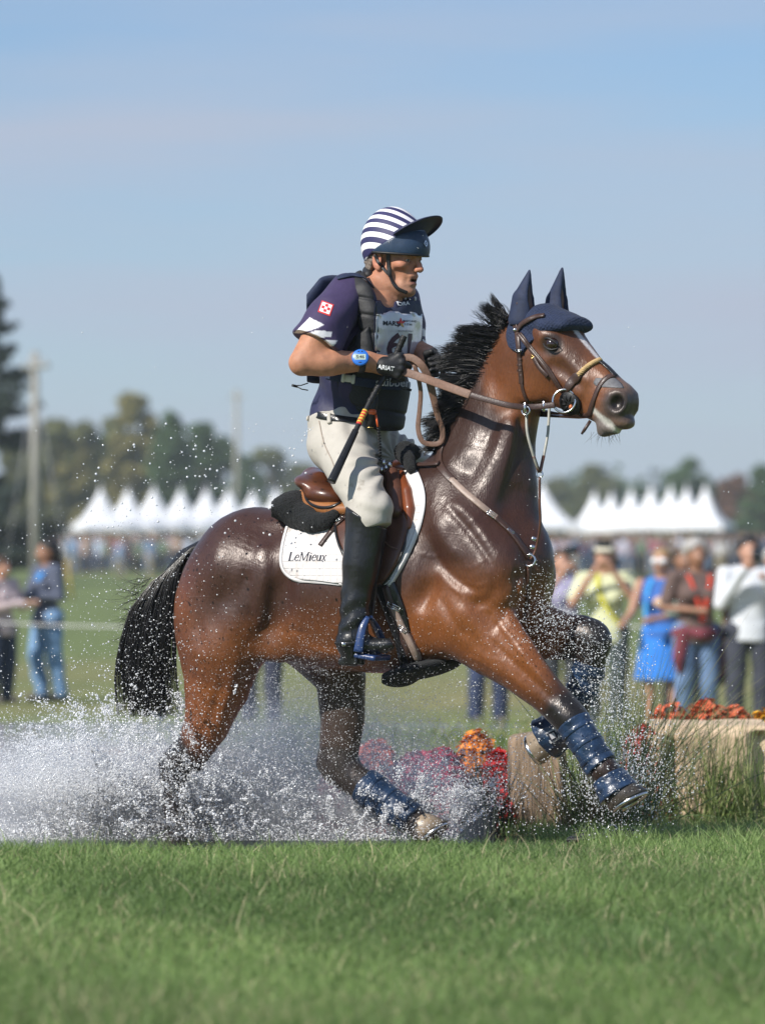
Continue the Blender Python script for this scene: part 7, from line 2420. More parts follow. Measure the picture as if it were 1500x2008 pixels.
ps['blue'] = make_person(1298, DSP - 1.5, -.35, 'woman in white sunglasses, blue top and bright blue skirt', dict(arms=[arm(-1, (-.25, -.05, 1.12), (-.26, -.28, 1.02)), arm(1, (.22, -.06, 1.12), (.0, -.30, 1.06))], legs='skirt', top='tank', hair='short', fem=True), 'a', (cloth('blue_top', (.04, .13, .42)), cloth('bright_blue_skirt', (.03, .20, .66)), shoe), 'blonde', 1.0)
ps['brown'] = make_person(1365, DSP - 2, .25, 'grey haired person in a brown tee with a red lanyard', dict(arms=[fold_l, dn_r], top='tee', hair='curly', fem=True), 'b', (cloth('brown_tee', (.13, .085, .075)), jeans, shoe), 'grey', 1.03)
ps['white'] = make_person(1468, DSP - 2, .1, 'dark haired person in a white hoodie holding a phone before the chin', dict(arms=[arm(-1, (-.25, -.10, 1.12), (-.08, -.26, 1.44)), arm(1, (.25, -.12, 1.12), (.08, -.30, 1.34))], top='long', hair='short'), 'a', (cloth('white_hoodie', (.66, .69, .73)), cloth('slate_trousers', (.045, .05, .07)), wshoe), 'black', 1.05)
ps['flor'] = make_person(1516, DSP + 3, .4, 'person in a white floral top behind the white hoodie at the right edge', dict(arms=[fold_l, fold_r], top='tee', hair='short'), 'c', (cloth('floral_top', (.55, .48, .52)), djeans, shoe), 'grey', 1.02)
ps['mint'] = make_person(1338, DSP + 2, .3, 'person in dark clothes half hidden between the blue skirt and the brown tee', dict(arms=[dn_l, fold_r], top='long', hair='short'), 'b', (cloth('navy_top', (.03, .035, .07)), blackc, shoe), 'brown', 1.02)
ps['nav'] = make_person(958, DSP, .2, 'person in navy trousers hidden behind the horse shoulder', dict(arms=[dn_l, dn_r], top='tee', hair='short'), 'a', (cloth('grey_tee', (.25, .25, .27)), cloth('navy_trousers', (.035, .05, .11)), shoe), 'brown', 1.0)
ps['hid'] = make_person(512, DSP - 1, -.2, 'person in slate trousers hidden behind the horse flank', dict(arms=[dn_l, dn_r], top='tee', hair='short'), 'a', (cloth('olive_tee', (.2, .2, .12)), cloth('slate_jeans', (.035, .04, .07)), shoe), 'brown', 1.0)
# wearables
F = Field((-.2, -.3, 1.5), (.2, .2, 1.85), .009)
F.ell((0, .0, 1.66), (.094, .112, .082), 0); F.ell((0, -.12, 1.655), (.075, .075, .012), .01); F.cut((0, 0, 1.64), (0, 0, -1), .01)
v, f = F.extract(); child(ps['yel'], 'cap', mesh_np('cap', v, f), cloth('cream_cap', (.62, .58, .46)))
mb = MB()
for s in (-1, 1): mb.tube([(.034 * s, -.108, 1.608), (.034 * s, -.118, 1.606)], [.032, .030], 14)
mb.tube([(-.03, -.112, 1.612), (.03, -.112, 1.612)], .006, 6); mb.tube([(-.066, -.105, 1.612), (-.08, 0, 1.60)], .006, 6); mb.tube([(.066, -.105, 1.612), (.08, 0, 1.60)], .006, 6)
child(ps['blue'], 'sunglasses', mb.mesh('sunglasses'), cloth('white_frame', (.8, .8, .82), .3))
mb = MB(); mb.add(*ribbon(spline(np.array([(-.10, .02, 1.44), (-.085, -.10, 1.38), (-.03, -.158, 1.15), (0, -.165, 1.0), (.03, -.158, 1.15), (.085, -.10, 1.38), (.10, .02, 1.44)]), 40), .028, .004, (0, -1, .2)))
child(ps['brown'], 'lanyard', mb.mesh('lanyard'), cloth('red_lanyard', (.75, .08, .04)))
F = Field((-.35, -.3, .3), (.4, .3, 1.05), .016)
F.chain([(-.17, -.02, .90), (0, -.15, .88), (.17, -.02, .90)], [.045, .06, .045], .02); F.chain([(-.13, -.07, .90), (-.17, -.08, .66), (-.16, -.07, .55)], [.06, .05, .03], .03); F.chain([(.17, .04, .90), (.22, .06, .60), (.21, .06, .46)], [.08, .09, .06], .03)
v, f = F.extract(); child(ps['brown'], 'tied_jacket', mesh_np('tied_jacket', v + (.01 * noise3(v, 20, 4))[:, None], f), cloth('maroon_jacket', (.17, .035, .05)))
mb = MB(); mb.add(*ribbon(spline(np.array([(-.06, -.06, 1.44), (-.05, -.14, 1.30), (.02, -.17, 1.12), (.12, -.14, .98)]), 24), .035, .004, (0, -1, .1)))
child(ps['yel'], 'bag_strap', mb.mesh('bag_strap'), cloth('yellow_strap', (.62, .58, .05)))
mb = MB(); mb.add(*ribbon(spline(np.array([(-.07, -.05, 1.44), (-.09, -.13, 1.32), (-.10, -.16, 1.15), (-.10, -.15, 1.02)]), 24), .030, .004, (0, -1, .1)))
child(ps['blue'], 'lanyard', mb.mesh('lanyard'), cloth('cyan_lanyard', (.05, .35, .75)))
F = Field((-.2, -.25, 1.0), (.2, .05, 1.4), .012); F.ell((.03, -.13, 1.22), (.07, .05, .06), 0); v, f = F.extract()
child(ps['blue'], 'print', mesh_np('print', v, f), cloth('pale_orange_print', (.62, .42, .30)))
mb = MB(); mb.add(*ribbon(spline(np.array([(.07, .06, 1.44), (.06, -.10, 1.36), (.03, -.13, 1.24)]), 12), .12, .006, (0, -1, .3)))
child(ps['jeans'], 'scarf', mb.mesh('scarf'), cloth('blue_scarf', (.06, .25, .60)))
# phones and bags that are held
def held_phone(th, off, label, size=(.075, .012, .15)):
    c = Matrix.Rotation(th.rotation_euler[2], 3, 'Z') @ (Vector(off) * th.scale[0]) + th.location
    mb = MB(); mb.box((0, 0, 0), size, yaw(-math.degrees(th.rotation_euler[2])), .006)
    r = thing('phone', label, 'phone', c); o = child(r, 'case', mb.mesh('case'), M['black_rubber'])
    mb = MB(); mb.box((0, -.0062, .0), (size[0] * .9, .002, size[2] * .92), yaw(-math.degrees(th.rotation_euler[2]))); child(r, 'screen', mb.mesh('screen'), M['car_glass'])
held_phone(ps['yel'], (0, -.30, 1.54), 'dark phone held up by the woman in pale yellow', (.15, .012, .075))
held_phone(ps['white'], (0, -.33, 1.40), 'dark phone held by the person in the white hoodie')
held_phone(ps['lav'], (0, -.30, 1.54), 'dark phone held up by the person in lavender', (.15, .012, .075))
F = Field((-.2, -.2, -.2), (.2, .2, .25), .012); F.box((0, 0, 0), (.13, .08, .16), None, .05); v, f = F.extract()
c = ps['brown'].location + Vector((-.14, .25, 1.22))
single('backpack', mesh_np('backpack', v + np.array(c), f), cloth('mint_bag', (.36, .46, .42)), 'pale mint bag carried between the blue skirt and the brown tee', 'bag')
F = Field((-.3, -.2, -.25), (.3, .2, .25), .014); F.ell((0, 0, 0), (.20, .10, .17), 0); v, f = F.extract(); v = v + (.012 * noise3(v, 18, 3))[:, None]
c = ps['lav'].location + Vector((.02, -.22, .98))
single('shoulder_bag', mesh_np('shoulder_bag', v + np.array(c), f), cloth('grey_bag', (.30, .30, .34)), 'grey shoulder bag hanging on the person in lavender', 'bag')

# ---- far crowd in front of the tents
rc = np.random.default_rng(404)
VAR = []
pal = [((.45, .52, .66), 'pale blue'), ((.62, .60, .60), 'white'), ((.05, .07, .14), 'navy'), ((.30, .10, .13), 'wine red'), ((.34, .30, .38), 'mauve'), ((.12, .12, .13), 'charcoal'), ((.20, .30, .45), 'mid blue'), ((.46, .34, .28), 'tan'), ((.10, .16, .10), 'dark green'), ((.50, .40, .46), 'dusty pink')]
poses = [[dn_l, dn_r], [fold_l, dn_r], [fold_l, fold_r]]
base_ms = [person_meshes(h=.032, arms=poses[i % 3], top=('tee', 'long', 'jacket', 'tee')[i], hair=('short', 'long', 'short', 'curly')[i], fem=i % 2 == 1, detail=False, step=(.0, .06, .12, 0)[i]) for i in range(4)]
def crowd_proto(i):
    c, nm = pal[i]; ms = base_ms[i % 4]
    tr = [cloth('crowd_trousers', (.05, .06, .10)), cloth('crowd_jeans', (.12, .18, .30)), cloth('crowd_dark', (.02, .02, .025)), cloth('crowd_khaki', (.30, .25, .17))][(i * 3 + i // 4) % 4]
    mats = {'body': SK['abc'[i % 3]], 'top': cloth('crowd_top', c), 'trousers': tr, 'shoes': shoe, 'hair': HAIR[('brown', 'black', 'grey', 'blonde')[i % 4]]}
    out = []
    for k in ('body', 'top', 'trousers', 'hair'):
        me = mesh_np(k, *ms[k]); me.materials.append(mats[k]); out.append((k, me))
    return out, nm
PROT = [crowd_proto(i) for i in range(len(pal))]
USED = {}
def crowd_label(nm, px, d, side):
    lst = (198, 251, 302, 355, 405) if side == 'left' else (1105, 1166, 1199, 1238, 1277, 1315, 1347, 1384, 1430, 1480)
    k = int(np.argmin([abs(px - a) for a in lst]))
    if side == 'left': at = 'before the %s left-hand tent' % words[k]
    else: at = ('behind the lavender tee', *['before the %s right-hand tent' % a for a in words[:7]], 'just past the last right-hand tent', 'at the far right edge')[k]
    near = 'nearer row of the crowd' if d < 200 else 'back row of the crowd'
    lb = 'spectator in %s top, %s, %s' % (nm, near, at)
    return lb
def crowd_person(px, d, side):
    for q in range(60):
        i = int(rc.integers(0, len(pal))); parts_, nm = PROT[i]
        lb = crowd_label(nm, px, d, side)
        if lb not in USED: break
        px += float(rc.normal(0, 18)); px = min(max(px, 110), 430) if side == 'left' else min(max(px, 1078), 1520); d = float(rc.uniform(165, 230))
    if lb in USED: return
    USED[lb] = 1
    g = at_ground(px, d)
    th = thing('person', lb, 'person', g, 'far crowd by the %s tents' % side)
    th.rotation_euler = (0, 0, rc.uniform(-3.1, 3.1)); s = rc.uniform(.92, 1.06); th.scale = (s, s, s)
    for k, me in parts_:
        o = bpy.data.objects.new(k, me); COL.objects.link(o); o.parent = th
for k in range(88): crowd_person(rc.uniform(120, 420), rc.uniform(180, 226), 'left')
for k in range(130): crowd_person(rc.uniform(1078, 1520), rc.uniform(158, 232), 'right')

# ---- rope line in front of the spectators
rope = thing('rope_barrier', 'thin white rope on stakes in front of the spectators', 'rope', at_ground(640, 44))
mb = MB()
sx = [-700, -40, 640, 1600, 2300]
tops = [at_ground(a, 44) + np.array([0, 0, .98]) for a in sx]
for a, b in zip(tops[:-1], tops[1:]):
    t = np.linspace(0, 1, 30)[:, None]; q = a * (1 - t) + b * t; q[:, 2] -= .06 * 4 * (t * (1 - t))[:, 0]
    mb.tube(q, .009, 6)
obj('rope', mb.mesh('rope'), M['white_cloth'], rope)
for a in tops:
    mb = MB(); mb.tube([a - UPV * 1.1, a + UPV * .04], [.018, .016], 8); obj('stake', mb.mesh('stake'), M['white_print'], rope)
# ------------------------------------------------------------------ timber blocks of the jump
wood = mat('pale_carved_timber', (.66, .50, .34), .75, .22, 7, .5, bscale=22, stretch=(1.5, 6, 1), bdist=.008, dirt=(.34, .23, .14), dirt_amt=.55, dirt_scale=4, detail=8)
wood_old = mat('weathered_timber', (.27, .19, .125), .85, .35, 9, .8, bscale=26, stretch=(4, 4, .35), bdist=.012, dirt=(.07, .05, .035), dirt_amt=.7, dirt_scale=5, detail=8)
Y0 = 2.2
k0 = (D0 + Y0) / D0 * u
def bx(F, x0, x1, y0_, y1_, z_t, z_b, rnd, k=.0, op='u', R=None):
    a = P(x0, z_b, Y0); b = P(x1, z_t, Y0)
    c = [(a[0] + b[0]) / 2, (y0_ + y1_) / 2, (a[2] + b[2]) / 2]
    F.box(c, [abs(b[0] - a[0]) / 2, (y1_ - y0_) / 2, abs(b[2] - a[2]) / 2], R, rnd, k, op)
lo = P(1255, 1700, Y0); hi = P(1545, 1395, Y0)
F = Field([lo[0], Y0 - .1, lo[2]], [hi[0], Y0 + .75, hi[2]], .0065)
bx(F, 1275, 1530, Y0 + .03, Y0 + .62, 1424, 1690, .035)
bx(F, 1326, 1472, Y0, Y0 + .60, 1436, 1690, .030, .01)
bx(F, 1270, 1300, Y0 - .02, Y0 + .30, 1442, 1560, .016, .008)
bx(F, 1303, 1325, Y0 - .1, Y0 + .10, 1446, 1690, .01, .008, 'd')
bx(F, 1474, 1560, Y0 - .1, Y0 + .07, 1436, 1690, .03, .02, 'd')
v, f = F.extract()
v = v + (noise3(v, 16, 201) * .005 + noise3(v * np.array([1, 4, 4]), 26, 202) * .0016)[:, None]
single('timber_block', mesh_np('timber_block', laplace(v, f, 1), f), wood, 'pale carved timber block with a dark groove on the grass at the right', 'timber block')
Y1 = 1.75
lo = P(985, 1700, Y1); hi = P(1125, 1425, Y1)
F = Field([lo[0], Y1 - .1, lo[2]], [hi[0], Y1 + .45, hi[2]], .006)
a = P(1003, 1690, Y1); b = P(1110, 1446, Y1)
F.box([(a[0] + b[0]) / 2, Y1 + .15, (a[2] + b[2]) / 2], [(b[0] - a[0]) / 2, .15, (b[2] - a[2]) / 2], rot_y_img(-1.5), .03)
v, f = F.extract()
v = v + (noise3(v * np.array([1, 1, .15]), 60, 203) * .005 + noise3(v, 14, 204) * .006)[:, None]
single('timber_post', mesh_np('timber_post', laplace(v, f, 1), f), wood_old, 'weathered upright timber stump under the folded foreleg', 'timber post')
F = Field(P(1085, 1680, 1.3) - np.array([0, .2, 0]), P(1130, 1590, 1.3) + np.array([0, .2, 0]), .005)
F.ell(P(1106, 1632, 1.3), (.030, .05, .055), 0); v, f = F.extract(); v = v + (noise3(v, 40, 205) * .006)[:, None]
single('wood_chunk', mesh_np('wood_chunk', v, f), wood, 'small pale split chunk of wood at the foot of the stump', 'wood')
# flat black tray with a wire loop
tr = thing('plastic_tray', 'flat black plastic tray with a wire loop lying in the grass', 'tray', P(1185, 1652, .1))
mb = MB(); R5 = yaw(14) @ rot_y_img(-5)
mb.box(P(1182, 1642, .1), (.25, .16, .020), R5, .008); mb.box(P(1182, 1637, .1), (.235, .02, .016), R5, .005); mb.box(P(1215, 1636, .15), (.13, .05, .03), R5, .008)
obj('tray', mb.mesh('tray'), M['black_rubber'], tr)
mb = MB(); mb.tube(spline(np.array([P(1186, 1640, .08), P(1192, 1624, .08), P(1204, 1620, .08), P(1216, 1634, .08)]), 16), .0026, 6); obj('wire_loop', mb.mesh('wire_loop'), M['steel'], tr)

# ------------------------------------------------------------------ ornamental grass
sedge = mat('sedge_blade', (0, 0, 0), .5, .12, 30, 0, vcol=True, spec=.4)
bt_ = sedge.node_tree; pb = bt_.nodes['Principled BSDF']
trn = bt_.nodes.new('ShaderNodeBsdfTranslucent'); ms_ = bt_.nodes.new('ShaderNodeMixShader'); ms_.inputs[0].default_value = .3
bt_.links.new(pb.inputs['Base Color'].links[0].from_socket, trn.inputs['Color'])
mo = bt_.nodes['Material Output']; bt_.links.new(pb.outputs[0], ms_.inputs[1]); bt_.links.new(trn.outputs[0], ms_.inputs[2]); bt_.links.new(ms_.outputs[0], mo.inputs['Surface'])
def sedge_clump(base, n, length, spread, lean, seed, label, cols, w_=.0035, rad=.06, droop=1.0, segs=9):
    r = np.random.default_rng(seed)
    base = np.array(base, float)
    az = r.uniform(0, 6.28, n); el = np.clip(np.abs(r.normal(0, spread, n)), 0, 1.35)
    d = np.stack([np.sin(el) * np.cos(az) + lean[0], np.sin(el) * np.sin(az) + lean[1], np.cos(el)], 1)
    d /= np.linalg.norm(d, axis=1)[:, None]
    L_ = length * r.uniform(.45, 1.08, n)
    p = base + np.stack([r.normal(size=n) * rad, r.normal(size=n) * rad, 0 * az], 1)
    sd = np.cross(d, r.normal(size=(n, 3))); sd /= np.linalg.norm(sd, axis=1)[:, None]
    Vs = []
    dr = droop * r.uniform(.5, 1.5, n)
    for k in range(segs + 1):
        t = k / segs
        w2 = (w_ * (1 - t ** 2) * .5 * r.uniform(.7, 1.2, n) + .0002)[:, None] if k == 0 else wbase * max(1 - t ** 2, .02)
        if k == 0: wbase = w2
        Vs.append(p - sd * w2); Vs.append(p + sd * w2)
        d = d + np.stack([0 * dr, 0 * dr, -dr * (.25 + t) / segs], 1) * .9
        d /= np.linalg.norm(d, axis=1)[:, None]
        p = p + d * (L_ / segs)[:, None]
    v = np.stack(Vs, 1).reshape(-1, 3); m = 2 * (segs + 1)
    b0 = np.arange(n)[:, None] * m; k = (np.arange(segs) * 2)[None, :]
    f = np.stack([b0 + k, b0 + k + 1, b0 + k + 3, b0 + k + 2], 2).reshape(-1, 4)
    me = mesh_np('ornamental_grass', v, f)
    ci = r.integers(0, len(cols), n)
    c = np.array(cols)[ci] * r.uniform(.7, 1.3, n)[:, None]
    set_col(me, np.repeat(c, m, 0))
    th = thing('ornamental_grass', label, 'ornamental grass', base, 'ornamental grass clumps round the jump')
    o = obj('blades', me, sedge, th); o['kind'] = 'stuff'
    return th
G1 = [(.22, .30, .09), (.30, .37, .13), (.40, .42, .20), (.14, .20, .065)]
G2 = [(.07, .11, .05), (.09, .15, .06), (.14, .19, .08), (.26, .25, .13)]
G3 = [(.26, .18, .08), (.20, .15, .07), (.12, .13, .05)]
gb = lambda px, y: np.array([XM(px, y), y, float(ground_z(XM(px, y), y))])
sedge_clump(gb(1408, 1.95), 250, .56, .62, (.05, -.1), 301, 'bright green arching grass clump in front of the pale timber block', G1, .0048, .07, 1.0)
sedge_clump(gb(1500, 1.98), 130, .50, .6, (-.05, -.1), 302, 'green arching grass clump at the right end of the timber block', G1, .0048, .06, 1.0)
sedge_clump(gb(1205, 1.25), 270, .80, .36, (.12, 0), 303, 'tall dark green grass clump fanning out behind the outstretched foreleg', G2, .0042, .08, .62)
sedge_clump(gb(1225, 1.9), 150, 1.05, .42, (.50, 0), 304, 'long arching grass clump leaning right before the blue skirt', G2 + [(.12, .15, .06)], .0036, .07, .65)
sedge_clump(gb(1160, 1.1), 330, .42, .38, (-.05, 0), 305, 'dry straw coloured grass clump beside the stump', G3 + G1[:1], .0036, .06, .7)
sedge_clump(gb(1300, 1.95), 90, .30, .5, (0, 0), 306, 'short green grass clump left of the timber block foot', G1, .0036, .05, .9)
sedge_clump(gb(948, 1.55), 420, .40, .22, (0, 0), 307, 'narrow dark grass clump standing before the red flowers', [(.022, .034, .020), (.03, .045, .025), (.05, .05, .03)], .0050, .045, .35)

# ------------------------------------------------------------------ chrysanthemums
def mum(px, y, rad_px, h_m, bloom, label, seed, py_top=None):
    r = np.random.default_rng(seed)
    k = (D0 + y) / D0 * u
    R_ = rad_px * k
    x = XM(px, y); gz = float(ground_z(x, y)); gz = max(gz, -.2)
    top = gz + h_m if py_top is None else P(px, py_top, y)[2]
    H_ = top - gz
    c = np.array([x, y, gz])
    th = thing('chrysanthemum', label, 'flowering plant', c, 'chrysanthemums planted round the jump')
    n = 520
    d = r.normal(size=(n, 3)); d[:, 2] = np.abs(d[:, 2]); d /= np.linalg.norm(d, axis=1)[:, None]
    p = c + d * np.array([R_, R_, H_]) * r.uniform(.55, .93, n)[:, None]
    t1 = np.cross(d, r.normal(size=(n, 3))); t1 /= np.linalg.norm(t1, axis=1)[:, None]; t2 = np.cross(d, t1); s = r.uniform(.014, .026, n)[:, None]
    v = np.stack([p - t1 * s, p + t2 * s * .6, p + t1 * s, p - t2 * s * .6], 1).reshape(-1, 3)
    o = obj('foliage', mesh_np('foliage', v, np.arange(n * 4).reshape(n, 4), False), M['mum_leaf'], th); o['kind'] = 'stuff'
    m = 640
    d = r.normal(size=(m, 3)); d[:, 2] = np.abs(d[:, 2]) * 1.1 + .02; d /= np.linalg.norm(d, axis=1)[:, None]
    p = c + d * np.array([R_, R_, H_]) * r.uniform(.90, 1.02, m)[:, None]
    V = []; Fc = []
    for i in range(m):
        nn = d[i] + r.normal(size=3) * .35; nn /= np.linalg.norm(nn)
        a1 = np.cross(nn, [0.3, .2, 1]); a1 /= np.linalg.norm(a1); a2 = np.cross(nn, a1)
        br_ = r.uniform(.016, .028)
        for q in range(7):
            an = q * .8976 + r.uniform(-.1, .1); dr = a1 * math.cos(an) + a2 * math.sin(an); sd = np.cross(nn, dr)
            b = len(V)
            V += [p[i], p[i] + dr * br_ * .6 - sd * br_ * .28 + nn * br_ * .25, p[i] + dr * br_ + nn * br_ * .12, p[i] + dr * br_ * .6 + sd * br_ * .28 + nn * br_ * .25]
            Fc.append((b, b + 1, b + 2, b + 3))
    o = obj('blooms', mesh_np('blooms', np.array(V), np.array(Fc), False), bloom, th); o['kind'] = 'stuff'
M['mum_leaf'] = mat('mum_leaf', (.035, .065, .022), .6, .3, 30, 0)
def petal(n_, c): return mat(n_, c, .6, .3, 30, 0)
red = petal('red_petal', (.55, .025, .028)); coral = petal('coral_petal', (.62, .13, .055)); mag = petal('crimson_petal', (.48, .03, .075)); org = petal('orange_petal', (.72, .24, .03)); yel = petal('yellow_petal', (.75, .38, .02))
for a in ((672, 2.00, 62, .30, red, 'red chrysanthemum behind the hind cannon, leftmost of the flowers', 1, 1500),
          (735, 2.30, 62, .3, coral, 'coral chrysanthemum behind the far hind leg', 2, 1455),
          (752, 1.95, 55, .25, red, 'low red chrysanthemum just right of the far hind boot', 3, 1545),
          (815, 2.30, 58, .3, mag, 'crimson chrysanthemum in the middle of the flower bank', 4, 1478),
          (868, 2.15, 58, .3, mag, 'crimson chrysanthemum left of the dark grass', 5, 1470),
          (850, 1.90, 60, .3, red, 'low red chrysanthemum at the water edge below the crimson ones', 6, 1545),
          (935, 2.40, 55, .3, org, 'orange chrysanthemum above the dark grass', 7, 1438),
          (978, 2.17, 44, .3, red, 'red chrysanthemum touching the timber stump', 8, 1475),
          (980, 1.80, 40, .3, red, 'low red chrysanthemum at the foot of the stump', 9, 1560),
          (1262, 2.25, 55, .3, red, 'red chrysanthemum left of the pale timber block', 10, 1425),
          (1315, 3.00, 74, .3, coral, 'coral chrysanthemum peeping over the timber block, left one', 11, 1385),
          (1385, 3.05, 74, .3, coral, 'coral chrysanthemum peeping over the middle of the timber block', 12, 1374),
          (1440, 3.10, 64, .3, coral, 'coral chrysanthemum beside the yellow one', 13, 1390),
          (1500, 3.10, 52, .3, yel, 'yellow chrysanthemum at the right edge above the timber block', 14, 1390)):
    px_, y_, rp, hm_, bl_, lb, sd_, pt = a
    mum(px_, y_, rp, hm_, bl_, lb, sd_, pt)
# ------------------------------------------------------------------ water thrown up by the horse
drop = bpy.data.materials.new('water_drops'); drop.use_nodes = True
t = drop.node_tree; b = t.nodes['Principled BSDF']
b.inputs['Base Color'].default_value = (.93, .94, .96, 1); b.inputs['Roughness'].default_value = .10; b.inputs['IOR'].default_value = 1.33
b.inputs['Specular IOR Level'].default_value = 1.0; b.inputs['Transmission Weight'].default_value = .35
def point_cloud(name, pts, rad, label=None):
    me = bpy.data.meshes.new(name)
    me.vertices.add(len(pts)); me.vertices.foreach_set('co', np.ascontiguousarray(pts, np.float32).ravel())
    a = me.attributes.new('drop_radius', 'FLOAT', 'POINT'); a.data.foreach_set('value', np.ascontiguousarray(rad, np.float32))
    o = obj(name, me, None, kind='stuff')
    if label: o['label'] = label
    ng = bpy.data.node_groups.new('drops', 'GeometryNodeTree')
    ng.interface.new_socket('Geometry', in_out='INPUT', socket_type='NodeSocketGeometry')
    ng.interface.new_socket('Geometry', in_out='OUTPUT', socket_type='NodeSocketGeometry')
    gi = ng.nodes.new('NodeGroupInput'); go = ng.nodes.new('NodeGroupOutput')
    mp_ = ng.nodes.new('GeometryNodeMeshToPoints'); at = ng.nodes.new('GeometryNodeInputNamedAttribute'); at.data_type = 'FLOAT'; at.inputs['Name'].default_value = 'drop_radius'
    sm = ng.nodes.new('GeometryNodeSetMaterial'); sm.inputs['Material'].default_value = drop
    ng.links.new(gi.outputs[0], mp_.inputs['Mesh']); ng.links.new(at.outputs[0], mp_.inputs['Radius'])
    ng.links.new(mp_.outputs[0], sm.inputs[0]); ng.links.new(sm.outputs[0], go.inputs[0])
    md = o.modifiers.new('drops', 'NODES'); md.node_group = ng
    return o
rs = np.random.default_rng(900)
PTS = []; RAD = []
def emit(n, px, py, y, r0, r1, pw=2.5):
    k = (D0 + y) / D0 / S0
    PTS.append(np.stack([(px - 750) * k, y, ZC + (HZ - py) * k], 1))
    RAD.append(r0 + (r1 - r0) * rs.uniform(0, 1, n) ** pw)
def plume(n, bx_, by_, yb, vx, vy, sx, sy, r0, r1, tmax=1.0, ysp=.25, g=1.0, pw=3):
    """ballistic spray in picture units: base (bx_,by_), mean launch (vx,vy) px, gravity pulls back"""
    tt = rs.uniform(0.05, tmax, n) ** .8
    px = bx_ + rs.normal(0, 18, n) + (vx + rs.normal(0, sx, n)) * tt
    v0 = vy + np.abs(rs.normal(0, sy, n))
    py = by_ - (v0 * tt - .5 * g * v0 * tt * tt) + rs.normal(0, 7, n)
    y = yb + rs.normal(0, ysp, n) * (.3 + tt)
    k = py < 1650
    px, py, y = px[k], py[k], y[k]
    emit(len(px), px, py, y, r0, r1, pw)
yh = float(ymid(350)) - .15
# main curtain thrown by the near hind leg
plume(56000, 330, 1640, yh + .25, -170, 150, 150, 110, .0005, .0027, 1.0, .22, .8)
plume(40000, 400, 1640, yh + .28, 90, 170, 110, 120, .0005, .0026, 1.0, .22, .8)
plume(60000, 160, 1640, yh + .1, -90, 150, 140, 110, .0005, .0026, 1.0, .3, .9)
# around the far hind leg and between the legs
plume(46000, 540, 1640, .55, 40, 230, 120, 130, .0004, .0019, 1.0, .25, .6)
plume(34000, 740, 1640, .55, 40, 220, 110, 130, .0004, .0019, 1.0, .25, .6)
plume(12000, 840, 1640, .35, 80, 120, 90, 120, .0005, .0028, 1.0, .2, .8)
plume(44000, 540, 1645, .5, 10, 95, 90, 70, .0004, .0016, 1.0, .22, .6)
plume(22000, 700, 1645, .55, 10, 80, 80, 60, .0004, .0016, 1.0, .22, .6)
# along the water line
n = 26000; emit(n, rs.uniform(-20, 900, n), 1650 - np.abs(rs.normal(0, 26, n)), rs.uniform(-.1, .7, n), .0006, .0032, 3)
# tail and rump shower
n = 4600; px = rs.normal(300, 75, n); py = 1560 - np.abs(rs.normal(0, 200, n)); emit(n, px, py, rs.normal(.05, .15, n) - .1, .0005, .0027, 3)
n = 2500; px = rs.uniform(-10, 520, n); py = 1560 - rs.uniform(0, 1, n) ** 1.5 * 560; emit(n, px, py, rs.normal(.1, .3, n), .0006, .0030, 3.5)
n = 420; emit(n, rs.uniform(150, 620, n), rs.uniform(830, 1080, n), rs.normal(.0, .3, n), .0012, .0048, 3)
n = 60; emit(n, rs.uniform(50, 1260, n), rs.uniform(560, 900, n), rs.normal(.0, .3, n), .0010, .0028, 2)
# belly, legs and foreleg splashes
n = 3000; emit(n, rs.normal(620, 130, n), rs.normal(1330, 60, n), rs.normal(-.35, .08, n), .0005, .0017, 3)
n = 1300; emit(n, rs.uniform(500, 1010, n), rs.uniform(1180, 1400, n), rs.normal(-.55, .06, n), .0005, .0016, 3)
n = 6500; tq = rs.uniform(0, 1, n); emit(n, 1175 + rs.normal(0, 48, n) + 30 * tq, 1240 + 330 * tq + rs.normal(0, 30, n), rs.normal(-.35, .15, n), .0007, .0030, 3)
n = 2200; emit(n, rs.normal(1080, 45, n), rs.normal(1215, 50, n), rs.normal(-.5, .1, n), .0007, .0026, 3)
n = 3200; emit(n, rs.normal(1235, 60, n), rs.normal(1530, 50, n), rs.normal(-.5, .15, n), .0006, .0026, 3)
n = 2400; emit(n, rs.uniform(880, 1260, n), rs.uniform(1330, 1640, n), rs.normal(-.3, .25, n), .0006, .0028, 3)
n = 500; emit(n, rs.uniform(1000, 1500, n), rs.uniform(930, 1500, n), rs.normal(-.2, .3, n), .0008, .0026, 3)
# sheets thrown up as arcs: rows of drops strung along ballistic curves
for q in range(330):
    side = rs.uniform() < .62
    bx0 = rs.normal(310, 70) if side else rs.normal(760, 60)
    ang = rs.normal(-.55, .55) if side else rs.normal(.25, .5)
    sp = rs.uniform(90, 330) if side else rs.uniform(60, 170)
    m = int(rs.uniform(60, 190))
    t0 = rs.uniform(.1, .8); tt = t0 + rs.uniform(0, .35, m) * rs.uniform(.3, 1)
    jx = math.sin(ang) * sp; jy = math.cos(ang) * sp
    x = bx0 + jx * tt * 1.5 + rs.normal(0, 1.5 + 5 * tt, m)
    y = 1645 - (jy * 1.9 * tt - jy * .95 * tt * tt) + rs.normal(0, 1.5 + 5 * tt, m)
    k = y < 1655
    yq = (yh + .12 if side else .40) + rs.normal(0, .22)
    emit(int(k.sum()), x[k], y[k], np.full(int(k.sum()), yq) + rs.normal(0, .01, int(k.sum())), .0007, .0036, 2.0)
# large single drops
n = 800; px = rs.normal(240, 150, n); py = 1600 - np.abs(rs.normal(0, 170, n)); emit(n, px, py, rs.normal(yh, .25, n), .0014, .0044, 2)
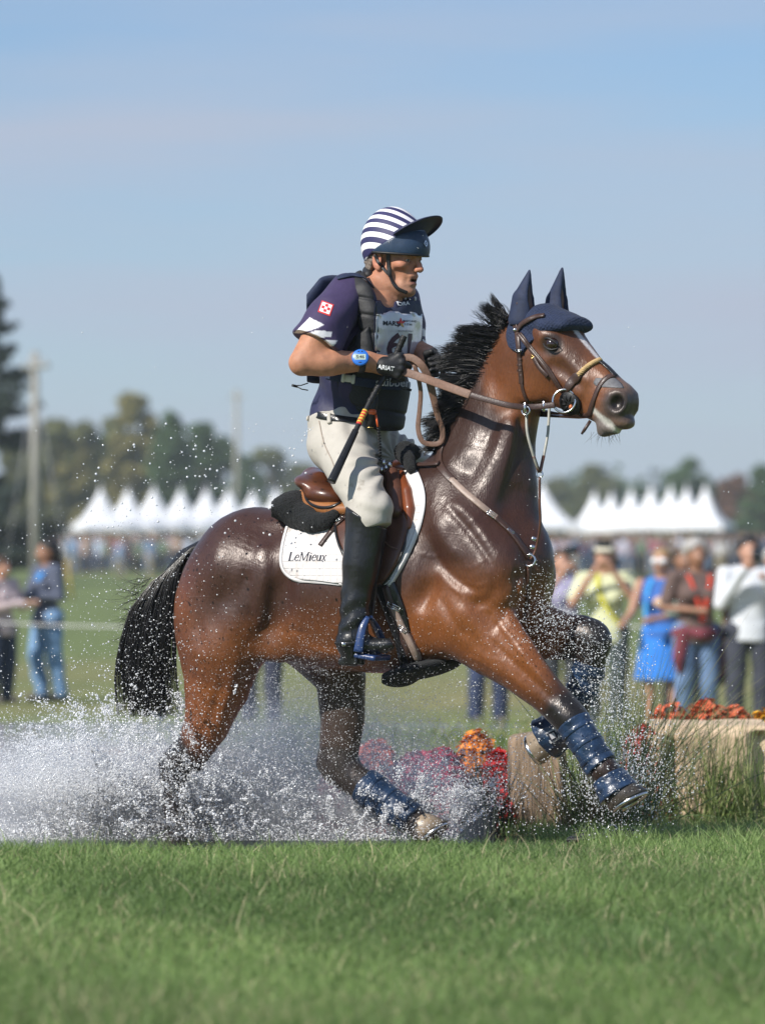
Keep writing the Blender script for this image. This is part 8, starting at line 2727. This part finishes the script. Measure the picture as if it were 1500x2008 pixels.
# clumped ligaments of water
for q in range(520):
    cx = rs.normal(300, 150); cy = 1640 - np.abs(rs.normal(0, 95)); yq = yh + rs.normal(0, .2); m = 26
    a = rs.uniform(0, 6.28); L_ = rs.uniform(4, 22)
    s = rs.uniform(-1, 1, m)
    emit(m, cx + math.cos(a) * L_ * s + rs.normal(0, 1.6, m), cy + math.sin(a) * L_ * s + rs.normal(0, 1.6, m), np.full(m, yq) + rs.normal(0, .004, m), .0010, .0040, 1.6)
PT = np.vstack(PTS); RD = np.concatenate(RAD)
point_cloud('water_spray', PT, RD, 'spray of water drops thrown up round the horse')
print('drops', len(PT))

# fine mist: drifting droplets too small to see, denser near the water and the hind legs
mist = bpy.data.materials.new('water_mist'); mist.use_nodes = True
t = mist.node_tree
for q in list(t.nodes): t.nodes.remove(q)
mo = t.nodes.new('ShaderNodeOutputMaterial'); pv = t.nodes.new('ShaderNodeVolumePrincipled')
pv.inputs['Color'].default_value = (.93, .95, 1.0, 1); pv.inputs['Anisotropy'].default_value = .15
at = t.nodes.new('ShaderNodeTexCoord'); nz_ = t.nodes.new('ShaderNodeTexNoise'); nz_.inputs['Scale'].default_value = 3.2; nz_.inputs['Detail'].default_value = 4
t.links.new(at.outputs['Object'], nz_.inputs['Vector'])
gr = t.nodes.new('ShaderNodeTexGradient'); gr.gradient_type = 'SPHERICAL'
mpn = t.nodes.new('ShaderNodeMapping'); t.links.new(at.outputs['Object'], mpn.inputs['Vector']); t.links.new(mpn.outputs[0], gr.inputs['Vector'])
m1 = t.nodes.new('ShaderNodeMath'); m1.operation = 'MULTIPLY'
rm_ = t.nodes.new('ShaderNodeMapRange'); rm_.inputs['From Min'].default_value = .28; rm_.inputs['From Max'].default_value = .66
t.links.new(nz_.outputs['Fac'], rm_.inputs['Value'])
t.links.new(rm_.outputs[0], m1.inputs[0]); t.links.new(gr.outputs['Fac'], m1.inputs[1])
m2 = t.nodes.new('ShaderNodeMath'); m2.operation = 'MULTIPLY'; m2.inputs[1].default_value = 11.0
t.links.new(m1.outputs[0], m2.inputs[0]); t.links.new(m2.outputs[0], pv.inputs['Density'])
t.links.new(pv.outputs[0], mo.inputs['Volume'])
def mist_cloud(c, r):
    F = Field(np.array(c) - np.array(r) - .05, np.array(c) + np.array(r) + .05, .06)
    F.ell(c, r, 0)
    v, f = F.extract()
    me = mesh_np('water_mist', (v - np.array(c)) / np.array(r), f)
    o = obj('water_mist', me, mist, kind='stuff'); o.location = Vector([float(a) for a in c]); o.scale = Vector([float(a) for a in r])
    o['label'] = 'fine white mist over the splash'
mist_cloud(P(230, 1640, yh + .3), (.95, .45, .50))
mist_cloud(P(600, 1640, .62), (.75, .40, .62))
mist_cloud(P(300, 1655, yh + .22), (.62, .32, .30))

# connected ropes and lips of clear water where the hooves break the surface
clear_w = bpy.data.materials.new('clear_water'); clear_w.use_nodes = True
b = clear_w.node_tree.nodes['Principled BSDF']
b.inputs['Base Color'].default_value = (.93, .95, .97, 1); b.inputs['Roughness'].default_value = .04; b.inputs['IOR'].default_value = 1.33; b.inputs['Transmission Weight'].default_value = .9
def water_ropes(px0, px1, yb, n, seed, label, vx, vy):
    r = np.random.default_rng(seed)
    a0 = P(px0, 1665, yb); a1 = P(px1, 1430, yb)
    F = Field([a0[0], yb - .34, a0[2]], [a1[0], yb + .34, a1[2]], .0046)
    for q in range(n):
        bx0 = r.uniform(px0 + 60, px1 - 60); y0 = yb + r.normal(0, .12)
        dx = vx + r.normal(0, 70); h_ = np.abs(r.normal(vy, vy * .5)); t0 = r.uniform(0, .55); t1 = t0 + r.uniform(.12, .4)
        tt = np.linspace(t0, t1, 7)
        pts = [P(bx0 + dx * t + r.normal(0, 2.0), 1652 - h_ * (2 * t - 1.2 * t * t) * 1.4 + r.normal(0, 2.0), y0 + .1 * t * r.normal()) for t in tt]
        rad = np.interp(tt, [0, 1], [.0075, .0022]) * r.uniform(.5, 1.1, 7)
        F.chain(pts, rad, .010)
        for _ in range(2):
            c = pts[int(r.integers(0, 7))] + r.normal(0, .012, 3); F.ell(c, r.uniform(.003, .008, 3), .006)
    v, f = F.extract()
    v = v + normals_of(v, f) * (noise3(v, 120, seed) * .0016)[:, None]
    o = obj('splash_water', mesh_np('splash_water', laplace(v, f, 1), f), clear_w, kind='stuff'); o['label'] = label
water_ropes(120, 560, yh, 120, 951, 'clear ropes of water breaking round the near hind leg', -120, 90)
water_ropes(680, 960, -.02 + .2, 46, 952, 'clear ropes of water breaking round the far hind hoof', 60, 60)
# ------------------------------------------------------------------ thin haze over the field
hz = bpy.data.materials.new('haze_air'); hz.use_nodes = True
t = hz.node_tree
for q in list(t.nodes): t.nodes.remove(q)
mo = t.nodes.new('ShaderNodeOutputMaterial'); pv = t.nodes.new('ShaderNodeVolumePrincipled')
pv.inputs['Color'].default_value = (.86, .92, 1.0, 1); pv.inputs['Density'].default_value = .00045; pv.inputs['Anisotropy'].default_value = .2
t.links.new(pv.outputs[0], mo.inputs['Volume'])
mb = MB(); mb.box((0, 795, 13.2), (2900, 1630, 31)); hb = obj('haze', mb.mesh('haze', False), hz, kind='stuff')
hb['label'] = 'thin pale haze over the far field'
